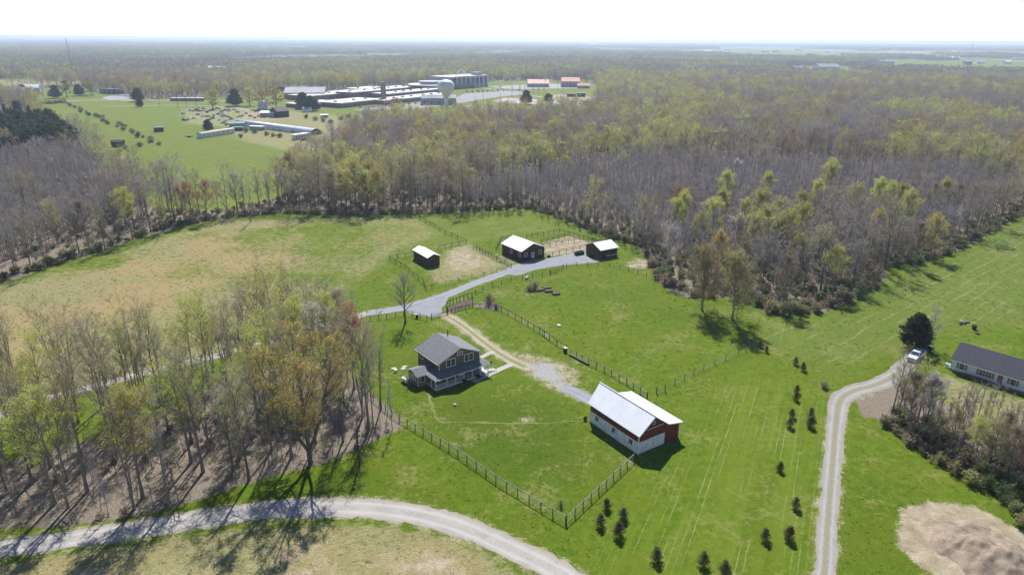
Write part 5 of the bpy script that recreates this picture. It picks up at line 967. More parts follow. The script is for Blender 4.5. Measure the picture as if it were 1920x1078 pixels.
# ------------------------------------------------------------------ the barn
barn = thing('barn', 'red barn with white metal roof, lean-to and whitewashed lower walls', 'barn', (21.15, 97.64, 0), .587)
BD, BW, be, rs, rz, bs, bz, le, lz = 12.42, 9.44, 3.84, 3.16, 6.35, 6.55, 3.83, 9.75, 3.2
w = MB(); w.prism([(0, 0), (BW, 0), (BW, 3.12), (bs, bz - .12), (rs, rz - .12), (0, be - .1)], 'y', 0, BD); w.build('wall', 'barn_red', barn)
bt = MB()
for i in range(1, 40): x = i * .236; bt.box((x - .012, -.012, 2.25 if x < 6.05 else 0), (x + .012, 0, 3.1)) if x < BW - .1 else None
for i in range(1, 52): y = i * .236; bt.box((-.012, y - .012, 2.25), (0, y + .012, 3.6)) if y < BD - .1 else None
o = bt.build('battens', 'barn_red', barn); o['kind'] = 'stuff'
l = MB(); l.box((-.06, -.06, 0), (0, BD, 2.2)); l.build('lower_wall', 'block_white', barn); l = MB(); l.box((0, -.06, 0), (6.05, 0, 2.2)); l.build('lower_wall', 'block_white', barn)
MB().box((-.09, -.09, 0), (.06, .06, be - .15)).build('corner_board', 'white_paint', barn)
sl = (rz - be) / rs; ex = .32
q1 = [(-ex, -.35, be - sl * ex), (-ex, BD + .47, be - sl * ex), (rs, BD + 1.43, rz), (rs, -.35, rz)]; q2 = [(bs, -.35, bz), (bs, BD + .2, bz), (rs, BD + 1.43, rz), (rs, -.35, rz)]; q3 = [(le + .25, -.35, 3.12), (le + .25, BD + .1, 3.12), (bs, BD + .1, bz), (bs, -.35, bz)]
for q in (q1, q2, q3): ro = MB().slab(q, .08).build('roof_slope', 'white_metal', barn); seams(MB(), q, 16, .004).build('seams', 'white_metal', ro)
MB().tube([(rs, -.36, rz + .02), (rs, BD + 1.44, rz + .02)], .09, 6).build('ridge_cap', 'white_metal', barn)
for a_, c_ in (((-ex, be - sl * ex), (rs, rz)), ((rs, rz), (bs, bz)), ((bs, bz), (le + .25, 3.12))):
    f_ = MB(); f_.add([(a_[0], -.40, a_[1] - .22), (c_[0], -.40, c_[1] - .22), (c_[0], -.40, c_[1]), (a_[0], -.40, a_[1]), (a_[0], -.355, a_[1] - .22), (c_[0], -.355, c_[1] - .22), (c_[0], -.355, c_[1]), (a_[0], -.355, a_[1])], [(0, 1, 2, 3), (7, 6, 5, 4), (0, 4, 5, 1), (3, 2, 6, 7), (0, 3, 7, 4), (1, 5, 6, 2)]); f_.build('fascia', 'white_paint', barn)
for y in (1.75, 6.07, 10.5): window(barn, 'L', -.06, y, 1.5, .85, .9, 2, 2, .06, bars=True)
door(barn, 'L', -.06, 8.0, 1.0, 1.85, 0, 'block_white', 'block_white'); door(barn, 'L', -.06, 3.9, .9, 1.8, 0, 'block_white', 'block_white')
for a in (1.2, 2.5): door(barn, 'F', -.06, a, 1.1, 1.8, .05, 'block_white', 'block_white', False)
door(barn, 'F', -.06, 4.3, 1.5, 1.9, .05, 'block_white', 'block_white', False)
window(barn, 'F', 0, 3.25, 5.0, .42, .55, 1, 1, .05, name='loft_vent', glass='barn_red'); MB().box((1.6, -.1, 4.02), (5.5, -.03, 4.12)).build('door_track', 'white_paint', barn)
MB().box((BW, -.05, 0), (BW + .12, .12, 2.9)).build('corner_post', 'white_paint', barn)
# ------------------------------------------------------------------ stable and the two sheds
def simple(name, label, x, y, a, W, D, ez, rz, axis='y', seam=10):
    t = thing(name, label, 'stable' if name == 'stable' else 'shed', (x, y, 0), a); gable(t, W, D, ez, rz, 'stable_brown', 'white_metal', axis, .32, .08, 0, seam); return t
stb = simple('stable', 'dark brown stable with white metal roof, white door and windows at the gravel yard', 2.9, 202.57, .6063, 8.84, 10.82, 3.14, 5.0)
door(stb, 'F', 0, 4.35, .95, 2.05, 0, 'white_paint', knob=True, glass=True); window(stb, 'F', 0, 1.7, 1.75, 1.0, 1.1); window(stb, 'F', 0, 7.2, 1.75, 1.0, 1.1); window(stb, 'L', 0, 1.1, 1.75, .85, 1.0); window(stb, 'L', 0, 5.6, 1.75, .85, 1.0); door(stb, 'L', 0, 3.0, .9, 2.0, 0, 'stable_brown', 'stable_brown')
for i in range(3): MB().box((1.0 + i * 2.6, -.55, 0), (1.6 + i * 2.6, -.15, .5)).build('planter', 'wood_dark', stb)
run = simple('run_in_shed', 'small dark brown shed with white roof alone in the paddock', -25.4, 196.33, .583, 3.94, 9.99, 2.9, 3.75); MB().box((3.94, 1.2, .05), (3.97, 8.8, 2.2)).build('open_side_shade', 'black_plastic', run)  # black panel on the closed wall paints the shade inside an open side
sh2 = simple('pen_shed', 'dark brown shed with white roof beside the wood edge and pens', 27.76, 205.11, .546, 6.74, 7.53, 2.93, 4.37, 'x')
MB().box((.8, -.03, .05), (6.0, -.002, 2.3)).build('doorway_shade', 'black_plastic', sh2)  # dark sheet over solid wall, its colour standing for shade inside the door
for i in range(5):
    MB().tube([(1.0 + i * 1.15, -2.0, 1.35), (1.5 + i * 1.15, -.1, 1.5)], .06, 6).build('rail', 'wood_rail', sh2); MB().tube([(1.0 + i * 1.15, -2.0, 0), (1.0 + i * 1.15, -2.0, 1.4)], .07, 6).build('post', 'wood_dark', sh2)
MB().tube([(1.0, -2.0, 1.35), (5.6, -2.0, 1.35)], .06, 6).build('rail', 'wood_rail', sh2)
def tub(label, xy, l, w, h, rz, mat='black_plastic'):
    t = thing('trough', label, 'trough', (*xy, 0), rz); b = MB(); b.box((-l / 2, -w / 2, .1), (l / 2, w / 2, .16))
    for s in (-1, 1): b.box((-l / 2, s * w / 2 - .05, .1), (l / 2, s * w / 2 + .05, h)); b.box((s * l / 2 - .05, -w / 2, .1), (s * l / 2 + .05, w / 2, h))
    b.build('shell', mat, t)
    for s in (-1, 1): MB().box((s * l * .3 - .1, -w / 2, 0), (s * l * .3 + .1, w / 2, .1)).build('foot', 'wood_dark', t)
tub('long black trough standing before the pen shed', G(1086, 477), 3.0, 1.3, 1.0, .55); tub('small dark trough by the pen gate next to the stable', G(1029, 482), 1.0, .6, .6, .2)
# ------------------------------------------------------------------ ranch house
ra = -.863; ranch = thing('ranch_house', 'long white ranch house with dark shingle roof and blue shutters', 'house', (92.31, 129.15, 0), ra)
RW, RD = 20.0, 8.0
MB().box((0, 0, 0), (RW, RD, .45)).build('foundation', 'foundation', ranch); b = MB(); b.prism([(-.04, .45), (RD + .04, .45), (RD + .04, 2.83), (RD / 2, 5.2), (-.04, 2.83)], 'x', -.04, RW + .04); b.build('wall', 'vinyl_white', ranch)
sp = MB()
for i in range(11): z = .6 + i * .2; sp.box((0, -.052, z), (RW, -.04, z + .02))
o = sp.build('siding_laps', 'vinyl_white', ranch); o['kind'] = 'stuff'
sr = (5.2 - 2.83) / 4
for s in (0, 1):
    ye = -.45 if s == 0 else RD + .45; MB().slab([(-.4, ye, 2.83 - sr * .45 + .13), (RW + .4, ye, 2.83 - sr * .45 + .13), (RW + .4, RD / 2, 5.33), (-.4, RD / 2, 5.33)], .1).build('roof_slope', 'roof_shingle_blue', ranch)
MB().box((-.4, -.53, 2.5), (RW + .4, -.45, 2.62)).build('gutter', 'white_paint', ranch)
window(ranch, 'F', -.05, 1.85, 1.65, .85, 1.2, 1, 1, .07, shutter='shutter_blue'); window(ranch, 'F', -.05, 6.1, 1.65, 2.0, 1.2, 4, 1, .07, shutter='shutter_blue'); door(ranch, 'F', -.05, 8.7, .95, 2.0, .45, 'brick_wall'); window(ranch, 'F', -.05, 10.9, 1.65, .85, 1.2, 1, 1, .07, shutter='shutter_blue'); window(ranch, 'F', -.05, 15, 1.65, .85, 1.2, 1, 1, .07, shutter='shutter_blue')
MB().box((8.0, -1.5, 0), (9.4, -.06, .42)).build('stoop', 'concrete', ranch)
def rloc(u, v): c, s = math.cos(ra), math.sin(ra); return np.array([92.31 + c * u - s * v, 129.15 + s * u + c * v])
for i in range(8): plant_bush('bush_bare' if i % 2 else 'bush2', 'bush', '%s low shrub from the driveway end along the front of the ranch house' % ordw(i), 'bush', rloc(2.8 + i * .95, -1.0 - .2 * (i % 3)), .5, 'shrubs along the ranch house front')
ac = thing('air_conditioner', 'pale grey outdoor unit at the near end of the ranch house', 'unit', (*rloc(-1.0, 1.2), 0), ra); MB().box((-.4, -.4, .08), (.4, .4, .85)).build('cabinet', 'vinyl_white', ac); MB().lathe([(.3, .85), (.3, .9)], 14).build('fan_grille', 'car_grey', ac); MB().box((-.5, -.5, 0), (.5, .5, .08)).build('pad', 'concrete', ac)
# ------------------------------------------------------------------ fences and gates
POST = {}
def post_mesh(h, r, mat):
    k = (h, r, mat)
    if k not in POST: POST[k] = MB().tube([(0, 0, -.05), (0, 0, h * .96), (0, 0, h)], [r, r * .93, r * .7], 7).mesh('post', mat)
    return POST[k]
RAIL = MB().box((0, -.035, -.06), (1, 0.035, .06)).mesh('rail', 'wood_rail'); RAILD = MB().box((0, -.03, -.06), (1, 0.03, .06)).mesh('rail', 'wood_dark')
def fence(label, px, sp=2.6, h=1.35, r=.085, rails=(1.22,), mat='wood_weathered', wires=True, railm=None, exact=False, group='fences round the yard and paddocks'):
    pts = GP(px); t = thing('fence', label, 'fence', (*pts[0], 0), 0, group); o = pts[0]; P_ = []
    if exact: P_ = list(pts)
    else:
        for a, b in zip(pts[:-1], pts[1:]):
            n = max(1, round(np.linalg.norm(b - a) / sp)); P_ += [a + (b - a) * i / n for i in range(n)]
        P_.append(pts[-1])
    P_ = np.array(P_) - o; rg = np.random.default_rng(len(label)); w0, w1 = [], []
    for i, q in enumerate(P_):
        p = place('post', post_mesh(h, r, mat), t, (q[0], q[1], 0), rg.uniform(0, 6)); p.rotation_euler[0] = rg.normal(0, .02); p.rotation_euler[1] = rg.normal(0, .02); p.scale[2] = rg.uniform(.94, 1.06)
    for a, b in zip(P_[:-1], P_[1:]):
        d = b - a; L = np.linalg.norm(d); an = math.atan2(d[1], d[0])
        for z in rails: x = place('rail', railm or RAIL, t, (a[0], a[1], z), an, (L, 1, 1))
        for z in np.linspace(.12, h * .86, 5): w0.append((*a, z)); w1.append((*b, z))
        for s in np.arange(.3, L, .45): q = a + d * s / L; w0.append((*q, .12)); w1.append((*q, h * .86))
    if wires:
        V, Fq = prisms(np.array(w0), np.array(w1), np.full(len(w0), .008), np.full(len(w0), .008), 3); o_ = place('wire_mesh', mesh_quads('wire_mesh', V, Fq, [MATS['wire']]), t); o_['kind'] = 'stuff'
    return t
def gate(label, a, b, h=1.25, mat='wire', bars=5, brace=True):
    A_, B_ = G(*a), G(*b); d = B_ - A_; L = np.linalg.norm(d); t = thing('gate', label, 'gate', (*A_, 0), math.atan2(d[1], d[0]))
    for x in (0, L): place('post', post_mesh(h + .25, .1, 'wood_weathered'), t, (x, 0, 0))
    f = MB()
    for x in (.12, L - .12): f.tube([(x, 0, .15), (x, 0, h)], .03, 6)
    for z in (.15, h): f.tube([(.12, 0, z), (L - .12, 0, z)], .03, 6)
    f.build('frame', mat, t)
    for i in range(1, bars): z = .15 + (h - .15) * i / bars; MB().tube([(.12, 0, z), (L - .12, 0, z)], .02, 5).build('bar', mat, t)
    if brace: MB().tube([(.12, .0, .2), (L - .12, 0, h - .05)], .02, 5).build('brace', mat, t)
    return t
fence('wooden rail fence along the front of the yard from the woodlot to its corner', [(668, 722), (735, 780), (842, 843), (930, 903), (1060, 981)], 2.35)
fence('wooden rail fence from the yard corner up to the barn', [(1062, 981), (1188, 863)], 2.2)
fence('dark fence along the yard side of the big paddock, down to the barn', [(940, 583), (966, 597), (990, 611), (1012, 624), (1030, 636), (1044, 647), (1062, 657)], 2.5, rails=(1.2,), railm=RAILD, mat='wood_dark')
fence('wooden rail fence from the black bin to the barn corner', [(1070, 664), (1103, 682), (1133, 696), (1175, 720), (1213, 746)], 2.3)
fence('short wooden rail fence turning from the corner to the barn', [(1214, 747), (1200, 738)], 1.6)
fence('thin post fence from the lone gate to the paddock tip', [(1265, 722), (1283, 712), (1301, 703), (1319, 694), (1340, 684), (1360, 675), (1384, 664), (1408, 655)], exact=True, rails=(), r=.07)
fence('post fence along the wood edge side of the big paddock', [(1408, 655), (1398, 640), (1385, 622), (1370, 608), (1345, 592), (1318, 572), (1295, 556), (1270, 544), (1250, 536), (1229, 528)], exact=True, rails=(), r=.06, mat='wood_dark')
fence('curved dark fence along the gravel yard side of the big paddock', [(1229, 528), (1212, 519), (1196, 514), (1179, 509), (1162, 505), (1143, 500), (1122, 499), (1102, 499), (1081, 499), (1062, 501)], exact=True, rails=(), mat='wood_dark')
fence('dark post fence along the lane side of the big paddock', [(1031, 514), (1017, 518), (998, 520), (980, 524), (958, 528), (940, 533), (923, 538), (906, 544), (892, 551), (885, 560)], exact=True, rails=(), mat='wood_dark')
gate('dark barred gate between the gravel yard and the big paddock', (1032, 514), (1056, 503), 1.2, 'black_plastic')
fence('wooden rail fence along the lane in front of the house lawn', [(678, 600), (694, 601), (710, 599), (725, 597), (742, 594), (757, 592), (773, 592), (788, 597), (801, 600)], exact=True, rails=(1.2,))
gate('wire mesh entrance gate to the house drive', (809, 598), (838, 589), 1.2, 'wire', 6)
fence('dark fence round the garden bed, lane side', [(839, 586), (838, 574), (862, 565), (885, 558)], 1.3, 1.5, rails=(1.3,), railm=RAILD, mat='wood_dark')
fence('picket fence round the garden bed, house side', [(840, 588), (860, 582), (886, 575), (886, 562)], 1.2, 1.1, rails=(.95, .5), railm=RAILD, mat='wood_dark')
fence('fence behind the garden shrubs', [(886, 576), (900, 577), (915, 577), (930, 580), (940, 583)], 1.8, 1.2, rails=(1.05,), railm=RAILD, mat='wood_dark')
fence('dark fence along the stable side of the shed paddock', [(888, 466), (899, 471), (910, 477), (921, 482), (931, 487), (947, 494), (959, 501)], 2.2, rails=(1.1, .6), railm=RAILD, mat='wood_dark')
fence('thin wire fence along the lane side of the shed paddock', [(949, 506), (932, 511), (907, 518), (885, 520), (860, 527), (836, 534), (810, 541)], 5, rails=(), r=.055, mat='wood_dark')
fence('dark fence from the lane corner up the pasture side of the shed paddock', [(810, 541), (799, 544), (794, 532), (775, 517), (760, 503), (742, 494), (731, 487)], 3.2, rails=(1.1,), railm=RAILD, mat='wood_dark')
fence('dark fence closing the back of the shed paddock', [(731, 486), (745, 484), (760, 482), (776, 478)], 3.2, rails=(1.1,), railm=RAILD, mat='wood_dark'); fence('dark fence from the paddock shed to the upper corner', [(822, 468), (847, 462), (875, 457)], 3.0, rails=(1.1,), railm=RAILD, mat='wood_dark')
fence('dark fence running up the pasture to the wood', [(875, 456), (858, 448), (835, 438), (815, 426), (798, 417), (779, 407), (772, 402)], 4.2, rails=(1.1,), railm=RAILD, mat='wood_dark', wires=True)
for lab, pts in [('front fence of the sandy horse pen beside the stable', [(1023, 482), (1099, 466)]), ('middle fence between the two horse pens', [(1019, 464), (1088, 452)]), ('fence between the sandy pens and the grassy pen', [(1015, 456), (1069, 444)]), ('back fence of the grassy pen', [(987, 448), (1049, 436)]), ('side fence of the pens nearest the wood', [(1049, 436), (1085, 446), (1121, 457)]), ('fence behind the stable', [(930, 470), (935, 460), (940, 452), (960, 449)])]:
    fence(lab, pts, 2.6, 1.5, .08, (1.4, .85), 'wood_dark', False, RAILD, group='horse pen fences')
fence('far thin fence along the slanting wood edge', [(985, 400), (1041, 425), (1056, 427), (1072, 430), (1087, 434), (1110, 440), (1151, 456)], 4.5, 1.4, .05, (), 'wood_dark', False)
g_ = gate('lone wooden gate standing open beside the barn', (1231, 738), (1247, 733), 1.2, 'wood_rail', 3, False)
gate('pale gate in the yard side fence', (1018, 627), (1030, 637), 1.1, 'white_paint', 3)
# ------------------------------------------------------------------ small things in the yard
def bin_(label, xy, rz=.6):
    t = thing('trash_bin', label, 'trash bin', (*xy, 0), rz); b = MB(); b.add([(-.26, -.3, .08), (.26, -.3, .08), (.26, .3, .08), (-.26, .3, .08), (-.32, -.38, 1.0), (.32, -.38, 1.0), (.32, .38, 1.0), (-.32, .38, 1.0)], [(0, 3, 2, 1), (4, 5, 6, 7), (0, 1, 5, 4), (1, 2, 6, 5), (2, 3, 7, 6), (3, 0, 4, 7)]); b.build('body', 'black_plastic', t)
    MB().slab([(-.35, -.42, 1.07), (.35, -.42, 1.07), (.35, .42, 1.12), (-.35, .42, 1.12)], .07).build('lid', 'car_grey', t)
    for s in (-1, 1): MB().tube([(s * .3 - .03, .3, .1), (s * .3 + .03, .3, .1)], .1, 10).build('wheel', 'tyre', t)
bin_('big black bin with grey lid at the yard fence', G(1060, 660)); bin_('small black bin by the entrance fence', G(782, 596), .2)
for i, (x, y) in enumerate([(1078, 669), (1085, 673), (1092, 677)]): pass
tl = thing('timber', 'long black timber lying along the yard fence past the bin', 'timber', (*G(1068, 666), 0), 0); A_, B_ = G(1068, 666), G(1104, 685); d = B_ - A_; tl.rotation_euler = (0, 0, math.atan2(d[1], d[0])); MB().box((0, -.2, 0), (np.linalg.norm(d), .2, .4)).build('beam', 'black_plastic', tl)
for i, (x, y, lab) in enumerate([(1012, 545, 'raised garden bed nearest the bare shrub'), (1026, 541, 'raised garden bed at the back of the group of four'), (1029, 547, 'largest raised garden bed in the middle'), (1043, 552, 'raised garden bed set apart towards the paddock')]):
    t = thing('raised_bed', lab, 'garden bed', (*G(x, y), 0), .35, 'raised garden beds'); w_, l_ = 1.1, 2.1 - .25 * (i == 3)
    for s in (-1, 1): MB().box((-l_ / 2, s * w_ / 2 - .04, 0), (l_ / 2, s * w_ / 2 + .04, .55)).build('board', 'wood_weathered', t); MB().box((s * l_ / 2 - .04, -w_ / 2 + .05, 0), (s * l_ / 2 + .04, w_ / 2 - .05, .548)).build('board', 'wood_weathered', t)
    MB().box((-l_ / 2 + .05, -w_ / 2 + .05, 0), (l_ / 2 - .05, w_ / 2 - .05, .47)).build('soil', 'bed_soil', t)
sheet('garden_soil', [(842, 585), (842, 576), (862, 567), (883, 561), (884, 573)], 'mulch', .024, .1, 8); sheet('garden_mulch', [(890, 575), (900, 566), (930, 570), (940, 580), (925, 582)], 'bed_soil', .024, .1, 9)
rgs = np.random.default_rng(4); b = MB()
for i in range(70):
    u, v = rgs.uniform(0, 1, 2); A_ = G(843 + 40 * u, 584 - 10 * u - 8 * (1 - v)); b.tube([(*A_, 0), (A_[0] + rgs.normal(0, .15), A_[1] + rgs.normal(0, .15), rgs.uniform(.2, .6))], .02, 3)
tag(b.build('garden_stalks', 'wood_weathered'), 'dry plant stalks in the fenced garden bed', 'plants', None, 'stuff')
wl = thing('well_cap', 'small round white cap in the big paddock grass', 'well cap', (*G(1048, 611), 0)); MB().lathe([(.45, 0), (.45, .22), (.4, .28), (.1, .34)], 18).build('cap', 'white_paint', wl)
br = thing('barrel', 'white and dark barrel lying beside the paddock fence posts', 'barrel', (*G(988, 523), 0), .9); MB().tube([(-.55, 0, .36), (-.5, 0, .38), (0, 0, .38), (.5, 0, .38), (.55, 0, .36)], [.3, .36, .39, .36, .3], 16).build('body', 'white_paint', br, True); MB().tube([(.2, 0, .38), (.32, 0, .38)], .4, 16).build('band', 'black_plastic', br)
sp_ = thing('lawn_vent', 'small white vent cap on the lawn beside the sunroom', 'vent', (*G(742, 697), 0)); MB().lathe([(.22, 0), (.22, .4), (.34, .42), (.3, .55), (.05, .62)], 16).build('cap', 'white_paint', sp_)
sp_ = thing('lawn_vent', 'small grey vent cap on the lawn below the house', 'vent', (*G(853, 760), 0)); MB().lathe([(.2, 0), (.2, .3), (.28, .32), (.05, .42)], 14).build('cap', 'concrete', sp_)
for i, (u, v) in enumerate([(1.3, 10.3), (2.0, 11.0), (-.2, 11.6)]): t = thing('stepping_stone', ['stepping stone nearest the back of the house', 'middle stepping stone behind the house', 'outermost stepping stone behind the house'][i], 'stone', (*hloc(u - 4, v), 0), .4); MB().prism([(.6 * math.cos(a) * (1 + .1 * math.sin(3 * a)), .4 * math.sin(a)) for a in np.linspace(0, 5.8, 9)], 'z', 0, .09).build('slab', 'concrete', t)
# utility pole and service wire
pb = G(674, 876); up = thing('utility_pole', 'thin dark utility pole on the grass beside the woodlot', 'pole', (*pb, 0)); MB().tube([(0, 0, 0), (.05, .05, 7.2)], [.14, .1], 8).build('shaft', 'wood_dark', up); MB().box((-.5, -.05, 6.7), (.6, .05, 6.82)).build('crossarm', 'wood_dark', up); MB().lathe([(.16, 5.6), (.2, 5.7), (.2, 6.2), (.1, 6.3)], 10, (.3, 0)).build('transformer', 'car_grey', up)
hp = np.array(hloc(-3.9, 1.6)); w = MB(); w.tube([(pb[0] + (hp[0] - pb[0]) * s, pb[1] + (hp[1] - pb[1]) * s, 6.8 + (2.6 - 6.8) * s - 2.2 * s * (1 - s)) for s in np.linspace(0, 1, 15)], .012, 4); tag(w.build('service_wire', 'wire'), 'sagging service wire from the pole to the sunroom', 'wire')
# stone pile, pot and log by the ranch house, fallen log, soil heap
sr_ = np.random.default_rng(8)
def rock(name, label, xy, r, mat='concrete', group=None, cat='rock'):
    import_v = []; V, Fq = [], []; n, m = 8, 5
    b = MB(); b.lathe([(r * math.sin(math.pi * (.08 + .84 * i / m)) * sr_.uniform(.85, 1.1), max(0.0, r * .45 - r * .62 * math.cos(math.pi * (.08 + .84 * i / m)))) for i in range(m + 1)], n)
    b.v = [(x * 1.15 + sr_.normal(0, .05 * r), y * .9 + sr_.normal(0, .05 * r), max(0, z + sr_.normal(0, .04 * r))) for x, y, z in b.v]; o = b.build(name, mat, None, False, (*xy, 0), sr_.uniform(0, 6)); return tag(o, label, cat, group)
for i, (x, y, r, l) in enumerate([(1803, 605, .6, 'largest stone of the little pile in the ranch lawn'), (1808, 607, .45, 'brown stone beside the largest one in the ranch lawn'), (1813, 605, .5, 'stone at the far end of the little pile in the ranch lawn'), (1801, 609, .4, 'small dark stone in front of the little pile')]): rock('stone', l, G(x, y), r, ['foundation', 'bed_soil', 'foundation', 'wood_dark'][i])
rock('stump', 'flat grey stump below the black pot in the ranch lawn', G(1832, 626), .5, 'wood_weathered', None, 'stump')
pt = thing('garden_pot', 'black pot standing in the lawn behind the ranch house', 'pot', (*G(1826, 617), 0)); MB().lathe([(.42, 0), (.55, .8), (.6, .85), (.6, .95), (.5, .95), (.48, .8)], 16).build('pot_shell', 'black_plastic', pt)
lg = thing('fallen_log', 'pale fallen log at the lower edge of the ranch thicket', 'log', (*G(1893, 948), 0)); A_, B_ = G(1893, 948), G(1852, 905); d = B_ - A_; MB().tube([(0, 0, .16), (d[0] * .5, d[1] * .5, .22), (d[0], d[1], .5)], [.17, .13, .05], 8).build('stem', 'bark_pale', lg)
for k in range(7): s = .45 + .08 * k; MB().tube([(d[0] * s, d[1] * s, .25), (d[0] * s + sr_.normal(0, .6), d[1] * s + sr_.normal(0, .6), sr_.uniform(.4, 1.1))], [.04, .012], 4).build('branch', 'bark_pale', lg)
def mound():
    px = [(1738, 970), (1765, 962), (1810, 966), (1860, 985), (1910, 1015), (1975, 1060), (1990, 1150), (1850, 1120), (1790, 1062), (1745, 1030), (1733, 1000)]; poly = GP(px); lo, hi = poly.min(0) - 2, poly.max(0) + 2
    xs_, ys_ = np.arange(lo[0], hi[0], .25), np.arange(lo[1], hi[1], .25); X, Y = np.meshgrid(xs_, ys_); Q = np.stack([X.ravel(), Y.ravel()], 1); d = sdist(Q, poly) + (vnoise(Q, 3, 3) - .5) * 2.0
    rot = Q @ np.array([[math.cos(.6), -math.sin(.6)], [math.sin(.6), math.cos(.6)]]); z = 1.9 * smooth(0, 7.0, d) + 2.4 * smooth(0, 4, d) * (vnoise(rot * np.array([[.45, 1.5]]), 3.4, 9, 4) - .42) + .32 * smooth(0, 2, d) * vnoise(Q, .9, 12, 2) - .05
    ny_, nx_ = X.shape; i0 = (np.arange(ny_ - 1)[:, None] * nx_ + np.arange(nx_ - 1)[None]).ravel(); Fq = np.stack([i0, i0 + 1, i0 + nx_ + 1, i0 + nx_], 1); keep = (z[Fq] > -.04).any(1); Fq = Fq[keep]
    used, inv = np.unique(Fq.ravel(), return_inverse=True); me = mesh_quads('soil_mound', np.column_stack([Q, z])[used], inv.reshape(-1, 4), [MATS['soil']], None, True); return tag(place('soil_mound', me), kind='structure')
mound()

# ------------------------------------------------------------------ vehicles
def wheel(parent, x, y, r=.38, w=.26):
    b = MB(); b.tube([(x, y - w / 2, r), (x, y + w / 2, r)], r, 16); o = b.build('wheel', 'tyre', parent); s = 1 if y > 0 else -1
    MB().tube([(x, y + s * (w / 2 - .02), r), (x, y + s * (w / 2 + .012), r)], r * .62, 12).build('rim', 'alloy', o); return o
def pickup():
    A_, B_ = G(1727, 664), G(1706, 680); c = (A_ + B_) / 2; d = B_ - A_
    t = thing('pickup_truck', 'white pickup truck with extended cab parked at the end of the driveway', 'pickup truck', (*c, 0), math.atan2(d[1], d[0]))
    L, hw = 2.85, .98
    b = MB(); b.prism([(-L, .45), (-L, 1.08), (-.62, 1.12), (1.35, 1.14), (2.2, 1.1), (2.75, 1.0), (2.85, .8), (2.85, .45)], 'y', -hw, hw); b.v = [(x, y * (1 if x < 2 else .94), z) for x, y, z in b.v]; b.build('body', 'car_white', t)
    k = MB(); k.add([(-.75, -hw + .06, 1.13), (1.35, -hw + .06, 1.15), (1.35, hw - .06, 1.15), (-.75, hw - .06, 1.13), (-.55, -hw + .22, 1.82), (.55, -hw + .22, 1.84), (.55, hw - .22, 1.84), (-.55, hw - .22, 1.82)], [(4, 5, 6, 7), (0, 1, 5, 4), (1, 2, 6, 5), (2, 3, 7, 6), (3, 0, 4, 7)]); k.build('cab', 'car_white', t)
    MB().add([(1.33, -.80, 1.2), (1.33, .80, 1.2), (.64, .70, 1.8), (.64, -.70, 1.8), (1.30, -.80, 1.19), (1.30, .80, 1.19), (.61, .70, 1.79), (.61, -.70, 1.79)], [(0, 1, 2, 3), (7, 6, 5, 4), (0, 4, 5, 1), (3, 2, 6, 7)]).build('windscreen', 'windscreen', t)
    for o in [t.children[-1]]: o.location = (.035, 0, .035)
    for s in (-1, 1):
        MB().add([(-.55, s * (hw - .07), 1.2), (1.05, s * (hw - .07), 1.2), (.5, s * (hw - .185), 1.72), (-.45, s * (hw - .185), 1.72)], [(0, 1, 2, 3)]).build('side_window', 'windscreen', t); t.children[-1].location = (0, s * .018, 0)
        MB().box((.95, s * hw, 1.15), (1.12, s * (hw + .16), 1.32)).build('mirror', 'car_dark', t); MB().box((2.70, s * .62, .82), (2.865, s * .9, .98)).build('headlight', 'alloy', t); MB().box((-2.87, s * .8, .75), (-2.8, s * .96, 1.02)).build('tail_light', 'car_red', t)
        for x in (-1.85, 1.75): wheel(t, x, s * (hw - .12), .4)
        MB().box((-2.75, s * (hw - .08), 1.08), (-.8, s * hw, 1.3)).build('bed_side', 'car_white', t)
        for x in (-1.85, 1.75): MB().tube([(x + .52 * math.cos(a), s * (hw + .005), .42 + .52 * math.sin(a)) for a in np.linspace(.1, 3.04, 9)], .03, 4).build('wheel_arch', 'car_dark', t)
    MB().box((-2.72, -hw + .1, 1.09), (-.82, hw - .1, 1.14)).build('bed_floor', 'car_dark', t); MB().box((-2.84, -hw + .02, 1.08), (-2.76, hw - .02, 1.3)).build('tailgate', 'car_white', t); MB().box((2.84, -.55, .66), (2.875, .55, .95)).build('grille', 'car_dark', t); MB().box((2.8, -.92, .42), (2.95, .92, .62)).build('bumper', 'car_white', t); MB().box((-2.98, -.92, .45), (-2.85, .92, .62)).build('bumper', 'alloy', t)
pickup()
def tractor():
    t = thing('tractor', 'small blue tractor parked behind the white pickup by the evergreen', 'tractor', (*G(1737, 661), 0), R(-152))
    MB().box((.2, -.32, .7), (1.6, .32, 1.25)).build('hood', 'car_blue', t); MB().box((-.7, -.35, .55), (.2, .35, .8)).build('chassis', 'car_dark', t); MB().box((-.75, -.28, .8), (-.3, .28, .95)).box((-.85, -.28, .95), (-.72, .28, 1.4)).build('seat', 'black_plastic', t)
    for s in (-1, 1): wheel(t, -.55, s * .72, .68, .36); wheel(t, 1.25, s * .6, .42, .26); MB().box((-1.15, s * .5, 1.32), (.05, s * .88, 1.4)).build('fender', 'car_blue', t); MB().tube([(-.85, s * .55, .8), (-.85, s * .55, 2.1)], .035, 6).build('roll_bar', 'black_plastic', t)
    MB().box((-1.1, -.62, 2.08), (.2, .62, 2.14)).build('canopy', 'car_blue', t); MB().box((1.6, -.8, .3), (2.1, .8, .7)).build('loader_bucket', 'car_grey', t)
tractor()
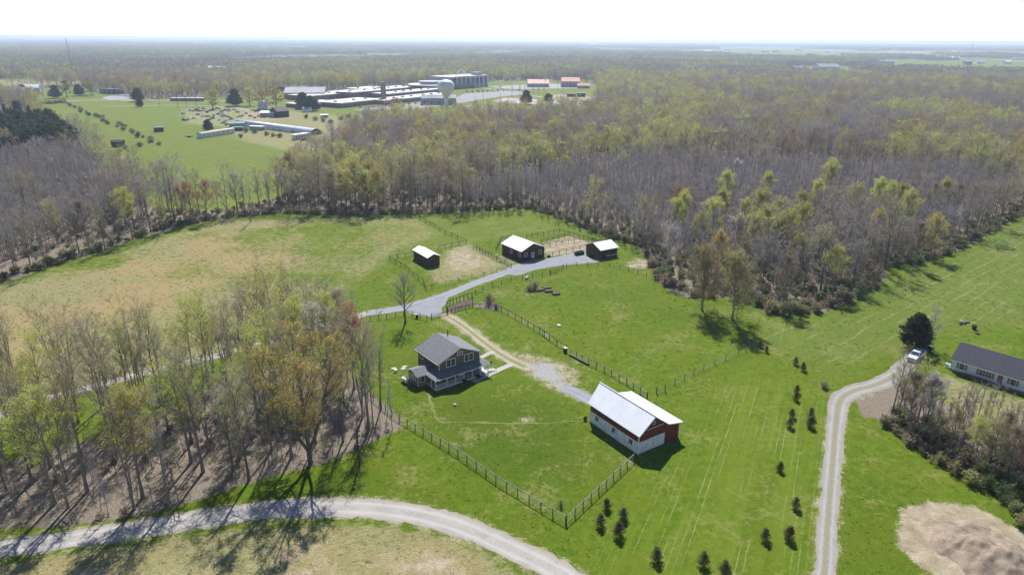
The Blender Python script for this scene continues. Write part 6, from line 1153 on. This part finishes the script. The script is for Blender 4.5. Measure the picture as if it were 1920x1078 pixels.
def car_proto(mat):
    t = thing('car', 'x', 'car'); b = MB(); b.prism([(-2.2, .35), (-2.25, .85), (-1.2, .92), (1.0, .92), (2.1, .8), (2.2, .35)], 'y', -.88, .88); b.build('body', mat, t)
    k = MB(); k.add([(-1.45, -.78, .92), (1.0, -.78, .92), (1.0, .78, .92), (-1.45, .78, .92), (-1.0, -.62, 1.42), (.3, -.62, 1.42), (.3, .62, 1.42), (-1.0, .62, 1.42)], [(0, 1, 5, 4), (1, 2, 6, 5), (2, 3, 7, 6), (3, 0, 4, 7)]); k.build('windows', 'windscreen', t); MB().box((-1.0, -.62, 1.42), (.3, .62, 1.46)).build('roof', mat, t)
    for x in (-1.35, 1.35):
        for s in (-1, 1): MB().tube([(x, s * .7, .32), (x, s * .9, .32)], .32, 10).build('wheel', 'tyre', t)
    return t
CARS = {}
def car(mat, label, group, xy, rz):
    if mat not in CARS: CARS[mat] = car_proto(mat); t = CARS[mat]
    else: t = copy_tree(CARS[mat])
    t.location = (*xy, 0); t.rotation_euler = (0, 0, rz); t['label'] = label; t['group'] = group
cn = {'car_blue': 'blue', 'car_white': 'white', 'car_grey': 'grey', 'car_dark': 'black', 'car_red': 'red', 'car_tan': 'rusty tan'}
rc = np.random.default_rng(12); JY = GP([(336, 210), (380, 203), (440, 205), (470, 212), (440, 225), (445, 236), (380, 235), (338, 226)]); jc = []; tries = 0
while len(jc) < 46 and tries < 6000:
    tries += 1; q = np.array([rc.uniform(JY[:, 0].min(), JY[:, 0].max()), rc.uniform(JY[:, 1].min(), JY[:, 1].max())])
    if inside(q[None], JY)[0] and all(np.hypot(*(q - x)) > 5.0 for x in jc):
        jc.append(q)
for q in sorted(jc, key=lambda e: PJ(e[None])[0, 0]): m = str(rc.choice(['car_blue', 'car_grey', 'car_white', 'car_dark', 'car_tan', 'car_red'], p=[.3, .2, .26, .1, .09, .05])); car(m, numbered(cn[m] + ' wrecked car', 'from the open field side of the junkyard'), 'wrecked cars in the junkyard', q, rc.uniform(0, 6.28))
for i, (x, y) in enumerate([(480, 210), (487, 209), (495, 211), (470, 219), (478, 222), (486, 219), (494, 221), (462, 214), (455, 218), (503, 214), (510, 212), (497, 216)]): m = ['car_dark', 'car_red', 'car_grey', 'car_dark', 'car_tan', 'car_blue'][i % 6]; car(m, '%s %s vehicle from the dirt turn in the junk row behind the golden oaks' % (ordw(i), cn[m]), 'vehicles in the junk row', G(x, y), rc.uniform(0, 6.28))
rows = [[(676 + i * 11.5, 203 - i * .9) for i in range(13)], [(756 + i * 9, 188.5 - i * .6) for i in range(9)], [(868 + i * 9.5, 174.5 - i * .45) for i in range(12)], [(876 + i * 9.5, 172 - i * .4) for i in range(8)]]; rl = ['row in front of the low school wing', 'row below the school windows', 'near row before the glass school building', 'second row before the glass school building']
for row, lab in zip(rows, rl):
    for i, (x, y) in enumerate(row): m = rc.choice(['car_grey', 'car_white', 'car_dark', 'car_blue', 'car_red'], p=[.28, .26, .26, .12, .08]); car(m, '%s parked %s car in the %s' % (ordw(i), cn[m], lab), 'parked cars, ' + lab, G(x + rc.uniform(-1, 1), y), R(75) + rc.normal(0, .05))
for i, (x, y) in enumerate([(195, 175), (202, 174.5), (208, 174), (217, 174), (222, 173.6), (240, 176), (247, 176)]): m = ['car_white', 'car_grey', 'car_white', 'car_dark', 'car_white', 'car_grey', 'car_white'][i]; car(m, '%s %s vehicle from the end of the highway lot' % (ordw(i), cn[m]), 'vehicles on the highway lot', G(x, y), R(20))
# ------------------------------------------------------------------ far buildings
def block(name, label, cat, px, W, D, H, rz, wall, roof, gab=0.0, axis='x', wins=None, base=None, oh=.4, group=None):
    """building whose near left ground corner shows at px"""
    t = thing(name, label, cat, (*G(*px), 0), rz, group)
    if gab: gable(t, W, D, H, H + gab, wall, roof, axis, oh, .2)
    else:
        MB().box((0, 0, 0), (W, D, H)).build('wall', wall, t); r = MB(); r.box((-oh, -oh, H + .003), (W + oh, D + oh, H + .35)); r.build('roof', roof, t)
    if wins:
        n, z, w, h = wins
        for i in range(n): a = W * (i + .5) / n; window(t, 'F', 0, a, z, w, h, 1, 1, .15, proud=.1)
    return t
def ang(a, b): d = G(*b) - G(*a); return math.atan2(d[1], d[0])
def span(a, b): return float(np.linalg.norm(G(*b) - G(*a)))
# greenhouse
A_, B_ = (440, 236), (584, 254); gl = span(A_, B_); gt = thing('greenhouse', 'long white hoop greenhouse in the weedy farmyard', 'greenhouse', (*G(*A_), 0), ang(A_, B_)); n = 12; prof = [(4.0 - 4.0 * math.cos(math.pi * i / n), 1.0 + 3.2 * math.sin(math.pi * i / n)) for i in range(n + 1)]
g = MB(); V = [(x, y, z) for x in (0, gl) for y, z in [(0, 0)] + prof + [(8, 0)]]; k = len(prof) + 2; g.add(V, [(i, i + 1, k + i + 1, k + i) for i in range(k - 1)] + [tuple(range(k))]); g.build('cover', 'greenhouse_film', gt, True); MB().box((gl - .1, .6, 0), (gl + .05, 7.4, 3.4)).build('end_wall', 'wood_dark', gt)
for i in range(14): x = gl * i / 13; MB().tube([(x, y, z + .03) for y, z in prof], .06, 4).build('hoop', 'white_paint', gt)
for i in range(9): x = gl * (.2 + .08 * i); MB().box((x, -.05, .2), (x + 1.4 + (i % 3), -.004, 1.3)).build('side_panel', 'shutter_blue' if i % 3 else 'gray_wall', gt)
block('trailer_home', 'long white trailer home with rusty roof at the edge of the green field', 'trailer', (379, 260), span((379, 260), (441, 250)), 4.5, 3.2, ang((379, 260), (441, 250)), 'vinyl_white', 'car_tan', .5, 'x', (7, 1.8, .9, .9), oh=.15)
block('trailer_home', 'small grey trailer with flat white roof in front of the greenhouse', 'trailer', (468, 244), 11, 3, 2.6, ang((468, 244), (491, 245)), 'gray_wall', 'white_metal', 0, wins=(4, 1.5, .8, .7)); block('garden_shed', 'teal roofed shed at the greenhouse end', 'shed', (430, 240), 11, 7, 3.0, ang((430, 240), (457, 239)), 'gray_wall', 'green_roof', 1.0, 'x'); block('garden_shed', 'small teal roofed lean-to beside the long trailer', 'shed', (436, 246), 7, 4, 2.4, ang((436, 246), (448, 246)), 'wood_dark', 'green_roof', 0)
block('camper', 'white camper with dark windows near the greenhouse end', 'camper', (554, 263), 12, 3.4, 3.2, ang((554, 263), (581, 259)), 'vinyl_white', 'white_metal', 0, wins=(5, 1.9, 1.2, .9)); car('car_red', 'red vehicle parked before the white camper', 'vehicles by the camper', G(570, 264), .3)
block('barn_house', 'dark brown wooden barn with rusty roof behind the greenhouse', 'barn', (521, 221), 11, 13, 5.0, ang((521, 221), (545, 219)), 'wood_dark', 'stable_brown', 3.2, 'x'); block('long_shed', 'white roofed grey shed beside the dark wooden barn', 'shed', (488, 220), 14, 9, 3.6, ang((488, 220), (516, 220)), 'gray_wall', 'white_metal', 1.2, 'x'); block('old_house', 'white farmhouse half hidden by the golden oaks', 'house', (484, 205), 9, 9, 5, .2, 'vinyl_white', 'roof_gray', 2.5, 'y', (2, 3.4, .9, 1.2)); block('garden_shed', 'pale blue shed beside the rounded evergreen', 'shed', (568, 211), 7, 7, 2.8, .1, 'vinyl_white', 'shutter_blue', 1.6, 'x'); block('garden_shed', 'little open shed with white roof at the forest corner', 'shed', (664, 250), 5.5, 4.5, 2.3, .15, 'stable_brown', 'white_metal', 0); block('garden_shed', 'small white roofed shed in the brush behind the greenhouse', 'shed', (602, 221), 6, 5, 2.0, .3, 'gray_wall', 'white_metal', 0)
for px, l, s in (((178, 298), 'green roofed shelter at the near corner of the far field', 1.0), ((289, 248), 'green roofed shelter in the middle of the far field', .95)): block('field_shelter', l, 'shelter', px, 6.5 * s, 5 * s, 3.0 * s, R(20), 'wood_dark', 'green_roof', 0, oh=.3)
block('field_shelter', 'dark shelter standing alone inside the hedged field', 'shelter', (209, 276), 6.5, 5, 3, R(10), 'wood_dark', 'black_plastic', .9, 'x')
wg = thing('flat_trailer', 'low dark flatbed trailer in the far field before the white trailer home', 'trailer', (*G(346, 258), 0), .1); MB().box((0, 0, .6), (6, 2, .85)).build('bed', 'wood_dark', wg)
for x in (2.2, 3.4):
    for y in (0, 2): MB().tube([(x, y - .12, .4), (x, y + .12, .4)], .4, 10).build('wheel', 'tyre', wg)
# school
sa = ang((600, 197), (860, 170))
def school(label, px, W, D, H, roof='flat_roof', wall='brick_wall', rz=None, wins=None, name='school_wing', gab=0):
    H = H * .72; wins = wins and (wins[0], wins[1] * .72, wins[2], wins[3] * .75)
    t = school_(label, px, W, D, H, roof, wall, rz, wins, name, gab)
    if not gab:
        for i in range(max(2, int(W // 16))): x = W * (i + .3 + .4 * ((i * 37) % 10) / 10) / max(2, int(W // 16)); MB().box((x, D * .4, H + .36), (x + 2.6, D * .4 + 2.2, H + 1.7)).build('roof_unit', 'gray_wall', t)
        p = MB(); p.box((-.55, -.56, H - .5), (W + .55, -.52, H + .5)); p.build('fascia', 'vinyl_white', t)
    return t
def school_(label, px, W, D, H, roof, wall, rz, wins, name, gab): return block(name, label, 'school', px, W, D, H, sa if rz is None else rz, wall, roof, gab, 'x', wins, oh=.5, group='school buildings')
school('lowest brick school wing beside the rounded evergreen', (572, 204), 48, 26, 5, wins=(7, 2.2, 2.4, 1.6)); school('grey hipped gymnasium roof of the school behind the dark evergreens', (533, 186), 44, 40, 9, 'roof_gray', gab=5, rz=.15); school('brick school wing with parking in front', (640, 203), 62, 34, 6, wins=(9, 2.6, 2.6, 1.8)); school('long flat roofed main wing of the school', (582, 190), 190, 34, 7.0, wins=(18, 3.4, 3, 2)); school('tall brick hall in the middle of the school roofs', (662, 186), 60, 26, 9.5); school('flat roofed classroom wing right of the school chimney', (722, 197), 120, 26, 5.5, wins=(16, 2.6, 3, 1.8)); school('back classroom wing of the school', (728, 185), 130, 24, 6.5, wins=(14, 3.2, 3, 1.8)); school('raised roof block above the main school wing', (676, 178), 44, 24, 9.0)
ch = thing('chimney', 'tall square brick chimney rising from the school', 'chimney', (*G(720, 193), 0), sa); MB().add([(-2.2, -2.2, 0), (2.2, -2.2, 0), (2.2, 2.2, 0), (-2.2, 2.2, 0), (-1.8, -1.8, 21), (1.8, -1.8, 21), (1.8, 1.8, 21), (-1.8, 1.8, 21)], [(4, 5, 6, 7), (0, 1, 5, 4), (1, 2, 6, 5), (2, 3, 7, 6), (3, 0, 4, 7)]).build('stack', 'brick_wall', ch); MB().box((-2.0, -2.0, 21), (2.0, 2.0, 21.6)).build('cap', 'concrete', ch)
block('service_building', 'pale grey service building below the water tower', 'building', (790, 197), 36, 14, 6.5, .12, 'gray_wall', 'roof_gray', 3, 'x', (5, 2.5, 2, 2))
# glass fronted school building with arched truss
ga = ang((858, 168), (920, 163)); gx = thing('glass_building', 'modern school building with dark glass front, white piers and arched roof truss', 'building', (*G(850, 168), 0), ga); GL = span((850, 168), (920, 163))
MB().box((0, 2, 0), (GL, 40, 15)).build('wall', 'gray_wall', gx); MB().box((-1, 1, 15.003), (GL + 1, 41, 16)).build('roof', 'flat_roof', gx); MB().box((-.5, -6, 0), (GL * .5, 1.9, 5)).build('entrance_block', 'brick_wall', gx)
for i in range(8):
    a = GL * (i + .5) / 8; MB().box((a - GL / 16 + 1.2, 1.6, 5.5), (a + GL / 16 - 1.2, 1.995, 13.5)).build('glass_bay', 'glass_office', gx); MB().box((a + GL / 16 - 1.0, 1.0, 0), (a + GL / 16 + 1.0, 1.99, 15)).build('pier', 'vinyl_white', gx)
MB().box((GL * .78, 6, 16.003), (GL * .92, 18, 20)).build('roof_house', 'gray_wall', gx)
ar = [(GL * (.18 + .34 * i / 12), 8, 16 + 8.5 * math.sin(math.pi * i / 12)) for i in range(13)]; MB().tube(ar, .55, 6).build('arch', 'white_paint', gx)
for i in range(1, 12): MB().tube([(ar[i][0], 8, 16), ar[i]], .2, 5).build('strut', 'white_paint', gx)
rb = thing('round_building', 'low round flat roofed school hall beside the water tower', 'building', (*G(808, 170), 0)); MB().lathe([(26, 0), (26, 7)], 32).build('wall', 'glass_office', rb); MB().lathe([(30, 7.003), (30, 8.2)], 32).build('roof', 'flat_roof', rb); MB().lathe([(14, 8.203), (14, 11), (16, 11), (16, 12)], 32).build('drum', 'gray_wall', rb)
block('field_house', 'red roofed building left of the ball field', 'building', (990, 164), 30, 20, 5, .05, 'gray_wall', 'red_roof', 5, 'x', (6, 2.5, 2, 2)); block('field_house', 'tall red roofed building behind the ball field', 'building', (1053, 164), 26, 18, 8, .02, 'gray_wall', 'red_roof', 5, 'x', (5, 3, 2, 3)); block('field_house', 'small red roofed building beside the tall one', 'building', (1083, 166), 17, 10, 3.5, -.05, 'gray_wall', 'red_roof', 3, 'x', (4, 2, 1.4, 1.4)); block('dugout', 'left dark dugout at the ball field', 'dugout', (1064, 182), 10, 5, 3, 0, 'stable_brown', 'stable_brown'); block('dugout', 'right dark dugout at the ball field', 'dugout', (1082, 182), 10, 5, 4, 0, 'black_plastic', 'black_plastic'); block('equipment_shed', 'dark shed at the path end below the ball field', 'shed', (1094, 197), 9, 6, 3.5, .1, 'stable_brown', 'black_plastic'); block('pavilion', 'round roofed pale pavilion at the forest edge below the tennis court', 'pavilion', (1022, 205), 14, 12, 3.5, .2, 'brick_wall', 'white_metal', 3, 'x')
# water tower
wt = thing('water_tower', 'white water tower with round tank on a single stem', 'water tower', (*G(838, 243), 0)); hc, rt = 31.0, 6.4
MB().lathe([(3.6, 0), (2.4, 2), (1.7, 5), (1.6, hc - rt - 3), (1.9, hc - rt - 1.2)], 24).build('stem', 'tank_white', wt, True); MB().lathe([(1.9, hc - rt - 1.2), (3.2, hc - 4.6), (4.8, hc - 3.4), (6.0, hc - 1.8), (6.5, hc), (6.3, hc + 1.6), (5.5, hc + 3.2), (4.0, hc + 4.4), (2.0, hc + 5.0), (.3, hc + 5.15)], 36).build('tank', 'tank_white', wt, True); MB().tube([(0, 0, hc + 5.1), (0, 0, hc + 6.2)], .3, 8).build('vent', 'tank_white', wt)
# light masts, far houses, radio masts
for i, (x, y, h) in enumerate([(1045, 196, 22), (1098, 170, 22), (1022, 185, 20), (938, 188, 14), (906, 198, 18), (845, 205, 18)]): t = thing('light_mast', '%s tall light mast round the school fields, counted from the tennis court' % ordw(i), 'mast', (*G(x, y), 0), 0, 'light masts round the school fields'); MB().tube([(0, 0, 0), (0, 0, h)], [.22, .12], 6).build('pole', 'car_grey', t); MB().box((-1.6, -.2, h), (1.6, .2, h + .7)).build('lamp_bar', 'car_grey', t)
for i, (x, y) in enumerate([(334, 203), (350, 201), (368, 200), (300, 200), (320, 190), (430, 190)]): t = thing('road_pole', '%s utility pole along the far highway' % ordw(i), 'pole', (*G(x, y), 0), 0, 'utility poles along the highway'); MB().tube([(0, 0, 0), (0, 0, 10)], .16, 5).build('shaft', 'wood_dark', t); MB().box((-1.2, -.1, 9), (1.2, .1, 9.2)).build('crossarm', 'wood_dark', t)
FH = [((388, 137), 34, 20, 9, 'vinyl_white', 'white_metal', 3, 'large white building in the far clearing'), ((370, 138), 16, 10, 5, 'gray_wall', 'roof_gray', 3, 'grey house left of the large white building'), ((430, 138), 20, 10, 4, 'vinyl_white', 'white_metal', 2, 'low white shed right of the large white building'), ((238, 142), 40, 22, 5, 'wood_dark', 'white_metal', 4, 'dark barn with white roof in the pale far field'), ((295, 139), 18, 10, 4, 'gray_wall', 'green_roof', 3, 'teal roofed house in the far clearing'), ((1534, 138), 46, 26, 13, 'vinyl_white', 'roof_gray', 6, 'large white house on the green far lawn'), ((1487, 136), 22, 16, 8, 'brick_wall', 'roof_gray', 5, 'brown house left of the large white house'), ((1650, 140), 22, 14, 5, 'vinyl_white', 'roof_gray', 4, 'small white house right of the far lawn'),
      ((22, 178), 26, 12, 5, 'gray_wall', 'roof_gray', 3, 'long grey house by the far left farmstead'), ((42, 174), 18, 14, 5, 'vinyl_white', 'white_metal', 4, 'house with bright roof at the far left farmstead'), ((188, 176), 24, 10, 5, 'glass_office', 'shutter_blue', 0, 'dark blue roadside building at the highway lot'), ((218, 173), 8, 6, 6, 'vinyl_white', 'roof_gray', 2, 'small white roadside house at the highway lot'), ((500, 172), 50, 18, 6, 'brick_wall', 'roof_gray', 0, 'low grey roofed building behind the golden oaks'), ((1160, 101.5), 140, 40, 10, 'vinyl_white', 'flat_roof', 0, 'long white warehouse near the horizon'), ((735, 106), 60, 20, 6, 'vinyl_white', 'flat_roof', 0, 'low white building in the pale far field'), ((320, 190), 34, 6, 3, 'brick_wall', 'flat_roof', 0, 'low brick sheds along the highway'), ((1905, 113), 90, 30, 8, 'vinyl_white', 'flat_roof', 0, 'white building at the far hazy edge'), ((1768, 113), 60, 30, 8, 'vinyl_white', 'white_metal', 5, 'pale roofed barn in the far haze')]
for px, W, D, H, wa, ro, gb, l in FH: block('distant_building', l, 'building', px, W, D, H, R((len(l) * 7) % 20 - 8), wa, ro, gb, 'x', (max(3, W // 6), H * .55, 1.6, 1.6) if W < 60 else None)
rf = np.random.default_rng(31); Q = np.stack([rf.uniform(-3200, 3600, 900), rf.uniform(1600, 5200, 900)], 1); Q = Q[in_view(Q, 0)]; Q = Q[vnoise(Q * np.array([[1, .55]]), 620, 71) > .585]; Q = Q[:26]; Q = Q[np.argsort(PJ(Q)[:, 0])]
for i, q in enumerate(Q):
    px = PJ(q[None])[0]; block('distant_building', '%s pale building from the left in the hazy clearings near the horizon' % ordw(i), 'building', (px[0], px[1]), rf.uniform(18, 45), rf.uniform(12, 20), rf.uniform(5, 9), rf.uniform(-.5, .5), rf.choice(['vinyl_white', 'vinyl_white', 'gray_wall', 'brick_wall']), rf.choice(['roof_gray', 'white_metal', 'roof_gray', 'flat_roof']), rf.uniform(2, 5), 'x', group='pale buildings in the hazy clearings')
for (x, y, h, l) in ((138, 145, 95, 'dark lattice radio mast above the far woods'), (1817, 116, 70, 'thin radio mast near the hazy horizon')):
    t = thing('radio_mast', l, 'mast', (*G(x, y), 0)); b = MB(); w_ = 1.6
    h = min(h, 62)
    for a in range(3): b.tube([(w_ * math.cos(a * 2.094), w_ * math.sin(a * 2.094), 0), (w_ * .3 * math.cos(a * 2.094), w_ * .3 * math.sin(a * 2.094), h)], .14, 4)
    b.build('legs', 'car_dark', t); c = MB()
    for i in range(14):
        z = h * (i + .5) / 14; s = w_ * (1 - .7 * z / h)
        for a in range(3): c.tube([(s * math.cos(a * 2.094), s * math.sin(a * 2.094), z), (s * math.cos(a * 2.094 + 2.094), s * math.sin(a * 2.094 + 2.094), z + h / 28)], .07, 3)
    c.build('bracing', 'car_dark', t)
woods()
haze()
